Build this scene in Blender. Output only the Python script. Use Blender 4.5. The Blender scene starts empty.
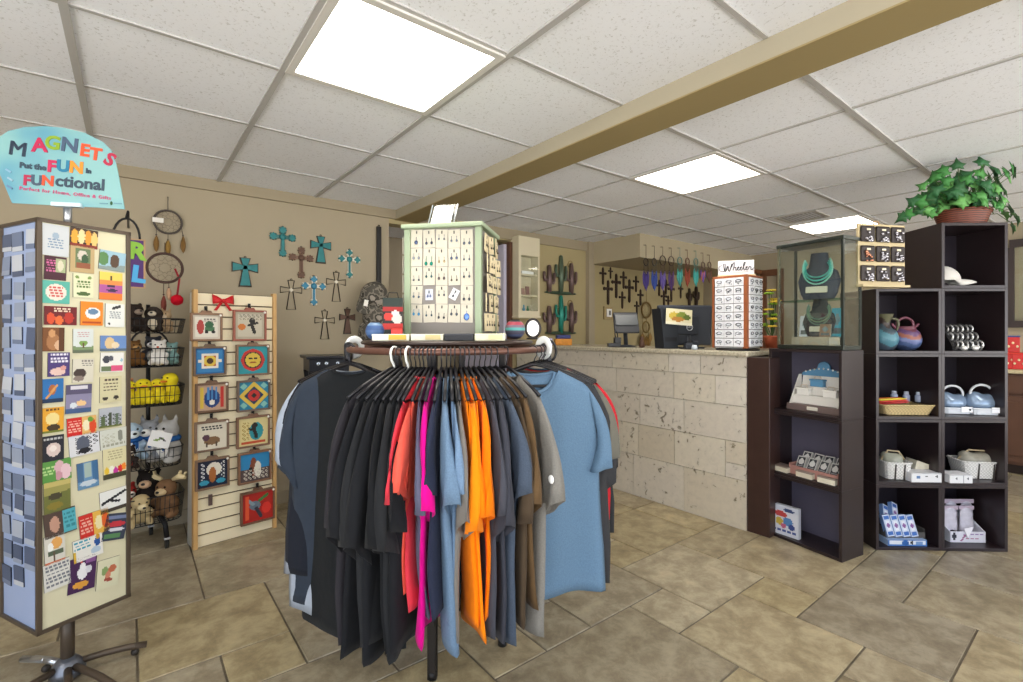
import bpy, bmesh, math, random
from mathutils import Vector, Matrix
PI = math.pi
C = bpy.context.scene.collection
# ------------------------------------------------------------------ camera, world, exposure
FPX, YAW, HOR, EYE = 486.4, math.radians(38.05), 332.7, 1.2      # focal length in pixels of a 1023 x 682 frame, heading, horizon row, eye height
cam = bpy.data.objects.new('camera', bpy.data.cameras.new('camera'))
C.objects.link(cam)
cam.location = (0, 0, EYE)
cam.rotation_euler = (PI / 2, 0, -YAW)
cam.data.sensor_width = 36.0
cam.data.lens = 36.0 * FPX / 1023
cam.data.shift_y = -(341 - HOR) / 1023
cam.data.clip_start = 0.02
sc = bpy.context.scene
sc.camera = cam
sc.view_settings.view_transform = 'Standard'
sc.view_settings.look = 'None'
sc.view_settings.gamma = 1.0
sc.view_settings.use_curve_mapping = False
sc.view_settings.exposure = 0.1
world = bpy.data.worlds.new('daylight')
sc.world = world
world.use_nodes = True
_n = world.node_tree                              # sky above, lower half made brighter to lift the ceiling
_g, _s, _r = _n.nodes.new('ShaderNodeTexCoord'), _n.nodes.new('ShaderNodeSeparateXYZ'), _n.nodes.new('ShaderNodeValToRGB')
_n.links.new(_g.outputs['Generated'], _s.inputs[0]); _n.links.new(_s.outputs['Z'], _r.inputs[0])
_r.color_ramp.elements[0].position = -.0; _r.color_ramp.elements[0].color = (1.0, 0.985, 0.96, 1); _r.color_ramp.elements[1].position = .08; _r.color_ramp.elements[1].color = (0.36, 0.42, 0.50, 1)
_n.links.new(_r.outputs[0], _n.nodes['Background'].inputs[0])
_n.nodes['Background'].inputs[1].default_value = 6.0
LAMP = 13.0          # strength of the ceiling light panels
# ------------------------------------------------------------------ photograph rows and columns to places
FW = Vector((math.sin(YAW), math.cos(YAW), 0)); RT = Vector((math.cos(YAW), -math.sin(YAW), 0))
def W(lat, d, z=0.0): return FW * d + RT * lat + Vector((0, 0, z))
def at(x, y, d): return W((x - 511.5) / FPX * d, d, EYE - (y - HOR) * d / FPX)
def ray(x, y): return at(x, y, 1.0) - Vector((0, 0, EYE))
def onY(x, y, Y): r = ray(x, y); return r * (Y / r.y) + Vector((0, 0, EYE))
def onX(x, y, X): r = ray(x, y); return r * (X / r.x) + Vector((0, 0, EYE))
def onZ(x, y, z): r = ray(x, y); return r * ((z - EYE) / r.z) + Vector((0, 0, EYE))
class Fr:
    """A local frame: x to the right as seen from its front, -y towards the viewer, z up."""
    def __init__(s, loc, rz): s.loc, s.rz = Vector(loc), rz; s.m = Matrix.Translation(s.loc) @ Matrix.Rotation(rz, 4, 'Z'); s.i = s.m.inverted()
    def w(s, x, y, z): return s.m @ Vector((x, y, z))
    def at(s, px, py, yl):                       # local point of the plane y = yl seen at a pixel
        o = s.i @ Vector((0, 0, EYE)); d = s.i.to_3x3() @ ray(px, py)
        return o + d * ((yl - o.y) / d.y)
    def atx(s, px, py, xl):
        o = s.i @ Vector((0, 0, EYE)); d = s.i.to_3x3() @ ray(px, py)
        return o + d * ((xl - o.x) / d.x)
# ------------------------------------------------------------------ materials
def lin(c): c /= 255.0; return c / 12.92 if c <= 0.04045 else ((c + 0.055) / 1.055) ** 2.4
def rgb(h):
    if not isinstance(h, str): return tuple(h[:3])
    h = h.lstrip('#'); return tuple(lin(int(h[i:i + 2], 16)) for i in (0, 2, 4))
MATS = {}
def M(col, rough=0.6, metal=0.0, noise=0.0, scale=20.0, spec=0.4, bump=0.0, key=None):
    k = key or (col, rough, metal, noise, scale, spec, bump)
    if k in MATS: return MATS[k]
    m = bpy.data.materials.new('mat_' + str(len(MATS))); m.use_nodes = True
    nt = m.node_tree; b = nt.nodes['Principled BSDF']; r = rgb(col)
    b.inputs['Roughness'].default_value = rough; b.inputs['Metallic'].default_value = metal
    b.inputs['Specular IOR Level'].default_value = spec
    b.inputs['Base Color'].default_value = (*r, 1)
    if noise or bump:
        tc = nt.nodes.new('ShaderNodeTexCoord'); n = nt.nodes.new('ShaderNodeTexNoise')
        n.inputs['Scale'].default_value = scale; n.inputs['Detail'].default_value = 4
        nt.links.new(tc.outputs['Object'], n.inputs['Vector'])
        if noise:
            mx = nt.nodes.new('ShaderNodeMix'); mx.data_type = 'RGBA'
            mx.inputs[6].default_value = (*[c * (1 - noise) for c in r], 1); mx.inputs[7].default_value = (*[min(1, c * (1 + noise)) for c in r], 1)
            nt.links.new(n.outputs['Fac'], mx.inputs[0]); nt.links.new(mx.outputs[2], b.inputs['Base Color'])
        if bump:
            bp = nt.nodes.new('ShaderNodeBump'); bp.inputs['Strength'].default_value = bump; bp.inputs['Distance'].default_value = 0.01
            nt.links.new(n.outputs['Fac'], bp.inputs['Height']); nt.links.new(bp.outputs[0], b.inputs['Normal'])
    MATS[k] = m; return m
def printed(rough=0.5, key='print', metal=0.0):
    if key in MATS: return MATS[key]
    m = bpy.data.materials.new('mat_' + key); m.use_nodes = True
    nt = m.node_tree; b = nt.nodes['Principled BSDF']; a = nt.nodes.new('ShaderNodeVertexColor'); a.layer_name = 'Col'
    nt.links.new(a.outputs['Color'], b.inputs['Base Color']); b.inputs['Roughness'].default_value = rough; b.inputs['Specular IOR Level'].default_value = 0.35
    b.inputs['Metallic'].default_value = metal
    MATS[key] = m; return m
def emission(col, s, key):
    m = bpy.data.materials.new('mat_' + key); m.use_nodes = True; nt = m.node_tree; b = nt.nodes['Principled BSDF']
    b.inputs['Base Color'].default_value = (*rgb(col), 1); b.inputs['Emission Color'].default_value = (*rgb(col), 1); b.inputs['Emission Strength'].default_value = s
    return m
def glass(col='#fbfdfc', key='glass', alpha=0.14):
    if key in MATS: return MATS[key]
    m = bpy.data.materials.new('mat_' + key); m.use_nodes = True; nt = m.node_tree
    out = nt.nodes['Material Output']; nt.nodes.remove(nt.nodes['Principled BSDF'])
    t = nt.nodes.new('ShaderNodeBsdfTransparent'); t.inputs[0].default_value = (*rgb(col), 1); g = nt.nodes.new('ShaderNodeBsdfGlossy'); g.inputs['Roughness'].default_value = 0.02
    mx = nt.nodes.new('ShaderNodeMixShader'); fr = nt.nodes.new('ShaderNodeLayerWeight'); fr.inputs[0].default_value = .12
    ad = nt.nodes.new('ShaderNodeMath'); ad.operation = 'MULTIPLY_ADD'; ad.inputs[1].default_value = .45; ad.inputs[2].default_value = alpha * 0.12
    nt.links.new(fr.outputs[1], ad.inputs[0]); nt.links.new(ad.outputs[0], mx.inputs[0])
    nt.links.new(t.outputs[0], mx.inputs[1]); nt.links.new(g.outputs[0], mx.inputs[2]); nt.links.new(mx.outputs[0], out.inputs[0])
    MATS[key] = m; return m
# ------------------------------------------------------------------ mesh building
def smooth_prof(pr, n=6):
    out = []; P = [pr[0]] + list(pr) + [pr[-1]]
    for i in range(1, len(P) - 2):
        for k in range(n):
            t = k / n; out.append(tuple(.5 * (2 * b + (c - a) * t + (2 * a - 5 * b + 4 * c - d) * t * t + (3 * b - a - 3 * c + d) * t ** 3) for a, b, c, d in zip(P[i - 1], P[i], P[i + 1], P[i + 2])))
    return out + [pr[-1]]
class MB:
    def __init__(s): s.b = bmesh.new(); s.mi = 0
    def _fin(s, geom_faces, smooth=False):
        for f in geom_faces: f.material_index = s.mi; f.smooth = smooth
    def _xf(s, vs, m):
        for v in vs: v.co = m @ v.co
    def box(s, c, sz, m=None, bev=0.0):
        r = bmesh.ops.create_cube(s.b, size=1); vs = r['verts']
        mm = Matrix.Translation(Vector(c)) @ (m or Matrix()) @ Matrix.Diagonal((*sz, 1))
        s._xf(vs, mm); fs = list({f for v in vs for f in v.link_faces})
        if bev:
            es = list({e for v in vs for e in v.link_edges})
            rr = bmesh.ops.bevel(s.b, geom=es, offset=bev, segments=2, affect='EDGES', profile=0.5)
            fs = list({f for f in rr['faces']} | {f for f in fs if f.is_valid})
        s._fin(fs); return s
    def b2(s, lo, hi, bev=0.0):
        return s.box([(a + b) / 2 for a, b in zip(lo, hi)], [abs(b - a) for a, b in zip(lo, hi)], None, bev)
    def ell(s, c, r, m=None, sub=2):
        if not hasattr(r, '__len__'): r = (r, r, r)
        q = bmesh.ops.create_icosphere(s.b, subdivisions=sub, radius=1); vs = q['verts']
        s._xf(vs, Matrix.Translation(Vector(c)) @ (m or Matrix()) @ Matrix.Diagonal((*r, 1)))
        s._fin({f for v in vs for f in v.link_faces}, True); return s
    def tube(s, pts, r, seg=8, closed=False, cap=True, flat=None):
        pts = [Vector(p) for p in pts]; n = len(pts); rings = []; prev = None
        for i, p in enumerate(pts):
            if closed: t = pts[(i + 1) % n] - pts[i - 1]
            else: t = pts[min(i + 1, n - 1)] - pts[max(i - 1, 0)]
            if t.length < 1e-9: t = Vector((0, 0, 1))
            t.normalize()
            if prev is None:
                u = t.cross(Vector((0, 0, 1)))
                if u.length < 1e-3: u = t.cross(Vector((1, 0, 0)))
            else: u = prev - t * prev.dot(t)
            u.normalize(); prev = u; v = t.cross(u)
            rr = r[i] if hasattr(r, '__len__') else r
            rings.append([s.b.verts.new(p + u * rr * math.cos(2 * PI * k / seg) + v * rr * (flat or 1) * math.sin(2 * PI * k / seg)) for k in range(seg)])
        fs = []
        for i in range(n if closed else n - 1):
            a, b = rings[i], rings[(i + 1) % n]
            for k in range(seg): fs.append(s.b.faces.new((a[k], a[(k + 1) % seg], b[(k + 1) % seg], b[k])))
        s._fin(fs, True)
        if not closed and cap: s._fin([s.b.faces.new(rings[0][::-1]), s.b.faces.new(rings[-1])])
        return s
    def lathe(s, prof, seg=20, c=(0, 0, 0), sx=1.0, sy=1.0, cap=True, m=None):
        rings = []
        mm = Matrix.Translation(Vector(c)) @ (m or Matrix())
        for r, z in prof: rings.append([s.b.verts.new(mm @ Vector((r * sx * math.cos(2 * PI * k / seg), r * sy * math.sin(2 * PI * k / seg), z))) for k in range(seg)])
        fs = []
        for a, b in zip(rings, rings[1:]):
            for k in range(seg): fs.append(s.b.faces.new((a[k], a[(k + 1) % seg], b[(k + 1) % seg], b[k])))
        s._fin(fs, True)
        if cap: s._fin([s.b.faces.new(rings[0][::-1]), s.b.faces.new(rings[-1])])
        return s
    def prism(s, poly, y0, y1, m=None):
        """poly in local x,z ; extruded between y0 (front) and y1."""
        m = m or Matrix()
        a = [s.b.verts.new(m @ Vector((x, y0, z))) for x, z in poly]; b = [s.b.verts.new(m @ Vector((x, y1, z))) for x, z in poly]
        n = len(poly); fs = [s.b.faces.new(a), s.b.faces.new(b[::-1])]
        for i in range(n): fs.append(s.b.faces.new((a[(i + 1) % n], a[i], b[i], b[(i + 1) % n])))
        s._fin(fs); return s
    def face(s, vs, smooth=False):
        f = s.b.faces.new([s.b.verts.new(Vector(v)) for v in vs]); s._fin([f], smooth); return s
    def grid(s, P, smooth=True, closed_u=False):
        """P[i][j] points -> quads"""
        V = [[s.b.verts.new(Vector(p)) for p in row] for row in P]; fs = []
        for i in range(len(V) - 1):
            for j in range(len(V[0]) - 1): fs.append(s.b.faces.new((V[i][j], V[i + 1][j], V[i + 1][j + 1], V[i][j + 1])))
        s._fin(fs, smooth); return V
    def build(s, name, mats, parent=None, loc=None, rot=None, norm=True):
        if norm: bmesh.ops.recalc_face_normals(s.b, faces=s.b.faces)
        me = bpy.data.meshes.new(name); s.b.to_mesh(me); s.b.free()
        for m in (mats if isinstance(mats, (list, tuple)) else [mats]): me.materials.append(m)
        o = bpy.data.objects.new(name, me); C.objects.link(o)
        if parent: o.parent = parent
        if loc is not None: o.location = loc
        if rot is not None: o.rotation_euler = rot
        return o
def Rz(a): return Matrix.Rotation(a, 4, 'Z')
def Rx(a): return Matrix.Rotation(a, 4, 'X')
def Ry(a): return Matrix.Rotation(a, 4, 'Y')
def tag(o, label, cat, group=None):
    o['label'] = label; o['category'] = cat
    if group: o['group'] = group
    return o
def thing(name, label, cat, loc=(0, 0, 0), rz=0.0, group=None):
    o = bpy.data.objects.new(name, None); C.objects.link(o); o.empty_display_size = 0.05
    o.location = loc; o.rotation_euler = (0, 0, rz); return tag(o, label, cat, group)
def struct(o): o['kind'] = 'structure'; return o
def copy_tree(o, parent=None):
    c = o.copy(); C.objects.link(c)
    if parent: c.parent = parent
    for ch in o.children: copy_tree(ch, c)
    return c
def text(name, s, size, mat, parent, loc, rot=(PI / 2, 0, 0), depth=0.0012, off=0.0, shear=0.0, align='CENTER', space=1.0):
    cu = bpy.data.curves.new(name, 'FONT'); cu.body = s; cu.size = size; cu.extrude = depth; cu.offset = off; cu.shear = shear
    cu.align_x = align; cu.align_y = 'CENTER'; cu.resolution_u = 3; cu.space_character = space
    t = bpy.data.objects.new(name, cu); C.objects.link(t)
    dg = bpy.context.evaluated_depsgraph_get(); me = bpy.data.meshes.new_from_object(t.evaluated_get(dg)); bpy.data.objects.remove(t); bpy.data.curves.remove(cu)
    me.materials.clear(); me.materials.append(mat)
    o = bpy.data.objects.new(name, me); C.objects.link(o); o.parent = parent; o.location = loc; o.rotation_euler = rot
    return o
def blob(parts, voxel):
    """ellipsoids (c, r[, matrix]) melted into one continuous mesh"""
    b = MB()
    for p in parts: b.ell(p[0], p[1], p[2] if len(p) > 2 else None, 2)
    me = bpy.data.meshes.new('tmp'); b.b.to_mesh(me); b.b.free()
    o = bpy.data.objects.new('tmp', me); C.objects.link(o)
    rm = o.modifiers.new('r', 'REMESH'); rm.mode = 'VOXEL'; rm.voxel_size = voxel
    sm = o.modifiers.new('s', 'SMOOTH'); sm.factor = 0.5; sm.iterations = 3
    dg = bpy.context.evaluated_depsgraph_get(); out = bpy.data.meshes.new_from_object(o.evaluated_get(dg)); bpy.data.objects.remove(o)
    for p in out.polygons: p.use_smooth = True
    return out
def meshobj(name, me, mat, parent=None, loc=None, rot=None):
    me.materials.clear(); me.materials.append(mat)
    o = bpy.data.objects.new(name, me); C.objects.link(o)
    if parent: o.parent = parent
    if loc is not None: o.location = loc
    if rot is not None: o.rotation_euler = rot
    return o
# ------------------------------------------------------------------ printed pictures: a grid of coloured cells on the front of a thin card
def paint(n, m, ops, bg):
    px = [[rgb(bg)] * n for _ in range(m)]
    for op in ops:
        k = op[0]; col = rgb(op[-1])
        for j in range(m):
            for i in range(n):
                x, y = (i + .5) / n, (j + .5) / m; hit = False
                if k == 'r': hit = op[1] <= x < op[3] and op[2] <= y < op[4]
                elif k == 'e': hit = ((x - op[1]) / op[3]) ** 2 + ((y - op[2]) / op[4]) ** 2 <= 1
                elif k == 'o': q = ((x - op[1]) / op[3]) ** 2 + ((y - op[2]) / op[4]) ** 2; hit = op[5] ** 2 <= q <= 1
                elif k == 'd': hit = abs(x - op[1]) / op[3] + abs(y - op[2]) / op[4] <= 1
                elif k == 't': hit = op[2] <= y <= op[4] and abs(x - op[1]) <= op[3] * (y - op[2]) / max(1e-6, op[4] - op[2])
                elif k == 'l':
                    dx, dy = op[3] - op[1], op[4] - op[2]; L = dx * dx + dy * dy; q = max(0, min(1, ((x - op[1]) * dx + (y - op[2]) * dy) / L))
                    hit = math.hypot(x - op[1] - q * dx, y - op[2] - q * dy) <= op[5]
                elif k == 's':   # rows of small marks, like unreadable print
                    if op[1] <= x < op[3] and op[2] <= y < op[4]:
                        rows = op[5]; r = (y - op[2]) / (op[4] - op[2]) * rows
                        hit = (r % 1) < 0.55 and ((i * 7 + int(r) * 5) % 4 != 0)
                elif k == 'w': hit = op[1] <= x < op[3] and op[2] <= y < op[4] and ((i * 13 + j * 7 + i * j) % 5) < 2
                elif k == 'f': hit = math.sin(x * op[3] + op[1]) * 0.5 * op[4] + op[2] < y   # wavy horizon, filled below
                if hit: px[j][i] = col
    return px
def card(name, w, h, t, ops, bg, n=16, m=16, edge='#d8d4c8', parent=None, mat=None, poly_top=None):
    """thin card standing in x,z with its print facing -y, back at y=0"""
    px = paint(n, m, ops, bg); b = bmesh.new(); cl = b.loops.layers.float_color.new('Col'); e = (*rgb(edge), 1)
    V = [[b.verts.new((-w / 2 + w * i / n, -t, h / 2 - h * j / m)) for i in range(n + 1)] for j in range(m + 1)]
    for j in range(m):
        for i in range(n):
            f = b.faces.new((V[j][i], V[j + 1][i], V[j + 1][i + 1], V[j][i + 1]))
            for l in f.loops: l[cl] = (*[v * .8 for v in px[j][i]], 1)
    bk = [b.verts.new((x, 0, z)) for x, z in ((-w / 2, h / 2), (w / 2, h / 2), (w / 2, -h / 2), (-w / 2, -h / 2))]
    fs = [b.faces.new(bk)]
    loop = [V[0][i] for i in range(n + 1)], [V[j][n] for j in range(m + 1)], [V[m][n - i] for i in range(n + 1)], [V[m - j][0] for j in range(m + 1)]
    for k in range(4): fs.append(b.faces.new([bk[k]] + loop[k] + [bk[(k + 1) % 4]]))
    for f in fs:
        for l in f.loops: l[cl] = e
    bmesh.ops.recalc_face_normals(b, faces=b.faces)
    me = bpy.data.meshes.new(name); b.to_mesh(me); b.free(); me.materials.append(mat or printed())
    o = bpy.data.objects.new(name, me); C.objects.link(o)
    if parent: o.parent = parent
    return o
# ================================================================== THE SETTING
WY, WX, CZ = 3.70, 6.30, 2.194        # back wall, right wall, ceiling
def wallmat(col, key):
    return M(col, 0.85, 0, 0.05, 3.0, 0.2, 0.04, key=key)
WALL = wallmat('#a69a83', 'wall')
BAND = wallmat('#9d917a', 'band')
BEAMC = wallmat('#a99d84', 'beam'); 
# ceiling
def ceiling_mat():
    m = bpy.data.materials.new('mat_ceiling'); m.use_nodes = True; nt = m.node_tree; b = nt.nodes['Principled BSDF']
    tc = nt.nodes.new('ShaderNodeTexCoord'); v = nt.nodes.new('ShaderNodeTexNoise'); v.inputs['Scale'].default_value = 95; v.inputs['Detail'].default_value = 3; v.inputs['Roughness'].default_value = 0.65
    nt.links.new(tc.outputs['Object'], v.inputs['Vector'])
    cr = nt.nodes.new('ShaderNodeValToRGB'); cr.color_ramp.elements[0].position = 0.33; cr.color_ramp.elements[0].color = (*rgb('#d3d4d6'), 1); cr.color_ramp.elements[1].position = 0.41; cr.color_ramp.elements[1].color = (*rgb('#f3f5fa'), 1)
    nt.links.new(v.outputs['Fac'], cr.inputs[0]); nt.links.new(cr.outputs[0], b.inputs['Base Color']); b.inputs['Roughness'].default_value = 0.9; b.inputs['Specular IOR Level'].default_value = 0.1
    return m
X0, Y0 = -2.6, -2.6
o = struct(MB().b2((X0, Y0, CZ), (WX + .1, 4.9, CZ + .06)).build('ceiling', ceiling_mat()))
g = MB()
for i in range(-4, 3):
    x = -0.16 + .61 * i
    if X0 < x < 1.66: g.b2((x - .012, Y0, CZ - .009), (x + .012, WY - .03, CZ + .004))
for j in range(-6, 4):
    y = 1.37 + .61 * j
    if y > Y0: g.b2((X0, y - .008, CZ - .006), (1.68, y + .008, CZ + .004)); 
for i in range(-1, 7):
    x = 2.506 + .61 * i
    if 1.8 < x < WX: g.b2((x - .008, Y0, CZ - .006), (x + .008, WY - .03, CZ + .004))
for j in range(-6, 4):
    y = 1.385 + .61 * j
    if y > Y0: g.b2((1.89, y - .012, CZ - .009), (WX, y + .012, CZ + .004))
struct(g.build('trim_1', M('#b4b2af', 0.5)))
# dropped beam
struct(MB().b2((1.69, Y0, 2.121), (1.89, WY + .02, CZ + .01)).build('trim_2', wallmat('#aaa18c', 'beam1')))
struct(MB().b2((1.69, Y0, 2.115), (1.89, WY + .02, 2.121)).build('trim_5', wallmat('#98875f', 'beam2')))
# walls
b = MB().b2((X0, WY, 0), (1.64, WY + .12, CZ)).build('wall_back', WALL); struct(b)
WALL_WARMLIT = wallmat('#ab9d76', 'wall_warmlit')  # same wall paint, yellowed for the fluorescent light at the back
b = MB().b2((2.885, WY, 0), (WX + .1, WY + .12, CZ)); b.b2((1.64, WY, 2.085), (2.885, WY + .12, CZ)); struct(b.build('wall_rear', WALL_WARMLIT))
struct(MB().b2((1.5, 4.75, 0), (3.6, 4.85, CZ)).build('wall_hall', WALL))
struct(MB().b2((1.5, WY + .12, 0), (1.6, 4.75, CZ)).build('wall_lightstop', WALL))  # unseen side wall added to keep outside light from leaking into the hall
struct(MB().b2((3.05, WY + .12, 0), (3.15, 4.75, CZ)).build('wall_passage', WALL))
b = MB(); b.b2((X0, WY - .022, 2.122), (1.69, WY, CZ)); b.b2((1.89, WY - .022, 2.095), (4.0, WY, CZ)); struct(b.build('trim_3', BAND))
struct(MB().b2((X0, WY - .016, 0), (1.64, WY, .085)).build('baseboard_back', M('#9d917a', .6)))
struct(MB().b2((3.15, WY - .016, 0), (WX, WY, .085)).build('baseboard_rear', M('#9d917a', .6)))
struct(MB().b2((WX, Y0, 0), (WX + .1, WY, CZ)).build('wall_right', WALL))
struct(MB().b2((WX - .016, 1.6, 0), (WX, 3.0, .085)).build('baseboard_right', M('#9d917a', .6)))
struct(MB().b2((X0 - .1, 1.2, 0), (X0, WY, CZ)).build('wall_left', WALL))
# shop front behind the camera: piers and a header, open to the daylight between
b = MB(); b.b2((X0, Y0 - .1, 1.98), (WX, Y0, CZ)); b.b2((X0, Y0 - .1, 0), (WX, Y0, .35))
for x in (X0 + .05, 0.6, 3.4, WX - .1): b.b2((x - .07, Y0 - .1, .35), (x + .07, Y0, 1.98))
struct(b.build('wall_front', WALL))
# bulkhead over the back corner
b = MB(); b.b2((4.0, 3.03, 1.955), (WX, WY, CZ)); struct(b.build('wall_bulkhead', wallmat('#b0a48a', 'bulk')))
b = MB(); b.b2((3.93, WY - .05, 0), (4.02, WY, CZ)); struct(b.build('trim_4', WALL))
# door in the passage: brown frame and pale leaf
b = MB(); b.b2((2.85, WY - .03, 0), (2.885, WY + .14, 2.07)); struct(b.build('door_1', M('#5a3a28', .5, 0, .15, 30)))
b = MB(); b.b2((2.815, WY + .02, 0.0), (2.85, WY + .80, 2.05)); lf = b.build('door_2', M('#c4c0d2', .5)); struct(lf)
h = MB(); h.tube([(2.815, WY + .72, 1.0), (2.765, WY + .72, 1.0), (2.765, WY + .62, 1.0)], .009).build('door_handle', M('#8a8680', .3, 1), lf)
# floor
def floor_mat():
    m = bpy.data.materials.new('mat_floor'); m.use_nodes = True; nt = m.node_tree; b = nt.nodes['Principled BSDF']
    a = nt.nodes.new('ShaderNodeVertexColor'); a.layer_name = 'Col'
    tc = nt.nodes.new('ShaderNodeTexCoord'); n = nt.nodes.new('ShaderNodeTexNoise'); n.inputs['Scale'].default_value = 9; n.inputs['Detail'].default_value = 10; n.inputs['Roughness'].default_value = .72; n.inputs['Distortion'].default_value = .25
    ad = nt.nodes.new('ShaderNodeVectorMath'); sp = nt.nodes.new('ShaderNodeVectorMath'); sp.operation = 'SCALE'; sp.inputs[3].default_value = 40
    nt.links.new(a.outputs['Color'], sp.inputs[0]); nt.links.new(tc.outputs['Object'], ad.inputs[0]); nt.links.new(sp.outputs[0], ad.inputs[1]); nt.links.new(ad.outputs[0], n.inputs['Vector'])
    cr = nt.nodes.new('ShaderNodeValToRGB'); e = cr.color_ramp.elements
    e[0].position = .30; e[0].color = (.50, .47, .43, 1); e[1].position = .72; e[1].color = (1.32, 1.29, 1.22, 1)
    k = cr.color_ramp.elements.new(.47); k.color = (.80, .77, .72, 1); k = cr.color_ramp.elements.new(.56); k.color = (1.02, 1.02, 1.0, 1)
    nt.links.new(n.outputs['Fac'], cr.inputs[0])
    mx = nt.nodes.new('ShaderNodeMix'); mx.data_type = 'RGBA'; mx.blend_type = 'MULTIPLY'; mx.inputs[0].default_value = 1
    nt.links.new(a.outputs['Color'], mx.inputs[6]); nt.links.new(cr.outputs[0], mx.inputs[7]); nt.links.new(mx.outputs[2], b.inputs['Base Color'])
    b.inputs['Roughness'].default_value = .33; b.inputs['Specular IOR Level'].default_value = .5
    bp = nt.nodes.new('ShaderNodeBump'); bp.inputs['Strength'].default_value = .25; bp.inputs['Distance'].default_value = .006; nt.links.new(n.outputs['Fac'], bp.inputs['Height']); nt.links.new(bp.outputs[0], b.inputs['Normal'])
    return m
def build_floor():
    U, ox, oy = .2437, 1.2375, 1.3625
    u0, u1, v0, v1 = -16, 21, -17, 15
    fixed = [(2,-1,1,1),(-1,-2,3,2),(2,-3,2,2),(3,-1,2,2),(1,0,2,2),(0,0,1,1),(3,1,1,1),(4,1,2,2),(5,0,2,1),(4,-2,1,1),(5,-2,3,2),(4,-4,2,2),(6,-3,3,1),(6,-5,2,2),(-5,3,2,2),(-4,5,3,2),(-6,5,2,3),(-3,2,3,3),
             (-1,1,2,2),(1,2,2,2),(0,3,1,1),(3,2,1,1),(1,-4,1,2),(-1,-4,2,2),(8,-5,2,2),(8,-2,3,2),(9,-3,2,1),(-7,3,2,2),(-5,2,1,1),(-4,1,2,1) ]
    occ = {}; tiles = []
    def put(t):
        cells = [(t[0] + i, t[1] + j) for i in range(t[2]) for j in range(t[3])]
        if any(c in occ or not (u0 <= c[0] < u1 and v0 <= c[1] < v1) for c in cells): return False
        for c in cells: occ[c] = 1
        tiles.append(t); return True
    for t in fixed: put(t)
    rnd = random.Random(5)
    for v in range(v0, v1):
        for u in range(u0, u1):
            if (u, v) in occ: continue
            opts = [(3,2),(2,2),(2,2),(2,3)]; rnd.shuffle(opts)
            for w, h in opts + [(2,1),(1,2),(1,1)]:
                if put((u, v, w, h)): break
    b = bmesh.new(); cl = b.loops.layers.float_color.new('Col')
    def quad(pts, col):
        f = b.faces.new([b.verts.new(p) for p in pts])
        for l in f.loops: l[cl] = (*col, 1)
    gr = rgb('#655d50'); x0, x1, y0, y1 = ox + u0 * U, ox + u1 * U, oy + v0 * U, oy + v1 * U
    quad([(x0, y0, -.004), (x1, y0, -.004), (x1, y1, -.004), (x0, y1, -.004)], gr)
    quad([(x0, y0, -.05), (x0, y1, -.05), (x1, y1, -.05), (x1, y0, -.05)], gr)
    q = .0035
    for u, v, w, h in tiles:
        k = rnd.choice(['#a3967b', '#9a8f79', '#a69b84', '#968c7a', '#a69878', '#9a907c']); c = rgb(k); f = rnd.uniform(.92, 1.06); c = tuple(min(1, a * f) for a in c)
        xa, xb, ya, yb = ox + u * U + q, ox + (u + w) * U - q, oy + v * U + q, oy + (v + h) * U - q
        top = [(xa + .002, ya + .002, 0), (xb - .002, ya + .002, 0), (xb - .002, yb - .002, 0), (xa + .002, yb - .002, 0)]; bot = [(xa, ya, -.004), (xb, ya, -.004), (xb, yb, -.004), (xa, yb, -.004)]
        quad(top, c)
        for i in range(4): j = (i + 1) % 4; quad([bot[i], bot[j], top[j], top[i]], c)
    me = bpy.data.meshes.new('floor'); b.to_mesh(me); b.free(); me.materials.append(floor_mat())
    o = bpy.data.objects.new('floor', me); C.objects.link(o); struct(o)
build_floor()
# ------------------------------------------------------------------ ceiling lights (plus unseen ones added around the camera to even out the light)
EMIT = emission('#fff8ee', LAMP, 'lamp')
FRM = M('#d5d2cc', .5)
def light(cx, cy, label):
    t = thing('ceiling_light', label, 'ceiling light', (cx, cy, CZ - .014), 0, 'square recessed ceiling lights')
    f = MB(); a, w = .297, .028
    for s in (-1, 1): f.b2((s * a - w / 2 * (1 + s), -a, 0), (s * a + w / 2 * (1 - s), a, .012)); f.b2((-a + w, s * a - w / 2 * (1 + s), 0), (a - w, s * a + w / 2 * (1 - s), .012))
    f.build('light_frame', FRM, t)
    MB().b2((-a + w, -a + w, .004), (a - w, a - w, .012)).build('diffuser', EMIT, t)
light(.755, 1.675, 'large square ceiling light nearest the magnet spinner, left of the beam')
light(2.80, 1.69, 'square ceiling light over the middle of the stone counter')
light(5.07, 1.69, 'small distant square ceiling light above the glass jewelry case')
for x, y in ((.755, -.77), (2.80, -.77), (-1.7, 1.0), (-1.7, -1.4), (5.07, -.77)): light(x, y, 'unseen square ceiling light added behind the camera to even out the light')
# air vent
t = thing('ceiling_vent', 'grey slatted air vent in the ceiling beside the far light panel', 'air vent', (4.51, 1.74, CZ - .012))
f = MB()
for s in (-1, 1): f.b2((s * .15 - .012, -.15, 0), (s * .15 + .012, .15, .012)); f.b2((-.15, s * .15 - .012, 0), (.15, s * .15 + .012, .012))
f.build('vent_frame', M('#b3aea6', .5), t)
f = MB()
for k in range(9): f.box((0, -.12 + .03 * k, .006), (.28, .014, .003), Rx(.6))
f.build('louver', M('#8f8a84', .5), t)
MB().b2((-.14, -.14, .0125), (.14, .14, .014)).build('duct', M('#3a3836', .9), t)
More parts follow.
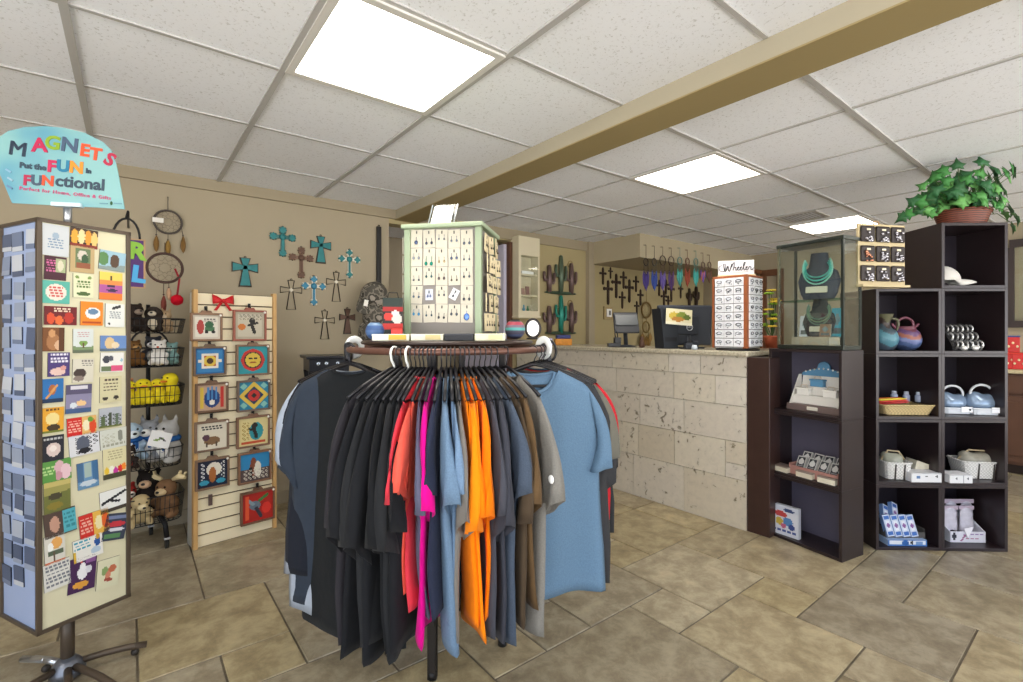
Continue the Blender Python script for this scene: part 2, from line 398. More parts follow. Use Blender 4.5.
# ------------------------------------------------------------------ stone counter
def stone_mat():
    m = bpy.data.materials.new('mat_stone'); m.use_nodes = True; nt = m.node_tree; b = nt.nodes['Principled BSDF']
    a = nt.nodes.new('ShaderNodeVertexColor'); a.layer_name = 'Col'
    tc = nt.nodes.new('ShaderNodeTexCoord'); n = nt.nodes.new('ShaderNodeTexNoise'); n.inputs['Scale'].default_value = 26; n.inputs['Detail'].default_value = 6; n.inputs['Roughness'].default_value = .6; n.inputs['Distortion'].default_value = .6
    n2 = nt.nodes.new('ShaderNodeTexNoise'); n2.inputs['Scale'].default_value = 4; n2.inputs['Detail'].default_value = 4
    nt.links.new(tc.outputs['Object'], n.inputs['Vector']); nt.links.new(tc.outputs['Object'], n2.inputs['Vector'])
    mm = nt.nodes.new('ShaderNodeMath'); mm.operation = 'MULTIPLY_ADD'; mm.inputs[1].default_value = .45; nt.links.new(n2.outputs['Fac'], mm.inputs[0]); nt.links.new(n.outputs['Fac'], mm.inputs[2])
    cr = nt.nodes.new('ShaderNodeValToRGB'); e = cr.color_ramp.elements; e[0].position = .55; e[0].color = (.40, .37, .30, 1); e[1].position = .60; e[1].color = (1.0, .99, .97, 1); k = e.new(.85); k.color = (1.1, 1.09, 1.06, 1)
    nt.links.new(mm.outputs[0], cr.inputs[0])
    mx = nt.nodes.new('ShaderNodeMix'); mx.data_type = 'RGBA'; mx.blend_type = 'MULTIPLY'; mx.inputs[0].default_value = 1
    nt.links.new(a.outputs['Color'], mx.inputs[6]); nt.links.new(cr.outputs[0], mx.inputs[7]); nt.links.new(mx.outputs[2], b.inputs['Base Color']); b.inputs['Roughness'].default_value = .75
    bp = nt.nodes.new('ShaderNodeBump'); bp.inputs['Strength'].default_value = .6; bp.inputs['Distance'].default_value = .006; nt.links.new(cr.outputs[0], bp.inputs['Height']); nt.links.new(bp.outputs[0], b.inputs['Normal'])
    return m
FX = 2.93            # counter front plane (faces -x)
YN, YF = 1.44, 3.66  # near and far end of the stone
ct = thing('shop_counter', 'long stone-faced shop counter with a granite top and dark wood end', 'counter', (FX, 2.5, 0))
b = bmesh.new(); cl = b.loops.layers.float_color.new('Col'); rnd = random.Random(11)
def blk(y0, y1, z0, z1, dx):
    c = rgb(rnd.choice(['#cac3b7', '#c6beb1', '#cdc6bb', '#c2b8a6', '#cac2b2', '#c0b6a4'])); q = .0016; r = bmesh.ops.create_cube(b, size=1)
    for v in r['verts']: v.co = Vector((.02 + v.co.x * .04 - dx, (y0 + y1) / 2 - 2.5 + v.co.y * (y1 - y0 - 2 * q), (z0 + z1) / 2 + v.co.z * (z1 - z0 - 2 * q)))
    for f in {f for v in r['verts'] for f in v.link_faces}:
        for l in f.loops: l[cl] = (*c, 1)
rows = [0, .06, .34, .57, .64, .86, .95, 1.052]
z = 0.0
for zi, (za, zb) in enumerate([(0, .30), (.30, .53), (.53, .75), (.75, .93), (.93, 1.055)]):
    y = YN
    first = True
    while y < YF - .02:
        L = rnd.choice([.24, .3, .36, .42, .5]) * (.55 if first and zi % 2 else 1); first = False
        y2 = YF if y + L > YF - .12 else y + L
        if zb - za > .2 and rnd.random() < .3:
            zm = za + (zb - za) * rnd.choice([.4, .6]); blk(y, y2, za, zm, 0); blk(y, y2, zm, zb, rnd.uniform(0, .002))
        else: blk(y, y2, za, zb, rnd.uniform(0, .003))
        y = y2
bmesh.ops.recalc_face_normals(b, faces=b.faces)
me = bpy.data.meshes.new('stone_front'); b.to_mesh(me); b.free(); me.materials.append(stone_mat()); so = bpy.data.objects.new('stone_front', me); C.objects.link(so); so.parent = ct
MB().b2((.038, YN - 2.5, 0), (.52, YF - 2.5, 1.052)).build('counter_body', M('#5b4a3c', .7), ct)
def granite():
    m = M('#b9b09b', .22, 0, .55, 70, .5, 0, key='granite'); return m
MB().b2((-.03, YN - 2.5 - .02, 1.055), (.62, YF - 2.5 + .02, 1.088), .008).build('countertop', granite(), ct)
b = MB(); b.b2((.005, YN - .135 - 2.5, 0), (.14, YN - 2.5, 1.052), .004); b.build('end_post', M('#3a2722', .35, 0, .25, 14), ct)
MB().b2((.14, YN - .05 - 2.5, 0), (.52, YN - 2.5, 1.052)).build('end_panel', M('#33241f', .4, 0, .25, 14), ct)
# ================================================================== MAGNET SPINNER
DN = 1.52
near = W(-.9756 * DN, DN); e1 = W(.0729 * DN, .154 * DN); e2 = W(-.154 * DN, .0729 * DN)
SC = near + e1 * .5 + e2 * .5; SR = math.atan2(e1.y, e1.x); SW = e1.length; hs = SW / 2
F = Fr((SC.x, SC.y, 0), SR)
BRN = M('#54483c', .4, .3); STEEL = M('#b9bcc2', .3, .9)
sp = thing('magnet_spinner', 'tall square magnet spinner with cream and bluish panels on a brown pole', 'display rack', (SC.x, SC.y, 0), SR)
ZB, ZT = .255, 1.556
MB().b2((-hs + .004, -hs + .006, ZB), (hs - .004, -hs + .012, ZT)).build('cream_panel', M('#cdc7a8', .45), sp)['label'] = 'cream panel'
MB().b2((-hs + .006, -hs + .004, ZB), (-hs + .012, hs - .004, ZT)).build('bluish_panel', M('#a9bce4', .25, .3), sp)['label'] = 'bluish shiny panel'  # blue of the reflected daylight is put into this panel's colour
MB().b2((hs - .012, -hs + .004, ZB), (hs - .006, hs - .004, ZT)).build('side_panel', M('#d8d2b4', .45), sp)
MB().b2((-hs + .004, hs - .012, ZB), (hs - .004, hs - .006, ZT)).build('rear_panel', M('#d8d2b4', .45), sp)
for sx in (-1, 1):
    for sy in (-1, 1):
        MB().b2((sx * hs - .007 * (1 + sx), sy * hs - .007 * (1 + sy), ZB), (sx * hs + .007 * (1 - sx), sy * hs + .007 * (1 - sy), ZT), .002).build('corner_post', BRN, sp)
for z in (ZB, ZT):
    b = MB(); h = .012
    for s in (-1, 1): b.b2((-hs, s * hs - .005 * (1 + s), z - h / 2), (hs, s * hs + .005 * (1 - s), z + h / 2)); b.b2((s * hs - .005 * (1 + s), -hs, z - h / 2), (s * hs + .005 * (1 - s), hs, z + h / 2))
    b.b2((-hs + .006, -hs + .006, z - .003), (hs - .006, hs - .006, z + .002)); b.build('rail', BRN, sp)
b = MB(); b.tube([(0, 0, .03), (0, 0, ZB)], .0195, 16); b.build('pole', BRN, sp)
b = MB(); b.tube([(0, 0, ZT), (0, 0, 1.66)], .012, 12); b.build('sign_post', STEEL, sp)
b = MB(); b.lathe([(.02, .075), (.035, .06), (.05, .035), (.05, .015), (.02, .01)], 20); b.build('hub', M('#6f737c', .35, .6), sp)
base_dirs = []
for k, (px, py) in enumerate([(135, 651), (46, 668), (20, 700), (70, 730), (150, 700)]):
    p = F.i @ onZ(px, py, .015); L = min(.27, math.hypot(p.x, p.y)); a = math.atan2(p.y, p.x)
    pts = [(math.cos(a) * r, math.sin(a) * r, .045 - .03 * (r / .27) + .012 * math.sin(r / .27 * PI)) for r in (.04, .1, .16, .22, L)]
    lg = MB().tube(pts, .0115, 10).build('leg', BRN if k != 1 else STEEL, sp)
    MB().ell((pts[-1][0], pts[-1][1], .0135), .0135).build('foot_cap', M('#2c2724', .5), lg)
def crop(a, b, x0, y0, s): return x0 + a * s, y0 + b * s
# --- magnets on the cream panel: pixel box, tilt, picture, background, label
G1, G2 = '#3a3430', '#f2efe6'
mags = [
 ((41.7,225,68.5,256), 1, [('e',.5,.35,.12,.12,'#9fb2c4'),('s',.2,.45,.8,.8,4,'#7d93ab')], '#cfd3d6', 'pale grey square magnet with blue curly print in the top corner'),
 ((70,229,97.5,247.5), 3, [('r',0,.05,1,.7,'#4a3428'),('e',.15,.5,.13,.4,'#e8a83c'),('e',.4,.45,.13,.4,'#f0d9a0'),('e',.64,.45,.12,.4,'#e09a34'),('e',.87,.5,.12,.4,'#efc878'),('r',0,.85,1,1,'#8c3328')], '#30241e', 'dark panoramic magnet with four glowing arches along the top edge'),
 ((69.8,246.5,94,272.8), 1, [('r',.2,.1,.85,.85,'#6d7f58'),('e',.5,.35,.2,.2,'#d9cfc0'),('e',.6,.5,.15,.2,'#3e5a3c'),('r',.25,.62,.85,.85,'#96583c')], '#c2a878', 'tan-bordered magnet with a green and brown garden collage'),
 ((99,251.5,125,270.6), 6, [('f',1,.75,4,.15,'#8d9c98'),('e',.15,.45,.2,.35,'#5d8a54'),('e',.58,.5,.18,.35,'#5a4433')], '#9fc3d4', 'landscape magnet of a brown dog before green trees and blue sky'),
 ((44,256.5,66,280), 2, [('r',.5,.1,.95,.65,'#a9b48a'),('e',.72,.38,.14,.24,'#d9d3b8'),('s',.08,.15,.48,.7,5,'#d06a9a')], '#4a2230', 'maroon magnet with pink print beside a pale green face'),
 ((41.7,281,69.4,303.5), 1, [('e',.5,.5,.38,.36,'#efe2d4'),('s',.25,.25,.75,.75,4,'#d0605a')], '#5cb5a4', 'teal magnet with red words on a cream oval'),
 ((72.8,274,93,297.7), 0, [('s',.15,.3,.85,.62,3,'#5d7a3e'),('e',.5,.84,.35,.08,'#4e6a36'),('e',.2,.15,.1,.06,'#7e9a50'),('e',.8,.15,.1,.06,'#7e9a50')], '#e6e6c0', 'cream magnet with green vines above and below its words'),
 ((99,272.5,122,300), 1, [('r',0,0,1,.3,'#f2d060'),('r',0,.3,1,.45,'#f0904a'),('r',0,.45,1,.75,'#b05a9c'),('e',.5,.5,.2,.05,'#3a2a4a'),('e',.55,.65,.25,.05,'#3a2a4a'),('e',.5,.22,.04,.1,'#5a4a30'),('r',0,.75,1,1,'#ee7d32')], '#f2a03c', 'sunset magnet in bands of yellow, purple and orange'),
 ((44,306.5,76.6,325), 1, [('e',.2,.65,.12,.3,'#d8502c'),('e',.45,.75,.12,.25,'#e06a34'),('e',.75,.6,.15,.3,'#b83426'),('s',.3,.1,.8,.35,2,'#f0d8c0')], '#6e1c20', 'dark red panoramic magnet with orange fruit along the bottom'),
 ((80,301.8,102.5,325.5), 1, [('e',.55,.48,.33,.24,'#f4f2ee'),('e',.55,.42,.24,.12,'#6888a8'),('r',.1,.82,.9,.9,'#b04a18')], '#f08a24', 'bright orange magnet with a white cup and saucer'),
 ((105,304,124,327), 1, [('l',.4,.2,.75,.1,.06,'#2e2e2e'),('s',.2,.35,.8,.65,4,'#6f7a80'),('e',.2,.86,.06,.05,'#2e2e2e')], '#e8e9e4', 'white magnet with a small black bird over grey script'),
 ((41.3,327.5,64,351.3), 1, [('e',.5,.6,.3,.35,'#a8744a'),('e',.45,.25,.15,.16,'#d09a68'),('e',.7,.75,.14,.2,'#d8b08c'),('r',.75,0,1,1,'#5a3418')], '#7c4c26', 'brown magnet with a golden painting of seated figures'),
 ((72.7,329,93,352.8), 0, [('f',0,.72,3,.05,'#7e9468'),('e',.5,.6,.2,.12,'#7ea24e'),('r',.47,.6,.53,.8,'#6a5238'),('s',.2,.12,.8,.35,3,'#c8a0a0'),('r',0,.88,1,1,'#66705a')], '#d9dfdc', 'white magnet with a round green tree in a meadow'),
 ((100,335.6,126.5,351), 1, [('e',.35,.5,.18,.4,'#e0c290'),('e',.55,.62,.15,.2,'#ecd8b4'),('r',0,.85,1,1,'#5a6e84')], '#6c8ec4', 'wide blue-sky magnet with a cream dog leaning out'),
 ((47.4,352.5,69.3,376.3), 1, [('s',.12,.05,.9,.5,3,'#eae6f0'),('e',.45,.8,.35,.16,'#e6c4b8'),('e',.7,.66,.14,.1,'#d89c94')], '#4e3f78', 'purple magnet with white words over a pink pig'),
 ((72.2,359,93,382.4), 2, [('e',.35,.6,.3,.2,'#4a3c38'),('e',.3,.82,.25,.12,'#8a7a72'),('s',.4,.05,.95,.35,3,'#8a8680')], '#dcd6c4', 'cream magnet with a dark cow face and grey print'),
 ((100,352.5,123.3,371.8), 2, [('e',.25,.35,.15,.2,'#43444e'),('e',.45,.3,.1,.14,'#5a5c66'),('r',.45,.65,.95,.95,'#e05a84'),('r',.05,.7,.45,.95,'#6a7a58'),('e',.9,.4,.05,.1,'#9ac0d0')], '#eceae4', 'white magnet with black spots over pink flowers'),
 ((40.5,378.7,63,402.6), 1, [('e',.5,.45,.16,.22,'#b0683c'),('l',.25,.8,.7,.3,.05,'#d89c5a'),('r',0,.85,1,1,'#243a58')], '#2f72b2', 'bright blue magnet with a brown guitar lying slantwise'),
 ((65.5,384.5,91.2,412.8), 2, [('r',0,0,1,.35,'#5a5470'),('r',.15,.05,.85,.15,'#dcd8e0'),('e',.6,.66,.2,.1,'#f2c890'),('e',.3,.72,.14,.1,'#d8dfe6'),('r',0,.85,1,1,'#47608a')], '#8f8aa8', 'large dusky blue magnet with glowing lights over water'),
 ((99.4,376.5,121,402), 1, [('s',.15,.1,.85,.62,4,'#5c5044'),('e',.25,.85,.12,.08,'#3e3830'),('e',.75,.82,.12,.08,'#3e3830')], '#d8d0a8', 'beige magnet with brown words and tiny dark animals'),
 ((40.5,407.5,63.4,432.5), 1, [('e',.5,.45,.3,.25,'#f2dc94'),('e',.55,.8,.3,.13,'#4a3c28'),('r',0,.9,1,1,'#7a8236'),('s',.2,.05,.8,.2,1,'#6e4a20')], '#e8a834', 'yellow-orange magnet with a dark armadillo at the bottom'),
 ((98.8,407.5,121.5,426.8), 0, [('w',.05,.3,.95,.9,'#3e4438'),('r',.1,.4,.25,.9,'#5a6a48'),('r',.4,.25,.55,.9,'#4a5240'),('r',.7,.35,.85,.9,'#60705a'),('r',0,.9,1,1,'#6d7434')], '#b6bac2', 'grey-green magnet with a row of dark bottles'),
 ((66.8,416.8,96,434.8), -2, [('r',0,0,.5,1,'#d42a22'),('s',.06,.15,.44,.85,5,'#f0b4a4'),('e',.65,.5,.13,.3,'#f0e6c0'),('e',.87,.6,.12,.4,'#e0502c'),('e',.8,.2,.1,.15,'#6a9a3c')], '#e8b870', 'red and yellow food magnet just right of the armadillo one'),
 ((41.4,435.5,63.6,461), 0, [('e',.52,.55,.33,.27,'#dcc8c0'),('e',.5,.5,.16,.13,'#f0e4dc'),('s',.1,.08,.9,.2,1,'#c0c0c0')], '#2c2c34', 'black magnet with one large pale rose'),
 ((68.8,433.5,99,454.5), -5, [('w',.2,.1,.75,.95,'#1e1e22'),('e',.45,.45,.22,.35,'#5a6070'),('e',.5,.8,.2,.14,'#24242a'),('w',.72,.05,1,.6,'#30303a')], '#dfe0e4', 'black and white tiger-stripe magnet set at a slant'),
 ((99.8,428.5,126.5,447.8), -4, [('w',.1,.25,.55,.7,'#b8b8a4'),('e',.75,.4,.1,.3,'#8a8c80'),('s',.1,.75,.9,.95,1,'#a0a090')], '#d6d8cc', 'pale sketch magnet overlapping the tiger-stripe one'),
 ((39,460,71,481.5), -3, [('e',.62,.35,.15,.3,'#dcb0b8'),('e',.82,.6,.17,.36,'#e8c4cc'),('e',.6,.75,.12,.2,'#cc96a2'),('s',.05,.25,.45,.7,3,'#b8d890')], '#5f9a4a', 'wide green magnet with pink roses at one end'),
 ((77,461.5,98,488), -4, [('r',0,0,.3,.7,'#4a6e94'),('r',.35,.05,.65,.6,'#a8bcb4'),('r',.7,0,1,.75,'#46729c'),('e',.5,.8,.4,.1,'#c8d4dc')], '#6a94b8', 'blue magnet of a house in snow, standing by itself mid panel'),
 ((102.8,447.5,126,477.5), -2, [('s',.2,.08,.85,.4,4,'#b0a884'),('e',.15,.72,.1,.12,'#e8c23c'),('e',.35,.7,.1,.12,'#f0f0e0'),('e',.52,.76,.1,.12,'#c83aa0'),('e',.72,.72,.11,.12,'#d82e2e'),('e',.88,.68,.1,.12,'#f08a2c'),('r',0,.85,1,1,'#4c4a34')], '#e0d8ac', 'cream magnet with a row of bright tulips'),
 ((43.6,480.5,70.3,511.8), -1, [('f',0,.4,5,.1,'#70743c'),('e',.42,.48,.25,.12,'#4a4430'),('e',.4,.78,.3,.12,'#8a7c34'),('r',0,0,1,.15,'#c8b870')], '#a09a58', 'olive magnet with a bison in a field'),
 ((99.8,489,126.4,510.5), -5, [('l',.08,.55,.95,.2,.06,'#26262a'),('l',.4,.5,.7,.6,.05,'#26262a'),('r',0,.85,1,1,'#4a4238')], '#eeeeea', 'white magnet with a black bare branch'),
 ((44,510,75.8,534.8), -6, [('r',0,0,.55,1,'#57463e'),('e',.32,.5,.16,.32,'#c89a84'),('r',.58,.05,1,.95,'#58b0bc'),('s',.64,.15,.95,.85,4,'#3a8894')], '#57463e', 'magnet split between a dark portrait and a teal square'),
 ((79.2,511.5,108.8,535), -6, [('r',0,0,.47,1,'#d43228'),('s',.06,.15,.42,.85,5,'#f0b4a4'),('e',.65,.5,.13,.3,'#f2e4b0'),('e',.87,.5,.12,.35,'#e8682c')], '#ecb850', 'red and yellow food magnet low down, above the white bird'),
 ((103.5,513.5,126.5,539.3), 17, [('r',.1,.1,.9,.22,'#7a86a8'),('e',.5,.4,.4,.1,'#c83a44'),('e',.55,.6,.35,.07,'#e0e0e8'),('r',.1,.75,.8,.9,'#5a8a5a')], '#3c4254', 'dark navy magnet hung at a steep tilt'),
 ((44,534.5,64.5,563), -3, [('e',.6,.3,.28,.2,'#f0b060'),('e',.3,.4,.14,.16,'#f4f4f0'),('r',.15,.55,.9,.72,'#5c6a54'),('r',.4,.6,.5,.95,'#6a5a48'),('r',0,.9,1,1,'#d86a34')], '#dcd8cc', 'white magnet with an orange sunset over a dark table'),
 ((73,536.5,102.4,558.5), -5, [('s',.05,.1,.6,.5,3,'#3e9cb0'),('e',.82,.35,.1,.2,'#2e5aa0'),('e',.84,.12,.07,.12,'#d8a030'),('e',.75,.7,.18,.15,'#b8ccdc'),('r',0,.5,.08,1,'#e0b83c')], '#eceae2', 'white magnet with turquoise words and a blue-clad diver'),
 ((43.3,561,70,588), -4, [('s',.08,.08,.95,.92,6,'#7a7c84')], '#e2e0d8', 'white square magnet filled with small grey words'),
 ((68.5,557,95.5,590.5), 6, [('e',.5,.45,.2,.2,'#f0f0f2'),('e',.48,.25,.1,.1,'#f4f4f4'),('e',.72,.4,.12,.12,'#e0e0e6'),('e',.42,.14,.05,.05,'#d04030'),('e',.45,.8,.3,.1,'#e0a040'),('r',.6,.05,.95,.2,'#8a5a94')], '#4a2a54', 'purple magnet with a white rooster'),
 ((96.5,558.5,118.5,587), 5, [('e',.35,.4,.16,.14,'#8aa468'),('e',.68,.38,.18,.14,'#c87050'),('l',.4,.7,.65,.75,.06,'#a04a3c'),('e',.5,.55,.12,.12,'#d88a70')], '#e2dfbe', 'cream magnet with a red and green bird'),
]
for bx, tilt, ops, bg, label in mags:
    x0, y0, x1, y1 = bx; cx, cy = (x0 + x1) / 2, (y0 + y1) / 2; yl = -hs + .006
    pl, pr, pt, pb = F.at(x0, cy, yl), F.at(x1, cy, yl), F.at(cx, y0, yl), F.at(cx, y1, yl)
    w, h = pr.x - pl.x, pt.z - pb.z; c = F.at(cx, cy, yl)
    o = card('magnet', w, h, .004, ops, bg, 24, 24, '#6a655c'); o.matrix_world = F.m @ Matrix.Translation((c.x, yl, c.z)) @ Ry(math.radians(tilt) * .7)
    tag(o, label, 'magnet', 'magnets on the cream panel')
# --- magnets on the bluish side
rnd = random.Random(3); tones = ['#a9b6cf', '#7d8dae', '#c6d0e2', '#5d6c8c', '#94a4c2', '#dde4f0']  # bluish tones hold glossy daylight reflections, dark card edges the shadow gaps
GLOSS = printed(.18, 'gloss', .25)
for r in range(15):
    for c in range(3):
        if r == 14 and c == 2: continue
        y = hs - .045 - c * .082 + rnd.uniform(-.008, .008); z = ZT - .06 - r * .078 + rnd.uniform(-.008, .008); w = rnd.choice([.058, .066, .072]); h = rnd.choice([.062, .07, .056])
        k = rnd.choice(tones)
        o = card('magnet', w, h, .004, [('r', 0, .75, 1, 1, rnd.choice(tones))], k, 4, 4, '#2e3340', None, GLOSS)
        o.matrix_world = F.m @ Matrix.Translation((-hs + .006, y, z)) @ Rz(-PI / 2) @ Ry(rnd.uniform(-.06, .06)) @ Rx(rnd.uniform(-.05, .03))
        tag(o, 'shiny silvery-blue magnet on the bluish side of the magnet spinner', 'magnet', 'magnets on the bluish panel')
# --- sign on top
ea = W(.449, .1); SGR = math.atan2(ea.y, ea.x); SG = Fr((SC.x, SC.y, 0), SGR)
sg = thing('spinner_sign', 'arched pale teal sign reading MAGNETS on top of the magnet spinner', 'sign', (SC.x, SC.y, 0), SGR)
ysg = -.02
out = [(12,203), (-4,165), (-5,140), (8,131), (25,127), (45,126), (65,128), (85,133), (103,142), (112,151), (117,168), (124.5,209)]
b = MB(); b.prism([(SG.at(x, y, ysg).x, SG.at(x, y, ysg).z) for x, y in out], ysg, ysg + .004)
def sign_mat():
    m = M('#709ea4', .35, key='signboard'); nt = m.node_tree; bb = nt.nodes['Principled BSDF']; n = nt.nodes.new('ShaderNodeTexNoise'); n.inputs['Scale'].default_value = 5
    tc = nt.nodes.new('ShaderNodeTexCoord'); nt.links.new(tc.outputs['Object'], n.inputs['Vector']); cr = nt.nodes.new('ShaderNodeValToRGB'); e = cr.color_ramp.elements
    e[0].position = .38; e[0].color = (*rgb('#5692a4'), 1); e[1].position = .6; e[1].color = (*rgb('#7cabaa'), 1); nt.links.new(n.outputs['Fac'], cr.inputs[0]); nt.links.new(cr.outputs[0], bb.inputs['Base Color']); return m
b.build('board', sign_mat(), sg)
def st(s, a, bb, size, col, rot=0, off=.004, sh=0, sp_=1.0):
    p = SG.at(a * .1393, 120 + bb * .1393, ysg)
    o = text('lettering', s, size, M(col, .5), sg, (p.x, ysg - .001, p.z), (PI / 2, rot, 0), .0012, off, sh, 'CENTER', sp_)
    o.rotation_euler = (PI / 2, rot, 0); return o
HB = .062
for s, a, bb, col, rot, k in [('M',130,212,'#3c4c60',.12,1.0), ('A',285,185,'#b01446',-.02,.95), ('G',380,168,'#7f9c1c',.1,.92), ('N',502,185,'#3e5068',.1,.98), ('E',610,222,'#dd4a1c',.1,.85), ('T',688,250,'#d24c22',.1,.85), ('S',788,287,'#a8183c',.5,.9)]:
    st(s, a, bb, HB * k * 1.1, col, rot, 0 if s == 'M' else .0022)
st('M', 134, 212, HB * 1.1, '#3c4c60', .12, 0); st('M', 126, 213, HB * 1.1, '#3c4c60', .12, 0)
st('Put the', 238, 335, .026, '#2f4352', .06, .0012)
for s, a, bb, col in [('F',372,337,'#b8184c'), ('U',455,335,'#126f90'), ('N',550,345,'#e2861e')]: st(s, a, bb, .054, col, .06, .0024)
st('In', 637, 368, .022, '#2f4352', .05, .0012)
for s, a, bb, col in [('F',195,437,'#a81a44'), ('U',265,437,'#3c4c60'), ('N',345,440,'#d64a22')]: st(s, a, bb, .047, col, .05, .002)
st('ctional', 578, 455, .055, '#2f3f4f', .05, .0014, 0, 1.0)
st('Perfect for Home, Office & Gifts', 475, 527, .0165, '#c25078', .07, .0003, 0, 1.2)
for a, bb, q in [(62,365,'#7aa0b8'), (75,425,'#8aa8b8'), (70,482,'#5a7a98')]:
    p = SG.at(a * .1393, 120 + bb * .1393, ysg); MB().box((p.x, ysg - .001, p.z), (.018, .002, .006), Ry(.6)).build('printed_mark', M(q, .5), sg)
p = SG.at(800 * .1393, 120 + 598 * .1393, ysg); MB().ell((p.x, ysg - .001, p.z), (.004, .002, .007)).build('printed_mark', M('#2f5a34', .5), sg)
for a in (745, 848): p = SG.at(a * .1393, 120 + 600 * .1393, ysg); MB().b2((p.x - .012, ysg - .002, p.z - .002), (p.x + .012, ysg, p.z + .002)).build('printed_mark', M('#5f8a94', .5), sg)
p0, p1 = SG.at(378 * .1393, 204, ysg), SG.at(592 * .1393, 208, ysg)
MB().b2((p0.x, ysg - .012, p0.z - .008), (p1.x, ysg + .012, p0.z + .006), .002).build('sign_holder', M('#c6dce4', .15), sg)

# ================================================================== PLUSH STAND
pc = at(150, 545, 2.72); PB = Vector((pc.x, pc.y, 0)); PR = math.radians(4)
PF = Fr(PB, PR); BLK = M('#1d1c1e', .4, .4)
st_ = thing('wire_plush_stand', 'black wire stand with five tiers of baskets and caster wheels', 'display rack', PB, PR)
def pz(y): return EYE - (y - HOR) * 2.72 / FPX
b = MB(); b.tube([(0, .09, .12), (0, .09, 1.36)], .011, 10); b.build('pole', BLK, st_)
ring = MB(); ring.tube([(.085 * math.cos(a), .03, 1.13 + .085 * math.sin(a)) for a in [2 * PI * k / 24 for k in range(24)]], .006, 6, True); ring.build('ring_brace', BLK, st_)
tiers = [(319, 333, .165), (348, 366, .16), (385, 404, .162), (446, 464, .155), (492, 518, .16)]
TZ = []
for yt, yb, hw in tiers:
    zt, zb = pz(yt), pz(yb); hw *= .93; dp = .13; TZ.append((zt, zb, hw)); b = MB()
    def loop(z, f): 
        w, d, r = hw * f, dp * f, .05
        return [(x * (w - r) + r * math.cos(a), y * (d - r) + r * math.sin(a), z) for x, y, a0 in ((1, 1, 0), (-1, 1, PI / 2), (-1, -1, PI), (1, -1, 3 * PI / 2)) for a in (a0, a0 + PI / 4, a0 + PI / 2)]
    b.tube(loop(zt, 1), .0035, 6, True); b.tube(loop((zt + zb) / 2, .95), .002, 5, True); b.tube(loop(zb, .9), .003, 6, True)
    n = 9
    for k in range(n + 1):
        f = -1 + 2 * k / n
        for s in (-1, 1): b.tube([(f * (hw - .05), s * dp, zt), (f * (hw - .05) * .95, s * dp * .9, zb)], .0018, 5)
        b.tube([(f * (hw - .05) * .95, -dp * .9, zb), (f * (hw - .05) * .95, dp * .9, zb)], .0018, 5)
        if k < 6:
            g = -1 + 2 * k / 5
            for s in (-1, 1): b.tube([(s * hw, g * (dp - .05), zt), (s * hw * .9, g * (dp - .05), zb)], .0018, 5)
            b.tube([(-hw * .9, g * (dp - .05), zb), (hw * .9, g * (dp - .05), zb)], .0018, 5)
    b.build('wire_basket', BLK, st_)
for px, py in ((167, 548), (151, 535), (125, 545), (122, 537)):
    p = PF.i @ onZ(px, py, .0); 
    lg = MB().tube([(0, .09, .2), (p.x * .55, .03 + (p.y - .03) * .55, .19), (p.x * .9, .03 + (p.y - .03) * .9, .13), (p.x, p.y, .055)], .013, 8).build('leg', BLK, st_)
    b = MB(); b.tube([(p.x - .009, p.y, .024), (p.x + .009, p.y, .024)], .024, 14); b.build('caster_wheel', M('#161616', .5), lg)
    MB().box((p.x, p.y, .055), (.03, .03, .012), None, .003).build('caster_fork', STEEL, lg)
FUZZ = lambda c: M(c, .95, 0, .12, 60, .1, .3)
def plush(label, x, y, z, s, col, muzzle, extra=(), rz=0.0, ears='round', group=None, belly=None, tilt=0.0, nose='#1c1a1a', cat='plush toy'):
    """sitting soft toy, about 2*s tall, facing -y before turning; base of the toy at z"""
    s *= 1.42; p = PF.w(x, y, z); t = thing('plush_toy', label, cat, p, PR + rz, group)
    if tilt: t.rotation_euler = (tilt, 0, PR + rz)
    E_ = [((0, 0, .55 * s), (.5 * s, .42 * s, .58 * s)), ((0, -.08 * s, 1.35 * s), (.46 * s, .42 * s, .42 * s)), ((0, -.05 * s, 1.0 * s), (.32 * s, .3 * s, .3 * s)),
          ((.42 * s, -.3 * s, .22 * s), (.2 * s, .42 * s, .2 * s)), ((-.42 * s, -.3 * s, .22 * s), (.2 * s, .42 * s, .2 * s)), ((.45 * s, -.2 * s, .75 * s), (.16 * s, .32 * s, .18 * s)), ((-.45 * s, -.2 * s, .75 * s), (.16 * s, .32 * s, .18 * s)), ((0, .42 * s, .3 * s), (.13 * s, .25 * s, .13 * s))]
    if ears == 'round': E_ += [((sx * .33 * s, .05 * s, 1.72 * s), (.15 * s, .09 * s, .16 * s)) for sx in (-1, 1)]
    if ears == 'tall': E_ += [((sx * .27 * s, .05 * s, 1.8 * s), (.12 * s, .08 * s, .25 * s)) for sx in (-1, 1)]
    if ears == 'flop': E_ += [((sx * .45 * s, -.02 * s, 1.25 * s), (.1 * s, .14 * s, .3 * s)) for sx in (-1, 1)]
    bd = meshobj('body', blob(E_, s * .09), FUZZ(col), t)
    if muzzle == 'bill':
        MB().ell((0, -.55 * s, 1.27 * s), (.22 * s, .2 * s, .07 * s)).build('bill', M('#e8862a', .6), t)
    elif muzzle:
        MB().ell((0, -.45 * s, 1.25 * s), (.24 * s, .25 * s, .18 * s)).build('muzzle', FUZZ(muzzle), t)
        MB().ell((0, -.69 * s, 1.31 * s), (.08 * s, .05 * s, .06 * s)).build('nose', M(nose, .3), t)
    for sx in (-1, 1): MB().ell((sx * .17 * s, -.44 * s, 1.47 * s), .055 * s, None, 1).build('eye', M('#120f0e', .15), t)
    if belly: MB().ell((0, -.2 * s, .55 * s), (.34 * s, .28 * s, .42 * s)).build('belly_patch', FUZZ(belly), t)
    for nm, mb, mt in extra: mb.build(nm, mt, t)
    return t
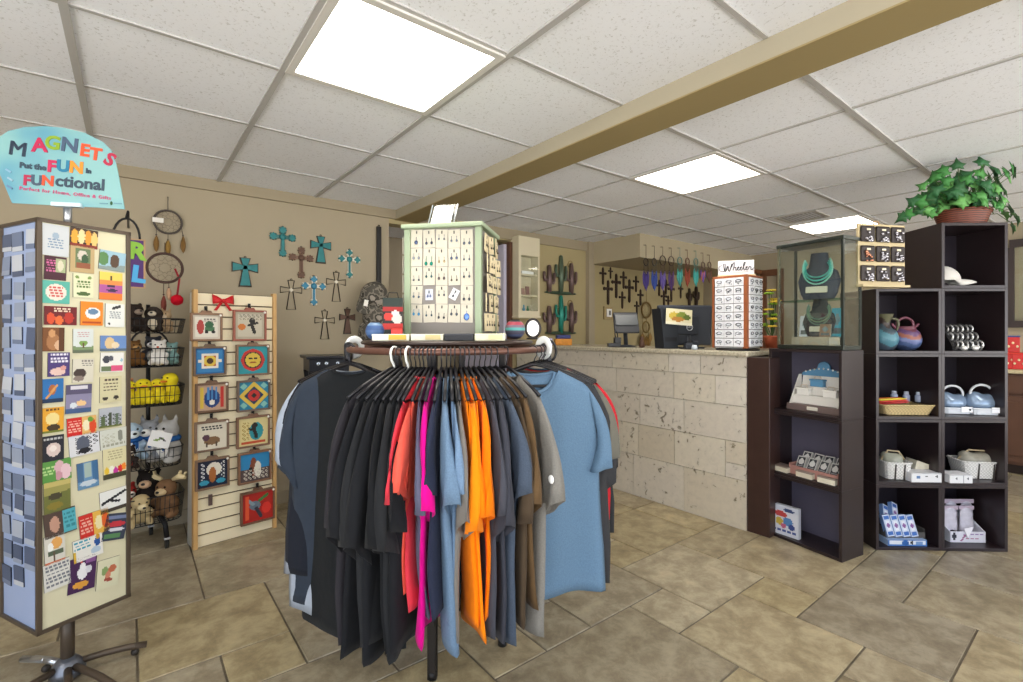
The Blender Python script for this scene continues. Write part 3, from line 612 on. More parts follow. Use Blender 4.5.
def scarf(s, z=1.0):
    b = MB(); b.tube([(.36 * s * math.cos(a), -.05 * s + .34 * s * math.sin(a), z * s) for a in [2 * PI * k / 16 for k in range(16)]], .12 * s, 8, True); b.box((.1 * s, -.42 * s, .72 * s), (.2 * s, .06 * s, .45 * s), None, .01); return b
g0 = 'soft toys in the wire baskets'
Z0 = [t[1] + .004 for t in TZ]
# tier 1 : dark hats and a fluffy dark toy
plush('dark brown fuzzy plush at the front of the highest basket', -.07, -.03, Z0[0], .062, '#2e2622', '#8a7a6c', rz=.4)
plush('black and cream spotted plush in the highest wire basket', .015, -.02, Z0[0], .058, '#3a332e', '#c9bda8', rz=-.3, ears='flop', belly='#cbbfa8')
plush('small tan plush with a pink nose in the highest basket', .075, .02, Z0[0], .05, '#b59a78', '#e0cdb0', rz=-.5, ears='tall', nose='#c06a70')
# tier 2
plush('white plush with a red-orange nose in the second basket', .035, -.055, Z0[1], .056, '#e4e0da', '#f1eee8', rz=-.2, nose='#d2502c')
plush('grey and white penguin-like plush under the ring brace', .02, .05, Z0[1], .064, '#44464e', '#dfe2e4', rz=-.3, belly='#dcdfe2')
plush('brown bear plush beside the white one in the second basket', -.075, -.04, Z0[1], .056, '#6b4b2a', '#b08a56', rz=.3)
plush('pale aqua plush at the outer end of the second basket', .1, -.01, Z0[1], .05, '#8fb6b4', '#c9dcd8', rz=-.6)
# tier 3 ducks
for k, (x, y, s, rz, lb) in enumerate([(-.1, -.05, .055, .3, 'yellow plush duck nearest the spinner in the duck basket'), (-.035, -.045, .058, .0, 'yellow plush duck second in the duck basket'), (.03, -.04, .056, -.2, 'yellow plush duck third in the duck basket'), (.095, -.03, .068, -.9, 'biggest yellow plush duck peeking over the basket end')]):
    plush(lb, x, y, Z0[2], s, '#e3cf2a', 'bill', rz=rz, ears=None, group='yellow ducks')
plush('small peach and pink plush low in the duck basket', -.1, .06, Z0[2], .055, '#d8946c', '#f0c8a8', rz=.2)
# tier 4 huskies
BLUE = FUZZ('#2c5c9c')
s = .095; plush('large grey and white plush husky with a blue scarf', .085, -.03, Z0[3], s, '#a9a8a6', '#eeece8', [('scarf', scarf(s * 1.42), BLUE)], rz=-.9, ears='tall', belly='#eeece8')
s = .088; plush('grey plush husky with a blue scarf behind the large one', .0, .03, Z0[3] + .02, s, '#8f9298', '#e6e6e4', [('scarf', scarf(s * 1.42), BLUE)], rz=-.4, ears='tall', belly='#e6e6e4')
s = .085; plush('pale blue-white plush dog beside the huskies', -.09, -.01, Z0[3] + .03, s, '#a6bcd0', '#dfe8ee', [('scarf', scarf(s * 1.42), BLUE)], rz=.2, ears='flop', belly='#e2e9ee')
plush('dark plush with a red collar at the corner of the husky basket', -.1, -.075, Z0[3], .05, '#3a302c', '#cfc4b4', [('collar', scarf(.05), M('#b83428', .8))], rz=.2)
o = card('paper_sign', .1, .085, .002, [('l', .3, .6, .6, .4, .06, '#7c9a50'), ('l', .5, .4, .75, .55, .05, '#444444')], '#eeeeee', 14, 14, '#dddddd'); o.matrix_world = PF.m @ Matrix.Translation((.03, -.142, (TZ[3][0] + .055))) @ Ry(.35) @ Rx(-.35)
tag(o, 'white paper card with a green sketch lying on the huskies', 'card')
# tier 5
def antlers(s, sides=(1,)):
    b = MB()
    for sx in sides:
        b.tube([(sx * .25 * s, 0, 1.7 * s), (sx * .55 * s, 0, 1.85 * s), (sx * .85 * s, -.05 * s, 1.8 * s)], [.08 * s, .14 * s, .08 * s], 8); b.tube([(sx * .55 * s, 0, 1.85 * s), (sx * .6 * s, 0, 2.1 * s)], .07 * s, 7); b.tube([(sx * .75 * s, 0, 1.85 * s), (sx * .85 * s, 0, 2.05 * s)], .06 * s, 7)
    return b
s = .085; plush('brown plush moose with cream antlers in the lowest basket', .075, -.04, Z0[4], s, '#7a5c42', '#cdb68e', [('antler', antlers(s * 1.42, (sx_,)), FUZZ('#d9c69a')) for sx_ in (-1, 1)], rz=-.7, ears=None)
s = .09; plush('black plush with a tan face at the back of the lowest basket', .0, .05, Z0[4] + .03, s, '#26211f', '#c9a888', rz=-.4)
s = .07; plush('cream and green plush turtle in the lowest basket', -.06, -.06, Z0[4], s, '#b5a27a', '#d8c8a0', [('vest', MB().ell((0, .05 * s, .6 * s), (.55 * s, .4 * s, .5 * s)), FUZZ('#5d7a4c'))], rz=.2, ears=None, tilt=.3)
plush('red and white plush behind the turtle in the lowest basket', -.1, .05, Z0[4] + .02, .07, '#9a2e2a', '#e4dcd2', rz=.3)
# purple sign and its hook
p = onY(137, 252, 3.2); hk = thing('hanging_sign', 'purple sign with green and blue letters on a black hook', 'sign', (p.x, 3.2, p.z), 0)
q0, q1 = onY(118, 238, 3.2), onY(144.5, 288, 3.2); w, h = q1.x - q0.x, q0.z - q1.z; cx = (q0.x + q1.x) / 2 - p.x; cz = (q0.z + q1.z) / 2 - p.z
MB().box((cx, 0, cz), (w, .006, h), Ry(0)).build('board', M('#4b2068', .45), hk)
b = MB(); b.box((cx + w / 2, 0, cz), (.008, .01, h + .006)); b.box((cx, 0, cz + h / 2), (w, .01, .006)); b.box((cx, 0, cz - h / 2), (w, .01, .006)); b.build('border', M('#b59068', .5), hk)
for s, x, y, col in (('R', 137, 252, '#86b83a'), ('L', 138.5, 275, '#4aa6dc')):
    q = onY(x, y, 3.2); text('lettering', s, .115, M(col, .5), hk, (q.x - p.x, -.004, q.z - p.z), (PI / 2, .1, 0), .002, .006)
b = MB(); qa = onY(128, 211, 3.2); pts = []
for k in range(13):
    a = PI * k / 12; qq = onY(126 - 14 * math.cos(a), 240 - 22 * math.sin(a), 3.2); pts.append((qq.x - p.x, .012, qq.z - p.z))
b.tube(pts, .006, 6); b.tube([pts[6], (qa.x - p.x, .012, qa.z - p.z)], .006, 6); b.tube([(qa.x - p.x, .012, qa.z - p.z), (qa.x - p.x, WY - 3.2, qa.z - p.z)], .006, 6); b.build('hook', BLK, hk)

# ================================================================== SLATWALL PANEL AND TILE PLAQUES
A, Bq = onZ(193, 550, 0), onZ(276, 527, 0)
SLR = math.atan2((Bq - A).y, (Bq - A).x); SLW = (Bq - A).length; SL = Fr(((A.x + Bq.x) / 2, (A.y + Bq.y) / 2, 0), SLR)
sw = thing('slatwall_stand', 'freestanding pale wooden slatwall panel with framed tiles', 'display rack', SL.loc, SLR)
LEAN = .0; HSL = 1.425; hw = SLW / 2
b = MB(); n = 21; ph = HSL / n
for k in range(n): b.b2((-hw + .02, .004, ph * k + .004), (hw - .02, .022, ph * (k + 1) - .004))
b.build('slat_boards', M('#e6d9b8', .5, 0, .06, 8), sw)
MB().b2((-hw + .02, .012, 0), (hw - .02, .026, HSL)).build('backing', M('#5d4c34', .8), sw)
for s in (-1, 1):
    b = MB(); b.b2((s * hw - .0105 - .0105 * s, -.012, 0), (s * hw + .0105 - .0105 * s, .03, HSL + .015), .002); b.build('side_trim', M('#c39a62', .5, 0, .12, 18), sw)
    b = MB(); b.grid([[(s * (hw - .002), .03, 0), (s * (hw - .002), .03, HSL)], [(s * (hw - .002), .13, 0), (s * (hw - .002), .06, HSL)]], False); b.prism([(.03, 0), (.13, 0), (.07, HSL), (.03, HSL)], -.004, .004, Matrix.Translation((s * (hw - .006), 0, 0)) @ Rz(PI / 2)); b.build('end_panel', M('#d8d4cc', .5), sw)
# red bow
bw = thing('ribbon_bow', 'red ribbon bow at the top of the slatwall panel', 'bow', SL.w(SL.at(223, 301, -.01).x, -.012, SL.at(223, 301, -.01).z), SLR)
RED = M('#c3161f', .5)
for s in (-1, 1):
    b = MB(); b.grid([[(s * u * .055, -.012 * math.sin(u * PI) - .002 + .006 * v, (v * .028 + .004) * (.25 + u * .75) + .006 * u) for v in (-1, 0, 1)] for u in (0, .25, .5, .75, 1)]); o = b.build('loop', RED, bw)
    m_ = o.modifiers.new('s', 'SOLIDIFY'); m_.thickness = .003
    b = MB(); b.grid([[(s * (.01 + u * .03) + v * .008, -.004, -.01 - u * .045) for v in (-1, 1)] for u in (0, .5, 1)]); o = b.build('tail', RED, bw); m_ = o.modifiers.new('s', 'SOLIDIFY'); m_.thickness = .003
MB().ell((0, -.01, 0), (.011, .01, .013)).build('knot', RED, bw)
T, R_, Y_, K_, W_ = '#2f9aa6', '#c8352c', '#e3c24a', '#26221f', '#efe8d8'
plq = [
 (207,327,30, [('r',.1,.1,.9,.9,W_),('e',.28,.5,.13,.3,'#b8443c'),('r',.45,.5,.8,.68,'#4d7a52'),('e',.5,.7,.07,.07,K_),('e',.75,.7,.07,.07,K_),('e',.6,.4,.16,.14,'#3a6a48'),('s',.4,.15,.85,.3,2,'#7a7068')], '#e2d6c4', '#8a6a52', 'plaque of a green truck and red tree, first row under the bow'),
 (250.5,325.5,31, [('r',.1,.1,.9,.9,'#cfc6b0'),('e',.22,.55,.13,.12,'#d27a34'),('e',.58,.35,.1,.14,K_),('l',.55,.45,.65,.75,.06,K_),('l',.45,.5,.75,.4,.04,K_),('w',.15,.1,.9,.3,'#8a8478')], '#bdb49e', '#9a5a4a', 'plaque of a dark dancing flute player beside an orange sun, first row'),
 (210.5,361,31, [('r',.05,.05,.95,.95,'#3a86c0'),('r',.2,.2,.8,.8,W_),('r',.28,.28,.72,.72,'#b8432e'),('e',.5,.5,.22,.22,Y_),('e',.5,.5,.12,.12,'#4a3020'),('r',.1,.45,.2,.55,W_),('r',.8,.45,.9,.55,W_)], '#2f6ea8', '#6e5a48', 'blue plaque with a golden disc in a red and white square, second row'),
 (253.5,360,31, [('e',.5,.5,.4,.4,R_),('e',.5,.5,.3,.3,'#2a2a2a'),('e',.5,.5,.26,.26,Y_),('l',.38,.45,.46,.45,.03,K_),('l',.55,.45,.63,.45,.03,K_),('l',.42,.6,.58,.6,.03,'#a05a20')], T, '#7e6450', 'turquoise plaque with a smiling yellow sun face and red rays'),
 (212.5,397.5,31, [('r',.1,.1,.2,.9,Y_),('r',.8,.1,.9,.9,R_),('e',.5,.55,.28,.35,'#1f3f7a'),('r',.33,.1,.4,.6,'#4a8ac8'),('r',.47,.05,.54,.6,'#4a8ac8'),('r',.61,.1,.68,.6,'#4a8ac8'),('e',.5,.7,.1,.1,W_)], '#c7a58a', '#6d5340', 'striped plaque with a navy raised hand, third row'),
 (254.5,395.5,31, [('d',.5,.5,.5,.5,Y_),('d',.5,.5,.34,.34,'#2a3a5a'),('e',.5,.5,.2,.2,R_),('e',.5,.5,.08,.08,K_),('d',.15,.15,.12,.12,'#88c8c0'),('d',.85,.15,.12,.12,'#88c8c0'),('d',.15,.85,.12,.12,'#88c8c0'),('d',.85,.85,.12,.12,'#88c8c0')], '#2a86a8', '#6e5c50', 'blue plaque with a yellow star and red centre, third row'),
 (212.5,436,32, [('s',.15,.12,.85,.32,2,'#3a3a3a'),('e',.5,.68,.28,.16,'#8a6a4a'),('e',.3,.55,.12,.12,'#5a3a4a'),('r',.3,.75,.36,.9,'#5a4a3a'),('r',.62,.75,.68,.9,'#5a4a3a')], '#e8e0cc', '#7a6250', 'cream plaque with a bison and dark words, fourth row'),
 (254,431.5,31, [('e',.6,.5,.24,.32,T),('e',.55,.28,.1,.1,K_),('l',.5,.35,.6,.7,.06,K_),('l',.5,.45,.35,.4,.04,K_),('r',.1,.85,.9,.95,'#c8502c'),('w',.1,.15,.35,.8,'#a88a3a')], '#e6d69a', '#7a5a46', 'yellow plaque with a dark flute player before a teal disc, fourth row'),
 (213,473.5,32, [('e',.55,.35,.26,.26,W_),('e',.5,.55,.12,.3,'#b06a34'),('e',.22,.82,.16,.1,'#3aa0c0'),('e',.78,.82,.16,.1,'#3aa0c0'),('w',.1,.1,.25,.7,'#f0f0f0'),('w',.8,.1,.92,.7,'#f0f0f0')], '#20263e', '#7a604c', 'night plaque with a howling coyote before a white moon'),
 (255.5,467,31, [('r',0,0,1,.55,'#2e8cc4'),('e',.45,.5,.12,.35,'#8a4a2e'),('e',.6,.6,.12,.3,W_),('r',.3,.5,.4,.95,K_),('w',.1,.6,.95,.95,'#d8d0c0')], '#5a4a4a', '#7e5c44', 'sky-blue plaque with brown and white horses, fifth row'),
 (258.5,506.5,32, [('e',.4,.45,.18,.16,'#6a7a8a'),('l',.35,.4,.15,.2,.05,'#8aa0a8'),('l',.45,.55,.6,.85,.06,'#3a3a44'),('e',.78,.6,.16,.2,'#e8382c'),('l',.55,.3,.8,.15,.05,'#3a7a3a'),('r',.1,.1,.2,.9,'#e85a34')], '#b8281f', '#70503c', 'red plaque with a grey hummingbird, lowest on the panel'),
]
for i, (x, y, sz, ops, bg, fc, label) in enumerate(plq):
    c = SL.at(x, y, -.03); wd = (SL.at(x + sz / 2, y, -.03).x - SL.at(x - sz / 2, y, -.03).x); a_ = wd / 2 * 1.07
    t = thing('tile_plaque', label, 'framed tile', SL.w(c.x, -.004, c.z), SLR, 'framed art tiles on the slatwall panel')
    b = MB(); f = .011; FM = M(fc, .6, 0, .2, 25)
    for s in (-1, 1): b.b2((s * (a_ - f / 2) - f / 2, -.028, -a_), (s * (a_ - f / 2) + f / 2, -.004, a_), .002); b.b2((-a_ + f, -.028, s * (a_ - f / 2) - f / 2), (a_ - f, -.004, s * (a_ - f / 2) + f / 2), .002)
    b.b2((-a_ + f, -.012, -a_ + f), (a_ - f, -.006, a_ - f)); b.prism([(-.03, a_), (.03, a_), (.022, a_ + .014), (-.022, a_ + .014)], -.02, -.006); b.build('frame', FM, t)
    o = card('tile', 2 * (a_ - f), 2 * (a_ - f), .006, ops, bg, 34, 34, '#8a8070', t); o.location = (0, -.012, 0)
    b = MB(); b.tube([(0, -.006, a_ + .03), (0, -.018, a_ + .028), (0, -.024, a_ + .012), (0, -.03, a_ + .016)], .0025, 6); b.box((0, -.004, a_ + .024), (.014, .006, .03)); b.build('hook', BLK, t)
    MB().ell((a_ - .012, -.03, a_ - .012), (.007, .003, .007)).build('price_dot', M('#ece8e0', .5), t)
c = SL.at(210.5, 500, -.006); o = tag(MB().box((0, 0, 0), (.018, .012, .06)).box((0, -.014, .02), (.006, .03, .006)).build('slat_hook', M('#5d4a44', .5), None, SL.w(c.x, -.004, c.z), (0, 0, SLR)), 'empty dark hook on the slatwall below the coyote plaque', 'hook')
# ================================================================== ROUND CLOTHES RACK
RLAT, RD, RR = -.245, 1.90, .37
RC = W(RLAT, RD); RZ = 1.139
PHI0 = math.atan2(-FW.y, -FW.x)       # world angle of the direction from the rack towards the camera
def ang(phi): return PHI0 + math.radians(phi)          # phi counted from the camera side, positive to the right
rk = thing('round_clothes_rack', 'round clothes rack with a brown tube ring and dark wood top', 'clothes rack', (RC.x, RC.y, 0), 0)
TUBE = M('#6b4a3e', .35, .35); DK = M('#2c2322', .45)
MB().tube([(RR * math.cos(2 * PI * k / 64), RR * math.sin(2 * PI * k / 64), RZ) for k in range(64)], .0115, 10, True).build('ring', TUBE, rk)
MB().lathe([(.30, 1.155), (.325, 1.158), (.33, 1.163), (.325, 1.170), (.30, 1.172)], 56).build('rack_top', M('#33241d', .35, 0, .25, 10), rk)
for k in range(4):
    a = ang(-8 + 90 * k); c, s = math.cos(a), math.sin(a); q = .212
    lg = MB().box((q * c, q * s, .58), (.024, .024, 1.155), Rz(a), .003).build('leg', M('#3a3634', .35, .6), rk)
    MB().lathe([(.017, 0), (.017, .02), (.012, .026)], 12, (q * c, q * s, 0)).build('foot', M('#1a1919', .5), lg)
    b = MB(); b.tube([(q * c, q * s, RZ - .0), (RR * c, RR * s, RZ)], .009, 8); b.build('spoke', TUBE, rk)
b = MB(); b.tube([(.235 * math.cos(ang(-8)), .235 * math.sin(ang(-8)), .2), (.235 * math.cos(ang(172)), .235 * math.sin(ang(172)), .2)], .01, 8); b.tube([(.235 * math.cos(ang(82)), .235 * math.sin(ang(82)), .2), (.235 * math.cos(ang(262)), .235 * math.sin(ang(262)), .2)], .01, 8); b.build('cross_brace', M('#3a3634', .35, .6), rk)
# size rings hung on the tube
for phi, label in ((-91, 'white round size marker at the left of the rack ring'), (82, 'white round size marker hung on the ring near the blue shirt')):
    a = ang(phi); b = MB(); b.tube([(0, .031 * math.cos(q), .031 * math.sin(q)) for q in [2 * PI * k / 28 for k in range(28)]], .014, 10, True, True, .25)
    tag(b.build('size_marker', M('#eef0ee', .4), None, (RC.x + RR * math.cos(a), RC.y + RR * math.sin(a), RZ + .004), (0, 0, a + (PI / 2 if True else 0) + (.9 if phi < 0 else -.7))), label, 'size marker')
# ------------------------------------------------------------------ shirts on hangers
def cloth(col, heather=0.0):
    k = ('cloth', col)
    if k in MATS: return MATS[k]
    m = M(col, .9, 0, .10 + heather, 220 if heather else 40, .12, .12, key=k)
    m.node_tree.nodes['Principled BSDF'].inputs['Sheen Weight'].default_value = .04
    return m
def shirt(parent, col, L, seed, W_=.262, open_=1.0, collar=None, sl=1.0, bend=0.0):
    """T-shirt hung by the shoulders; local x outward from the rack, z=0 at the ring, y thickness"""
    r = random.Random(seed); mt = cloth(col, .12 if collar == 'h' else 0)
    ph = [r.uniform(0, 6.28) for _ in range(6)]; A1, A2 = r.uniform(.008, .016), r.uniform(.005, .011); sl = sl * r.uniform(.96, 1.05); cuff = r.uniform(-.02, .02); flare = r.uniform(-.02, .025)
    zb = -L; NX, NS = 26, 22; out = [] ; sway = r.uniform(-.02, .02)
    def hw(s): return W_ * (.97 - .05 * math.sin(min(1, s * 1.3) * PI) + (flare - .03) * s)
    def ztop(x, f):           # shoulder line, dipping at the neck
        u = abs(x); z = -.066 - .50 * max(0, u - .075) - 1.3 * max(0, u - .195)
        if u < .08: q = math.sqrt(max(0, 1 - (u / .08) ** 2)); z -= (.085 if f else .022) * q
        return z
    def yoff(x, s):
        g = s ** .8
        return sway * s * s + bend * x * s + g * (A1 * math.sin(16 * x + ph[0] + 2.2 * s) + A2 * math.sin(31 * x + ph[1] - 1.4 * s)) + .004 * math.sin(9 * s + ph[2]) * s
    def thick(x, s, w):
        e = max(0, 1 - (abs(x) / w) ** 4) ** .5
        return (.006 + (.014 + .006 * math.sin(ph[3] + 24 * x)) * min(1, s * 2.5)) * e * open_
    P = {}
    for f in (1, 0):
        P[f] = []
        for j in range(NX + 1):
            col_ = []
            for i in range(NS + 1):
                s = i / NS; u = -1 + 2 * j / NX; w = hw(s); x = u * w; x0 = u * min(w, .235)
                z = ztop(x0, f) * (1 - s) + zb * s + .006 * s * math.sin(20 * x + ph[4]); xx = x0 * (1 - min(1, s * 3)) + x * min(1, s * 3)
                y = yoff(xx, s) + (-1 if f else 1) * thick(xx, s, w)
                col_.append((xx, y, z))
            P[f].append(col_)
    b = MB(); b.grid(P[1]); b.grid([list(c) for c in P[0]][::-1]); bmesh.ops.remove_doubles(b.b, verts=b.b.verts, dist=.0008)
    o = b.build('shirt_body', mt, parent)
    md = o.modifiers.new('solid', 'SOLIDIFY'); md.thickness = .0022; md.offset = -1
    for sx in (-1, 1):
        b = MB(); cu = []
        n = 14
        # sleeve: stacked rings from the armhole to the cuff
        A_t, A_b = Vector((.200 * sx, 0, -.128)), Vector((.243 * sx, 0, -.34)); C_t, C_b = Vector(((.275 + .012 * sl) * sx, 0, -.375 * sl - .02 + cuff)), Vector((.205 * sx, 0, -.43 * sl - .01 - cuff))
        rows = []
        for i in range(9):
            q = i / 8; t_ = A_t.lerp(C_t, q) + Vector((sx * .028 * math.sin(q * PI) , 0, .02 * math.sin(q * PI))); d_ = A_b.lerp(C_b, q); row = []
            for k in range(n):
                a = 2 * PI * k / n; m_ = (t_ + d_) * .5; h_ = (t_ - d_) * .5
                p = m_ + h_ * math.cos(a); y = math.sin(a) * (.010 + .011 * q) * open_ + .009 * q * math.sin(5 * q + 3 * a + ph[5] + sx) + .018 * q * math.sin(ph[1])
                base = yoff(.24 * sx, .25 + .2 * q)
                row.append((p.x, p.y + y + base, p.z))
            row.append(row[0]); rows.append(row)
        b.grid(rows); bmesh.ops.remove_doubles(b.b, verts=b.b.verts, dist=.0006)
        o = b.build('sleeve', mt, parent); md = o.modifiers.new('solid', 'SOLIDIFY'); md.thickness = .0022; md.offset = -1
    pts = []
    for k in range(25):
        u = -1 + 2 * k / 24; x = .079 * u; pts.append((x, yoff(x, 0) - .008 * math.sqrt(max(0, 1 - u * u)), ztop(x, 1)))
    for k in range(1, 24):
        u = 1 - 2 * k / 24; x = .079 * u; pts.append((x, .008 * math.sqrt(max(0, 1 - u * u)), ztop(x, 0)))
    MB().tube(pts, .0075, 6, True, True, .5).build('collar', mt, parent)
PLAST = M('#17161a', .35); WIRE = M('#3a3a3e', .3, .6)
def hanger_meshes():
    b = MB(); pts = [(.008 - .016 * math.cos(a) * 1.0 - .008, 0, .012 + .014 * math.sin(a)) for a in [PI * k / 8 for k in range(-1, 9)]]
    hookp = [(-.004 + .017 * math.cos(a), 0, -.002 + .017 * math.sin(a)) for a in [math.radians(d) for d in range(160, -31, -19)]] + [(.012, 0, -.018), (.003, 0, -.032), (0, 0, -.05)]
    b.tube(hookp, .0022, 6); hk = b
    a = MB(); a.tube([(-.2, 0, -.124), (-.13, 0, -.092), (-.04, 0, -.06), (0, 0, -.05), (.04, 0, -.06), (.13, 0, -.092), (.2, 0, -.124), (.185, 0, -.131), (0, 0, -.128), (-.185, 0, -.131)], .0055, 7, True)
    return hk, a
hk, ar = hanger_meshes(); proto = thing('clothes_hanger', 'hanger', 'hanger', (0, 0, 0), 0, 'black hangers on the round rack')
hk.build('hook', WIRE, proto); ar.build('hanger_arms', PLAST, proto); protoused = False
BK, BK2 = '#1c1d20', '#252628'
shirts = [   # place on the ring, facing, colour, length, width, fullness, sleeve length, description, weave
 (-81, -93, '#8f959f', .84, .262, 1, 1.0, 'pale grey T-shirt showing only its edge, outermost left on the rack', ''),
 (-76, -100, '#a3acb9', .97, .248, 1, 1.05, 'light bluish-grey T-shirt, third behind the big black one', ''),
 (-73, -98, '#23262f', .84, .265, 1, 1.1, 'navy-black T-shirt second behind the big black front-facing one', ''),
 (-67, -103, '#343c48', .94, .268, 1, 1.15, 'dark slate T-shirt directly behind the big black front-facing one', ''),
 (-62, -113, '#202224', 1.0, .252, 1.3, 1.1, 'extra large black T-shirt facing front at the left of the rack', ''),
 (-21, -25, '#2d2b2f', .80, .262, 1, 1.2, 'charcoal T-shirt, first of the black cluster beside the front-facing black one', ''),
 (-18.4, -21, BK, .83, .262, 1, 1.3, 'black T-shirt second in the black cluster', ''),
 (-15.9, -17, BK2, .79, .262, 1, 1.22, 'black T-shirt third in the black cluster', ''),
 (-13.5, -13.5, BK, .84, .262, 1, 1.34, 'black T-shirt fourth in the black cluster', ''),
 (-11.1, -11, '#191a1c', .80, .262, 1, 1.22, 'black T-shirt fifth in the black cluster', ''),
 (-8.8, -9, BK2, .83, .262, 1, 1.26, 'black T-shirt sixth in the black cluster', ''),
 (-6.6, -7, BK, .80, .258, 1, 1.12, 'black T-shirt last in the cluster, beside the coral one', ''),
 (-4.8, -6.5, '#d63c4a', .70, .215, .6, .95, 'coral red T-shirt between the black cluster and the orange-pink one', ''),
 (-2.7, -2.7, '#e05a4a', .66, .22, .6, .9, 'salmon orange-pink T-shirt squeezed beside the coral one', ''),
 (-.9, -.6, '#5a5a70', .71, .245, .6, 1.0, 'purplish grey T-shirt just before the magenta one', ''),
 (.8, 1.2, '#d80a88', .78, .262, .8, 1.0, 'bright magenta T-shirt hanging as a thin strip', ''),
 (3.9, 2.5, '#2a2f42', .70, .27, .9, .9, 'dark navy heather T-shirt overlapping the magenta one', 'h'),
 (6.3, 6, '#677f98', .81, .266, 1.1, 1.0, 'steel blue T-shirt with a long hem beside the navy heather one', 'h'),
 (8.2, 8.5, '#6f88a4', .72, .25, .6, .9, 'lighter steel blue T-shirt tucked behind the long steel blue one', 'h'),
 (10.2, 10.5, '#77726c', .76, .256, .8, 1.12, 'warm grey T-shirt just before the orange ones', ''),
 (12.8, 12.5, '#f27e08', .74, .258, .8, 1.06, 'orange T-shirt, first of the three orange ones', ''),
 (14.9, 14.9, '#f58810', .78, .264, .8, 1.1, 'orange T-shirt, middle of the three orange ones', ''),
 (17, 17.5, '#ee7806', .72, .262, .8, 1.04, 'orange T-shirt, last of the three, next to charcoal', ''),
 (19.8, 20, '#44454d', .77, .258, .9, 1.0, 'charcoal T-shirt beside the last orange one', ''),
 (22.5, 22.5, '#3c3d45', .80, .264, .9, 1.12, 'dark charcoal T-shirt second after the orange ones', ''),
 (25.3, 24.5, '#46505f', .81, .258, .9, 1.0, 'slate blue-grey T-shirt third after the orange ones', 'h'),
 (28.3, 26.5, '#4b3e30', .77, .262, .9, 1.1, 'dark brown T-shirt before the lighter brown one', ''),
 (31.6, 28, '#5f4a32', .72, .262, .9, 1.05, 'medium brown T-shirt between dark brown and grey', ''),
 (38, 30, '#7b7872', .80, .266, 1.1, 1.05, 'grey T-shirt with a small white sleeve tag beside the brown ones', 'h'),
 (61, 103, '#64809a', .86, .275, 1.3, 1.0, 'denim blue T-shirt facing front at the right of the rack', 'h'),
 (68, 93, '#3a3a3c', .86, .28, 1, 1.2, 'charcoal T-shirt directly behind the front-facing blue one', ''),
 (74, 93, '#6d6a60', .82, .27, 1, 1.0, 'olive grey T-shirt second behind the front-facing blue one', ''),
 (80, 90, '#c02530', .66, .275, 1, 1.0, 'red T-shirt showing a thin edge behind the blue one', ''),
 (86, 92, '#2f3032', .72, .285, 1, 1.15, 'black T-shirt behind the red edge at the right of the rack', ''),
 (98, 98, '#3f5570', .56, .265, 1, 1.0, 'navy blue T-shirt farthest back on the right of the rack', ''),
]
for i, (phi, dr, col, L, w, op, sl_, label, cs) in enumerate(shirts):
    a = ang(phi); p = (RC.x + RR * math.cos(a), RC.y + RR * math.sin(a), RZ)
    a = ang(dr); t = thing('t_shirt', label, 't-shirt', p, a, 'T-shirts on the round rack')
    flip = 1
    shirt(t, col, L, 100 + i, w, op, cs, sl_)
    if label.startswith('grey T-shirt with a small white'):
        MB().ell((.277, -.012, -.35), (.012, .005, .013)).build('sleeve_tag', M('#f2f2ee', .5), t)
    h = proto if not protoused else copy_tree(proto); protoused = True
    h.location = p; h.rotation_euler = (0, 0, a); h['label'] = 'hanger holding the ' + label
# shorten hanger labels to what fits
for o in bpy.data.objects:
    if o.get('category') == 'hanger':
        ws = o['label'].split(); o['label'] = ' '.join(ws[:16])
# two empty white hangers on the ring and a black clip bundle
for phi, label in ((-20.5, 'white tubular hanger hook above the black shirts'), (-12.8, 'second white hanger hook, nearer the coral shirt')):
    a = ang(phi); t = thing('clothes_hanger', label, 'hanger', (RC.x + RR * math.cos(a), RC.y + RR * math.sin(a), RZ), a)
    MB().tube([(.02 * math.cos(q), 0, -.004 + .02 * math.sin(q)) for q in [math.radians(d) for d in range(175, -31, -20)]] + [(.014, 0, -.028), (.003, 0, -.04), (0, 0, -.055)], .004, 8).build('hook', M('#e8e8e2', .4), t)
    MB().tube([(-.1, 0, -.09), (0, 0, -.054), (.1, 0, -.09), (0, 0, -.1)], .005, 7, True).build('hanger_arms', M('#e8e8e2', .4), t)
a = ang(-84); t = thing('clip_bundle', 'black plastic size clip at the left end of the rack ring', 'clip', (RC.x + (RR + .01) * math.cos(a), RC.y + (RR + .01) * math.sin(a), RZ - .012), a)
MB().box((0, 0, 0), (.03, .05, .075), None, .012).build('clip_body', PLAST, t)
MB().tube([(.0, -.03, .02), (0, -.036, -.01), (0, -.03, -.03)], .006, 8).build('clip_spring', M('#3c3e48', .3), t)
a = ang(88); t = thing('hanger_bundle', 'black loop of spare hanger hooks at the right end of the ring', 'hanger clip', (RC.x + (RR + .02) * math.cos(a), RC.y + (RR + .02) * math.sin(a), RZ - .01), a)
MB().tube([(.028 * math.cos(q), .004 * math.sin(3 * q), .04 * math.sin(q)) for q in [2 * PI * k / 20 for k in range(20)]], .005, 8, True).build('loop', PLAST, t)
MB().box((-.0, .0, -.02), (.02, .02, .045), None, .006).build('clip_body', PLAST, t)

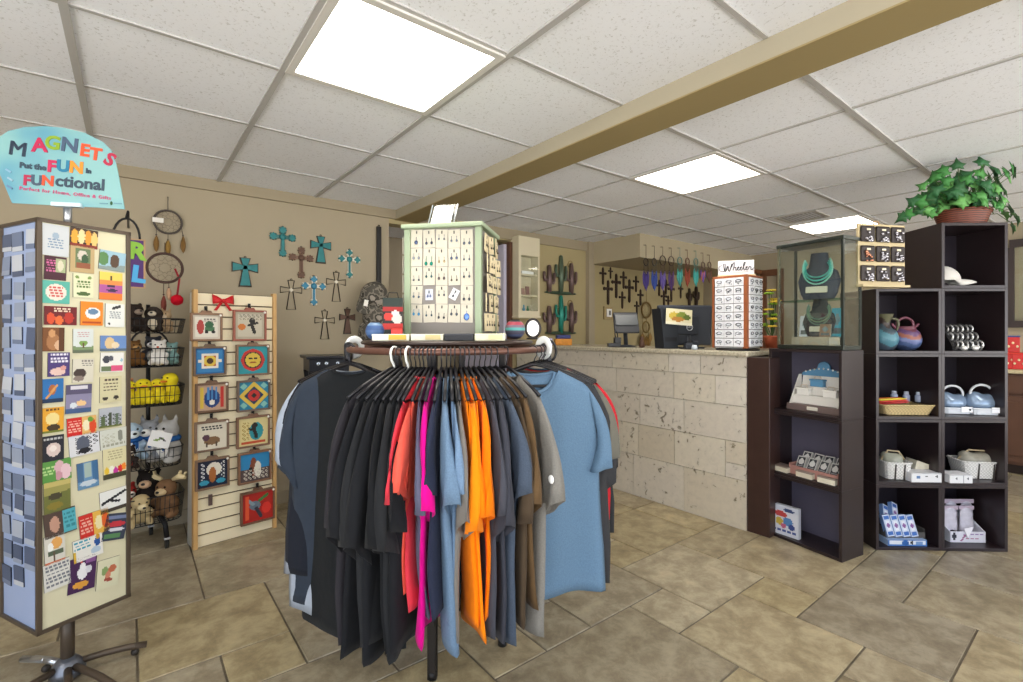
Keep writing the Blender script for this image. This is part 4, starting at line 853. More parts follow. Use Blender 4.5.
# ================================================================== EARRING DISPLAY ON THE RACK
JZ = 1.172
jl, jr = W((404 - 511.5) / FPX * 1.89, 1.89), W((481 - 511.5) / FPX * 1.83, 1.83)
JR = math.atan2((jr - jl).y, (jr - jl).x); JW = (jr - jl).length; JD = .27
jc = (jl + jr) * .5; perp = Vector((-math.sin(JR), math.cos(JR), 0)); jc = jc + perp * (JD / 2)
J = Fr((jc.x, jc.y, JZ), JR); hw = JW / 2; hd = JD / 2; JH = EYE + (HOR - 222.5) * 1.85 / FPX - JZ
jt = thing('earring_display', 'pale green earring display box on top of the clothes rack', 'display rack', J.loc, JR)
GRN = M('#98a78a', .5, 0, .05, 15); GRY = M('#8a847e', .7)
MB().b2((-hw - .008, -hd - .01, 0), (hw + .008, hd + .01, .016), .003).build('base', GRN, jt)
MB().b2((-hw - .01, -hd - .012, JH - .018), (hw + .01, hd + .012, JH), .005).build('lid', GRN, jt)
for sx in (-1, 1):
    for sy in (-1, 1): MB().b2((sx * hw - .012 - .012 * sx, sy * hd - .012 - .012 * sy, .016), (sx * hw + .012 - .012 * sx, sy * hd + .012 - .012 * sy, JH - .018), .002).build('corner_post', GRN, jt)
MB().b2((-hw + .02, -hd + .012, .016), (hw - .02, -hd + .018, JH - .018)).build('front_panel', GRY, jt)
MB().b2((hw - .018, -hd + .02, .016), (hw - .012, hd - .02, JH - .018)).build('side_panel', GRY, jt)
MB().b2((-hw + .012, -hd + .02, .016), (-hw + .018, hd - .02, JH - .018)).build('side_panel', GRY, jt)
MB().b2((-hw + .02, hd - .018, .016), (hw - .02, hd - .012, JH - .018)).build('rear_panel', GRY, jt)
CARDM = M('#cbc4b2', .6); SILV = M('#6f7684', .25, .9)
ordn = ['first', 'second', 'third', 'fourth', 'fifth']
sty = [['#5c6478','#4a5264','#8f959c','#7d8590','#5d6672'],['#8a909a','#1f7a6e','#c9b48a','#5d6a86','#6a7280'],['#5f6670','#3f6a70','#6b6260','#7c7468','#5a626c'],['#5f6c7c','#7a86a8','#6a6e78','#4a4e58','#4c5258'],['#4f93c0','#3f5a6a','#4a4c52','#5a606a','#4f78b8']]
def ecard(fr, x, z, y, w, h, label, drops, tilt=0, cm=None, rzadd=0.0, group='earring cards on the green display'):
    p = fr.w(x, y, z); t = thing('earring_card', label, 'earring card', p, fr.rz + rzadd, group)
    t.rotation_euler = (0, tilt, fr.rz + rzadd)
    MB().b2((-w / 2, -.003, -h / 2), (w / 2, 0, h / 2)).build('card', cm or CARDM, t)
    MB().b2((-.002, -.0045, h / 2 - .016), (.002, -.003, h / 2 - .005)).build('hang_slot', M('#3c3a36', .6), t)
    for sx, dz, ln, col, rr in drops:
        b = MB(); b.tube([(sx, -.005, dz + ln), (sx, -.005, dz)], .0009, 5); b.ell((sx, -.006, dz - rr), (rr, .003, rr * 1.25)); b.build('earring', M(col, .25, .4), t)
    return t
for r in range(5):
    for c in range(5):
        px = 411.6 + c * 12.6 + 4.5; py = 238.5 + r * 18.7
        q = J.at(px, py, -hd + .005); w = .047; h = .070; col = sty[r][c]; tilt = random.Random(r * 5 + c).uniform(-.05, .05)
        place = ordn[c] + ' earring card in the ' + ['top', 'second', 'third', 'fourth', 'bottom'][r] + ' row of the green display'
        if r == 4 and c == 4: ecard(J, q.x, q.z, -hd + .012, w, h, 'card with one round blue pendant at the bottom corner of the green display', [(0, -.002, .012, '#5a7ec0', .0115)], tilt)
        elif r == 3 and c == 1: ecard(J, q.x, q.z, -hd + .012, .03, .042, 'small bluish card in the gap of the fourth row of the green display', [(-.005, -.002, .006, col, .004), (.006, -.002, .006, col, .004)], 0, M('#c8cbd8', .5))
        elif r == 3 and c == 3: ecard(J, q.x, q.z + .002, -hd + .012, .03, .042, 'small white card hanging tilted in the fourth row of the green display', [(0, -.004, .008, col, .004)], .5, M('#dcdde2', .5))
        elif r == 0 and c == 0: ecard(J, q.x, q.z, -hd + .012, w, h, 'single-pendant card at the top corner of the green display', [(.0, -.008, .014, '#4b5876', .007)], tilt)
        elif r == 1 and c == 1: ecard(J, q.x, q.z, -hd + .012, w, h, 'card with two green stone drops in the second row of the green display', [(-.011, -.018, .022, '#14806c', .0065), (.011, -.018, .022, '#14806c', .0065)], tilt)
        else: 
            rr = [.0042, .005, .0036][(r + c) % 3]; dz = [-.004, -.012, .002][(r * 2 + c) % 3]
            ecard(J, q.x, q.z, -hd + .012, w, h, place, [(-.0105, dz, .014, col, rr), (.0105, dz, .014, col, rr)], tilt)
# side cards, hung facing out of the right and left side
JS = Fr(J.w(hw, 0, 0), JR + PI / 2); JSL = Fr(J.w(-hw, 0, 0), JR - PI / 2)
k = 0
for r in range(5):
    for c in range(4):
        x = -hd + .045 + c * .058; z = JH - .075 - r * .076
        t = ecard(JS, x, z, -.008 - .005 * ((r + c) % 3), .048, .068, 'cream earring card on the narrow right side of the green display', [(-.01, -.006, .012, '#6a6258', .004), (.01, -.006, .012, '#6a6258', .004)], random.Random(k).uniform(-.15, .15), M('#d9c9a2', .6), random.Random(k + 50).uniform(-.25, .25), 'cream cards on the side of the green display'); k += 1
for r in range(5):
    ecard(JSL, hd - .045, JH - .075 - r * .076, -.012, .048, .068, 'cream earring card seen edge-on at the left side of the green display', [(-.01, -.006, .012, '#6a6258', .004)], 0, None, 0, 'edge-on cards left of the green display')
# acrylic sign holder on the lid
p = J.at(441, 220, -.02); t = thing('sign_holder', 'clear acrylic holder with a white paper notice on the green display', 'sign', J.w(p.x, -.02, JH), JR + .0)
mm = Rx(-.25)
ph_ = .112
b = MB(); b.prism([(-.062, 0), (.05, 0), (.066, ph_), (-.046, ph_)], -.002, .0, mm); b.build('clear_panel', glass('#f4f8f8', 'acrylic', .2), t)
b = MB(); b.prism([(-.05, .006), (.036, .006), (.05, ph_ - .008), (-.034, ph_ - .008)], -.0045, -.003, mm); b.build('paper', M('#f6f6f4', .6), t)
b = MB(); b.prism([(-.062, 0), (-.059, 0), (-.043, ph_), (-.046, ph_)], -.004, .002, mm); b.prism([(.047, 0), (.05, 0), (.066, ph_), (.063, ph_)], -.004, .002, mm); b.b2((-.062, -.005, 0), (.05, .05, .003)); b.build('clear_rim', M('#a8aeb0', .1, .3), t)
# flat boxes in front of the display
for (x0, x1, top, bot, col, lid, label) in [(372, 409, 335, 341.5, '#e9e6d2', '#d9b13c', 'white and yellow flat box at the left end of the rack top'), (411, 443, 335, 341.5, '#ece6d0', '#d8c48a', 'cream flat box in front of the earring display'), (444.5, 473, 334.5, 341.5, '#26272b', '#3a3b40', 'black flat tray in front of the earring display'), (475, 505, 334.5, 341.5, '#e6dfc2', '#d6cf9e', 'cream flat box at the right end of the rack top')]:
    d = 1.665; a_, c_ = at(x0, bot, d), at(x1, bot, d); m_ = (a_ + c_) * .5; w = (c_ - a_).length; h = (bot - top) * d / FPX
    ax = math.atan2((c_ - a_).y, (c_ - a_).x); t = thing('flat_box', label, 'box', (m_.x, m_.y, 1.173) + Vector((-math.sin(ax), math.cos(ax), 0)) * 0 if False else Vector((m_.x, m_.y, 1.173)), ax)
    MB().b2((-w / 2, 0, 0), (w / 2, .06, h * .72), .001).build('box_body', M(col, .5), t)
    MB().b2((-w / 2 - .001, -.001, h * .72), (w / 2 + .001, .061, h), .001).build('lid', M(lid if col == '#26272b' else col, .5), t)
    if col != '#26272b': MB().b2((-w * .05, -.002, h * .12), (w * .42, 0, h * .9)).build('printed_label', M(lid, .5), t)
# painted pottery balls and the round mirror standing on the rack top
def pottery(px, py, d, r, label, cols, z):
    p = at(px, py, d); t = thing('pottery_globe', label, 'pottery', (p.x, p.y, z), 0)
    n = len(cols); 
    b = MB(); prof = [(r * math.cos(a), r + r * math.sin(a)) for a in [-PI / 2 + .25 + (PI - .7) * k / 18 for k in range(19)]]
    V = b.lathe(prof, 28); b.build('pot', [M(cols[0], .4)], t).data
    ob = t.children[0]; ob.data.materials.clear()
    for c in cols: ob.data.materials.append(M(c, .4))
    for f in ob.data.polygons: f.material_index = min(n - 1, max(0, int((f.center.z / (2 * r)) * n)))
    MB().lathe([(r * .42, 1.9 * r), (r * .5, 1.96 * r), (r * .42, 1.98 * r)], 20).build('rim', M('#3b2a26', .5), t)
    return t
pottery(515, 331, 1.93, .040, 'round painted pot banded in turquoise and dark purple beside the display', ['#3a3648', '#4f5a78', '#4f4a5a', '#58a8a4', '#7d6a78', '#b04a5a', '#33484a'], 1.173)
pottery(375, 329, 1.78, .034, 'round blue pot on the rack top beneath the camouflage caps', ['#3f5a88', '#4c6c9c', '#3f5a88', '#64809f'], 1.173)
p = at(533, 331, 2.0); t = thing('round_mirror', 'small oval table mirror in a dark frame beside the painted pot', 'mirror', (p.x, p.y, 1.173), -YAW)
b = MB(); b.tube([(.029 * math.cos(a), 0, .045 + .037 * math.sin(a)) for a in [2 * PI * k / 28 for k in range(28)]], .0055, 8, True); b.build('frame', M('#2c2422', .4), t)
b = MB(); b.lathe([(.0271, -.002), (.0271, .002)], 28, (0, 0, .045), 1, 1.3, True, Rx(PI / 2)); b.build('mirror_glass', M('#cfcdc4', .12, .6), t)
b = MB(); b.lathe([(.028, 0), (.026, .006), (.008, .01)], 20); b.build('foot', M('#2c2422', .4), t)
# red and black gift bag standing on the rack top
bgp = at(393, 333, 1.80); t = thing('gift_bag', 'black and red printed gift bag behind the earring display', 'bag', (bgp.x, bgp.y, 1.173), -YAW + .2)
o = card('bag_body', .072, .155, .03, [('r', 0, 0, 1, .2, '#26332c'), ('r', 0, .2, 1, .32, '#a8221e'), ('e', .3, .45, .25, .1, '#d23a30'), ('e', .7, .5, .25, .12, '#e0d8cc'), ('e', .6, .36, .2, .06, '#e8e2d8'), ('r', 0, .62, 1, .75, '#c02a22'), ('r', 0, .75, 1, 1, '#222a26')], '#201f1e', 16, 28, '#201f1e', t); o.location = (0, .015, .0775)
b = MB()
for s in (0,): b.tube([(-.02, .0, .153), (-.015, .0, .175), (.015, .0, .175), (.02, .0, .153)], .002, 6)
b.build('handle', M('#20201f', .6), t)
p = at(397, 328, 1.74); tag(MB().box((0, 0, .021), (.04, .03, .042), Rz(.2), .006).build('red_pouch', M('#d8342a', .4), None, (p.x, p.y, 1.173), (0, 0, -YAW)), 'small shiny red pouch in front of the printed gift bag', 'pouch')
# ================================================================== ON THE BACK WALL
CT = 1.0885                                  # top of the counter
def bar(b, x0, z0, x1, z1, w0, w1, y0=-.012, y1=0.0):
    d = Vector((x1 - x0, z1 - z0)).normalized(); n = Vector((-d.y, d.x))
    b.prism([(x0 + n.x * w0, z0 + n.y * w0), (x0 - n.x * w0, z0 - n.y * w0), (x1 - n.x * w1, z1 - n.y * w1), (x1 + n.x * w1, z1 + n.y * w1)], y0, y1)
TEAL = M('#2a7678', .5, .2, .25, 30); BRONZE = M('#5d4436', .5, .3, .2, 30); IRON = M('#3a3128', .5, .5)
def wall_cross(kind, px, py, hpx, wpx, cols, label, tilt=0.0):
    p = onY(px, py, WY); d = p.dot(FW); h = hpx * d / FPX; r = ray(px, py); w = wpx * d / FPX * 1.12
    t = thing('wall_cross', label, 'cross', (p.x, WY - .001, p.z), 0, 'crosses on the tan wall'); t.rotation_euler = (0, tilt, 0)
    H, w2 = h / 2, w / 2; zc = H * .34
    b = MB(); e = MB()
    if kind == 'flare':                       # arms that widen outwards, dark rim and coloured inlay
        for m_, k, y0 in ((e, 1.0, -.010), (b, .78, -.016)):
            for x1, z1, wa, wb in ((0, H, .16, .42), (0, -H, .2, .5), (-w2, zc, .18, .42), (w2, zc, .18, .42)):
                L = 1 if k == 1 else .93
                bar(m_, 0, zc, x1 * L, zc + (z1 - zc) * L, w2 * wa * k, w2 * wb * k, y0, 0)
    elif kind == 'outline':
        pts = []
        for x, z in ((.16, .30), (.16, .30), (.3, 1), (-.3, 1), (-.16, zc / H + .12), (-1, zc / H + .2), (-1, zc / H - .2), (-.16, zc / H - .1), (-.42, -1), (.42, -1), (.16, zc / H - .1), (1, zc / H - .2), (1, zc / H + .2), (.16, zc / H + .12)): pts.append((x * w2, -.006, z * H))
        pts = pts[2:]; e.tube([p_ for p_ in pts], .0042, 5, True); b.box((0, -.006, zc), (.02, .008, .02), Ry(PI / 4))
    elif kind == 'fleur':
        for x1, z1 in ((0, H * .72), (0, -H * .72), (-w2 * .72, zc), (w2 * .72, zc)): bar(e, 0, zc, x1, z1 if x1 == 0 else zc, w2 * .15, w2 * .17, -.01, 0)
        for x1, z1 in ((0, H * .82), (0, -H * .8), (-w2 * .78, zc), (w2 * .78, zc)):
            b.prism([(x1 + a_ * w2 * .35, z1 + c_ * w2 * .35) for a_, c_ in ((0, 1), (.45, .45), (1, 0), (.45, -.45), (0, -1), (-.45, -.45), (-1, 0), (-.45, .45))], -.016, 0)
            for da in (PI / 4, 3 * PI / 4, 5 * PI / 4, 7 * PI / 4): e.ell((x1 + w2 * .28 * math.cos(da), -.008, z1 + w2 * .28 * math.sin(da)), w2 * .12, None, 1)
        b.ell((0, -.012, zc), (w2 * .3, .01, w2 * .3), None, 2); bar(b, 0, zc, 0, -H * .6, w2 * .1, w2 * .1, -.015, 0)
    e.build('cross_rim', cols[1], t); b.build('cross_face', cols[0], t)
    MB().tube([(.006 * math.cos(a), -.006, H + .006 + .006 * math.sin(a)) for a in [2 * PI * k / 10 for k in range(10)]], .0022, 5, True).build('hanging_loop', IRON, t)
WIT = M('#dcd6c6', .6)
AQ = M('#3a7f9c', .5, .2, .25, 30)
wall_cross('flare', 245, 272.5, 29, 21, (TEAL, IRON), 'plain teal cross with dark rim, by itself left of the cluster')
wall_cross('fleur', 282.5, 242, 28, 20, (TEAL, M('#3f6f6c', .5)), 'turquoise cross with leafy tips, highest in the cluster')
wall_cross('fleur', 301, 263, 30, 19, (BRONZE, M('#7d5f4c', .5)), 'brown cross with leafy tips between the turquoise ones')
wall_cross('flare', 320.5, 250, 27, 18, (TEAL, IRON), 'plain teal cross with dark rim at the top of the cluster')
wall_cross('fleur', 349, 264, 27, 18, (TEAL, WIT), 'teal and white leafy cross nearest the end of the wall')
wall_cross('outline', 291, 295, 29, 18, (WIT, IRON), 'open wire cross lowest left in the cluster, beside the blue one')
wall_cross('fleur', 313.5, 291, 28, 19, (AQ, WIT), 'blue cross with white-edged leafy tips at the middle of the cluster')
wall_cross('outline', 336, 287, 29, 17, (WIT, IRON), 'open wire cross on the right of the blue leafy one')
wall_cross('outline', 324.5, 325, 28, 17, (WIT, IRON), 'open wire cross in the bottom row beside the small brown one')
wall_cross('flare', 347, 321.5, 25, 14, (BRONZE, IRON), 'small dark brown cross, lowest on the wall')
def dreamcatcher(px, py, rpx, Yw, label, ringc, feathc, drops, top, group, gap=.03, webc='#6a5a48', seed=0, rmin=.0035):
    """ring with web, hanging cord up to row `top`, and drops (dx px, end row)"""
    p = onY(px, py, Yw - gap); d = p.dot(FW); R = rpx * d / FPX; rd = random.Random(seed)
    t = thing('dreamcatcher', label, 'dreamcatcher', p, 0, group)
    MB().tube([(R * math.cos(a), 0, R * math.sin(a)) for a in [2 * PI * k / 28 for k in range(28)]], max(rmin, R * .09), 7, True).build('hoop', M(ringc, .7), t)
    b = MB(); n = 10
    for q in (1, .68, .4):
        P = [(R * q * math.cos(2 * PI * k / n + (1 - q)), 0, R * q * math.sin(2 * PI * k / n + (1 - q))) for k in range(n)]; q2 = q * .72
        for k in range(n): b.tube([P[k], (R * q2 * math.cos(2 * PI * (k + .5) / n + (1 - q)), 0, R * q2 * math.sin(2 * PI * (k + .5) / n + (1 - q))), P[(k + 1) % n]], .0009, 4)
    b.build('web', M(webc, .7), t)
    zt = onY(px, top, Yw - gap).z - p.z
    MB().tube([(0, 0, R), (0, 0, zt)], .0025, 5).tube([(0, 0, zt), (0, gap, zt + .004)], .003, 5).build('cord', M(ringc, .8), t)
    for i, (dx, ye, wf) in enumerate(drops):
        x = dx * d / FPX * 1.05; ze = onY(px, ye, Yw - gap).z - p.z; x0 = max(-R * .95, min(R * .95, x)); z0 = -math.sqrt(max(0, R * R - x0 * x0)); fl = min(.17 if len(drops) > 3 else .11, (z0 - ze) * .7); fc = feathc[i % len(feathc)]
        m_ = MB(); m_.tube([(x0, 0, z0), (x, 0, ze + fl)], .0018, 5); m_.ell((x, 0, ze + fl), .006, None, 1); o = m_.build('bead_string', M(ringc, .7), t)
        f = MB(); w = wf
        prof = [(0, 1.0), (.5, .86), (.95, .62), (1, .4), (.7, .15), (0, 0)]
        ptsL = [(x - w * u + .002 * rd.uniform(-1, 1), 0, ze + fl * v) for u, v in prof]; ptsR = [(x + w * u, 0, ze + fl * v) for u, v in prof]
        f.grid([ptsL, [(x, -.004, ze + fl * v) for u, v in prof], ptsR]); ff = f.build('feather', M(fc, .85, 0, .15, 50), t); sm = ff.modifiers.new('s', 'SOLIDIFY'); sm.thickness = .0025
    return t
dreamcatcher(168, 222, 11.5, WY, 'small dreamcatcher with three amber feather drops, highest on the tan wall', '#4e4640', ['#7a5a2c', '#8a6a30'], [(-9, 253, .014), (0, 255, .014), (12, 252, .014)], 197, 'dreamcatchers on the tan wall', .02)
tg = onY(158, 220, WY - .045); tag(MB().box((0, 0, 0), (.055, .003, .028)).build('price_tag', M('#ece8e0', .6), None, tg), 'white price tag on the small dreamcatcher', 'price tag')
t = dreamcatcher(165, 268, 14.5, WY - .09, 'larger brown dreamcatcher with red cords and a red pompom', '#4a342c', ['#7a3a30', '#c9a080'], [(-1, 313, .014), (3, 300, .012)], 243, 'dreamcatchers on the tan wall', .03)
q = onY(177, 300, WY - .12); p = onY(165, 268, WY - .12); b = MB(); b.tube([(q.x - p.x - .01, 0, .0), (q.x - p.x + .012, 0, -.06), (q.x - p.x, 0, q.z - p.z + .02)], .006, 6); b.build('red_cord', M('#9c2230', .8), t)['label'] = 'red cord'
MB().ell((q.x - p.x, 0, q.z - p.z), (.034, .03, .034)).build('pompom', M('#d0182c', .95, 0, .2, 80, .1, .6), t)['label'] = 'red pompom'
# caps on a hanging strip
cp = onY(378, 228, WY); strip = thing('cap_strip', 'black hanging strip for caps at the end of the tan wall', 'hanging strip', (cp.x, WY - .02, 0), 0)
zt, zb = onY(378, 227, WY).z, onY(378, 345, WY).z
MB().b2((-.018, -.008, zb), (.018, .012, zt), .002).build('strap', M('#1f1d1c', .6), strip)
MB().tube([(0, .01, zt - .005), (0, -.012, zt + .008), (0, .02, zt + .014)], .004, 6).build('hook', IRON, strip)
def cap_mat(key, cols):
    if key in MATS: return MATS[key]
    m = M(cols[0], .9, key=key); nt = m.node_tree; bb = nt.nodes['Principled BSDF']; n = nt.nodes.new('ShaderNodeTexNoise'); n.inputs['Scale'].default_value = 15; n.inputs['Detail'].default_value = 2
    tc = nt.nodes.new('ShaderNodeTexCoord'); nt.links.new(tc.outputs['Object'], n.inputs['Vector']); cr = nt.nodes.new('ShaderNodeValToRGB'); cr.color_ramp.interpolation = 'CONSTANT'; e = cr.color_ramp.elements
    e[0].position = 0; e[0].color = (*rgb(cols[0]), 1); e[1].position = .44; e[1].color = (*rgb(cols[1]), 1); k = e.new(.52); k.color = (*rgb(cols[2]), 1); k = e.new(.6); k.color = (*rgb(cols[3]), 1)
    nt.links.new(n.outputs['Fac'], cr.inputs[0]); nt.links.new(cr.outputs[0], bb.inputs['Base Color']); return m
CAMO = cap_mat('camo', ['#56524a', '#837c70', '#45413a', '#9a9286'])
def baseball_cap(name, label, loc, rot, mat, s=1.0, brim=None, group=None):
    t = thing(name, label, 'cap', loc, 0, group); t.rotation_euler = rot
    b = MB(); prof = [(.088 * s * math.cos(a), .095 * s * math.sin(a)) for a in [PI / 2 * k / 8 for k in range(9)]]; b.lathe(prof, 24, (0, 0, 0), 1, 1.12, False); b.build('crown', mat, t)
    MB().ell((0, 0, .096 * s), (.008 * s, .008 * s, .005 * s), None, 1).build('top_button', mat, t)
    b = MB(); R = []
    for i in range(4):
        q = i / 3; R.append([((.088 * s) * math.sin(a) * (1 - .08 * q), -(.088 * 1.12 * s) * math.cos(a) - q * .075 * s * max(0, math.cos(a)) ** .6, .004 * s - .03 * s * q * q + .014 * s * q * math.cos(a) - .02 * s * math.sin(a) ** 2 * q) for a in [math.radians(-68 + 136 * k / 12) for k in range(13)]])
    b.grid(R); o = b.build('brim', brim or mat, t); m_ = o.modifiers.new('s', 'SOLIDIFY'); m_.thickness = .004 * s
    return t
for i, (px, py, rot, lb) in enumerate([(374, 296, (.75, .35, -.75), 'grey-brown camouflage cap highest on the hanging strip'), (376, 318, (.7, -.2, -.5), 'camouflage cap in the middle of the hanging strip'), (372, 332, (.8, .15, -.8), 'camouflage cap lowest on the hanging strip')]):
    p = onY(px, py, WY - (.13 if i < 2 else .10)); baseball_cap('baseball_cap', lb, p, rot, CAMO, 1.15, None, 'camouflage caps')
tg = onY(366, 303, WY - .27); tag(MB().box((0, 0, 0), (.03, .003, .045), Ry(.2)).build('price_tag', M('#f0ece4', .6), None, tg), 'white price tag hanging from the top camouflage cap', 'price tag')
# black stand between rack and wall
p = onZ(326, 360, .9); bs = thing('black_side_table', 'small black carved side table against the tan wall behind the rack', 'table', (1.02, 3.3, 0), -.12)
bx = at(326, 356, 3.3); bs.location = (bx.x, bx.y, 0); zt = EYE - (355 - HOR) * 3.3 / FPX; hw = .125
BB = M('#1b1c22', .3)
MB().b2((-hw - .02, -hw - .02, zt - .02), (hw + .02, hw + .02, zt), .004).build('tabletop', BB, bs)
MB().b2((-hw, -hw, zt - .1), (hw, hw, zt - .02), .003).build('apron', BB, bs)
for sx in (-1, 1):
    for sy in (-1, 1): MB().lathe([(.02, 0), (.016, .1), (.026, .3), (.018, .5), (.026, zt - .22), (.016, zt - .16), (.024, zt - .1)], 12, (sx * (hw - .02), sy * (hw - .02), 0)).build('leg', BB, bs)
for x in (-.07, -.02, .05): MB().ell((x, -hw - .004, zt - .05), (.014, .005, .014)).build('stud', M('#aab4c0', .2, .8), bs)
MB().b2((-hw, -hw, .25), (hw, hw, .27)).build('lower_shelf', BB, bs)
# wall cabinet with a glass front beside the passage
CREAM = M('#d2c8ac', .6)
cab = thing('wall_cabinet', 'cream wall cabinet with three shelves behind a glass front', 'cabinet', (3.0, WY, 0), 0)
x0, x1, zb, zt = -.112, .152, 1.36, 2.12; yf = -.12
b = MB(); b.prism([(x0, zb), (x0 + .03, zb), (x0 + .03, zt), (x0, zt)], yf, 0); b.prism([(x1 - .02, zb), (x1, zb), (x1, zt), (x1 - .02, zt)], yf, 0)
b.b2((x0 + .03, yf, zb), (x1 - .02, 0, zb + .05)); b.b2((x0 + .03, yf, 1.94), (x1 - .02, 0, zt)); b.b2((x0 + .03, -.012, zb + .05), (x1 - .02, 0, 1.94)); b.build('cabinet_body', CREAM, cab)
for z in (1.55, 1.75): MB().b2((x0 + .03, -.10, z), (x1 - .02, -.012, z + .016)).build('shelf', CREAM, cab)
MB().b2((x0 - .01, yf - .01, zb - .02), (x1 + .01, 0, zb), .004).build('bottom_moulding', CREAM, cab)
MB().b2((x0 + .031, yf + .006, zb + .051), (x1 - .021, yf + .009, 1.939)).build('glass_pane', glass(), cab)
for i, (x, z, w, h, c, lb) in enumerate([(-.02, 1.412, .03, .06, '#4f94b8', 'small blue figurine on the bottom shelf of the glass-front cabinet'), (.03, 1.412, .03, .05, '#3e7a5c', 'small green figurine on the bottom shelf of the glass-front cabinet'), (-.03, 1.567, .04, .06, '#b08a80', 'pinkish card on the middle shelf of the glass-front cabinet'), (.025, 1.567, .045, .08, '#8f6a64', 'brown framed card on the middle shelf of the glass-front cabinet')]):
    o = MB(); o.lathe([(w * .4, 0), (w * .5, h * .3), (w * .25, h * .6), (w * .3, h * .85), (w * .1, h)], 12) if i < 2 else o.box((0, 0, h / 2 + .004), (w, .006, h), Rx(-.12))
    tag(o.build('figurine' if i < 2 else 'greeting_card', M(c, .5), None, (3.02 + x, WY - .06, z)), lb, 'ornament' if i < 2 else 'card')
tag(MB().b2((0, 0, 0), (.15, .07, .03), .006).build('white_tray', M('#f4f4f4', .3), None, (2.95, WY - .095, 1.767)), 'white tray on the top shelf of the glass-front cabinet', 'tray')
# cactus sculptures
CG, CP = M('#4c5d4a', .4, .4, .2, 20), M('#6e5a58', .4, .4, .2, 20)
def cactus(b, x, z, h, w):
    b.tube([(x, -.02, z), (x, -.025, z + h * .5), (x, -.022, z + h)], [w * .8, w, w * .7], 10); b.ell((x, -.022, z + h), w * .7, None, 1)
    for s, q, r in ((-1, .45, .3), (1, .35, .38)):
        b.tube([(x, -.022, z + h * q), (x + s * w * 1.9, -.022, z + h * (q + .02)), (x + s * w * 2.3, -.022, z + h * (q + .1)), (x + s * w * 2.3, -.022, z + h * (q + r))], w * .5, 8); b.ell((x + s * w * 2.3, -.022, z + h * (q + r)), w * .5, None, 1)
for (py0, py1, lb, tip) in ((293, 256, 'green and bronze metal cactus sculpture higher on the yellow-lit wall', '#5a6a58'), (334, 297, 'metal cactus sculpture with a teal and red middle cactus, lower on the wall', '#2f8a7a')):
    a_, c_ = onY(543, py0, WY), onY(575, py0, WY); t = thing('cactus_sculpture', lb, 'wall sculpture', ((a_.x + c_.x) / 2, WY - .002, a_.z), 0, 'metal cactus sculptures'); w = c_.x - a_.x; H = (py0 - py1) * a_.dot(FW) / FPX
    b = MB(); b.ell((0, -.02, .01), (w * .52, .02, .018)); b.build('ground_strip', M('#3f5240', .5, .3), t)
    for x, h, c in ((-.36, .7, CP), (0, 1.0, M(tip, .35, .4, .2, 16)), (.33, .82, CP)):
        b = MB(); cactus(b, x * w, .01, H * h, w * .066); b.build('cactus', c, t)
    b = MB(); b.tube([(w * .33 + .035 * math.cos(q), -.006, H * .86 + .035 * math.sin(q)) for q in [2 * PI * k / 18 for k in range(18)]], .004, 6, True); b.build('sun_ring', M('#8a7444', .4, .5), t)
# small dark crosses under the bulkhead
for i, (x, y, h, lb) in enumerate([(602.5, 276, 15, 'small dark cross, first in the top row under the bulkhead'), (610, 273, 10, 'shortest dark cross, second in the top row under the bulkhead'), (607.6, 292.5, 21, 'tall dark cross directly above the framed switch'), (615.7, 286, 21, 'tall dark cross second from the pillar in the middle row'), (623, 280, 15, 'dark cross third in the top row under the bulkhead'), (628.9, 291, 20, 'tall dark cross third in the middle row, above the payment terminal'), (635.5, 284, 14, 'dark cross fourth in the top row beside the feathers'), (621.8, 300, 15, 'dark cross just above the payment terminal'), (640, 297.5, 14, 'dark cross at the upper corner of the large tan dreamcatcher'), (636.3, 308, 12, 'dark cross lowest of all, beside the terminal screen'), (658.7, 288, 14, 'dark cross under the purple feathers, first after the dreamcatcher cord'), (665.5, 287, 13, 'dark cross under the purple feathers, second after the dreamcatcher cord'), (663.4, 299, 15, 'dark cross just above the monitor corner'), (670.8, 292, 17, 'dark cross under the brown feathers above the monitor'), (667.8, 303, 13, 'low dark cross touching the monitor top'), (680.2, 291, 13, 'dark cross alone above the yellow leaflet')]):
    p = onY(x, y, WY); d = p.dot(FW); hh = h * d / FPX / 2; w = hh * .55
    b = MB(); bar(b, 0, -hh, 0, hh, hh * .13, hh * .13, -.014, 0); bar(b, -w, hh * .35, w, hh * .35, hh * .13, hh * .13, -.014, 0)
    for cx, cz in ((0, hh), (0, -hh), (-w, hh * .35), (w, hh * .35)): b.ell((cx, -.007, cz), (hh * .2, .008, hh * .2), None, 1)
    b.ell((0, -.012, hh * .35), hh * .16, None, 1)
    tag(b.build('wall_cross', M('#33231c', .6), None, (p.x, WY - .001, p.z)), lb, 'cross', 'small dark crosses under the bulkhead')
for x, y, h, lb in ((688, 298, 17, 'small dark cactus ornament on the back wall, nearer the crosses'), (694.8, 297, 19, 'small dark cactus ornament on the back wall, nearer the sunglasses tower')):
    p = onY(x, y, WY); d = p.dot(FW); hh = h * d / FPX; b = MB(); cactus(b, 0, -hh / 2, hh, hh * .1)
    tag(b.build('cactus_ornament', M('#38291f', .6), None, (p.x, WY - .001, p.z)), lb.replace('sunglasses', 'jewelry'), 'wall ornament', 'small cactus ornaments')
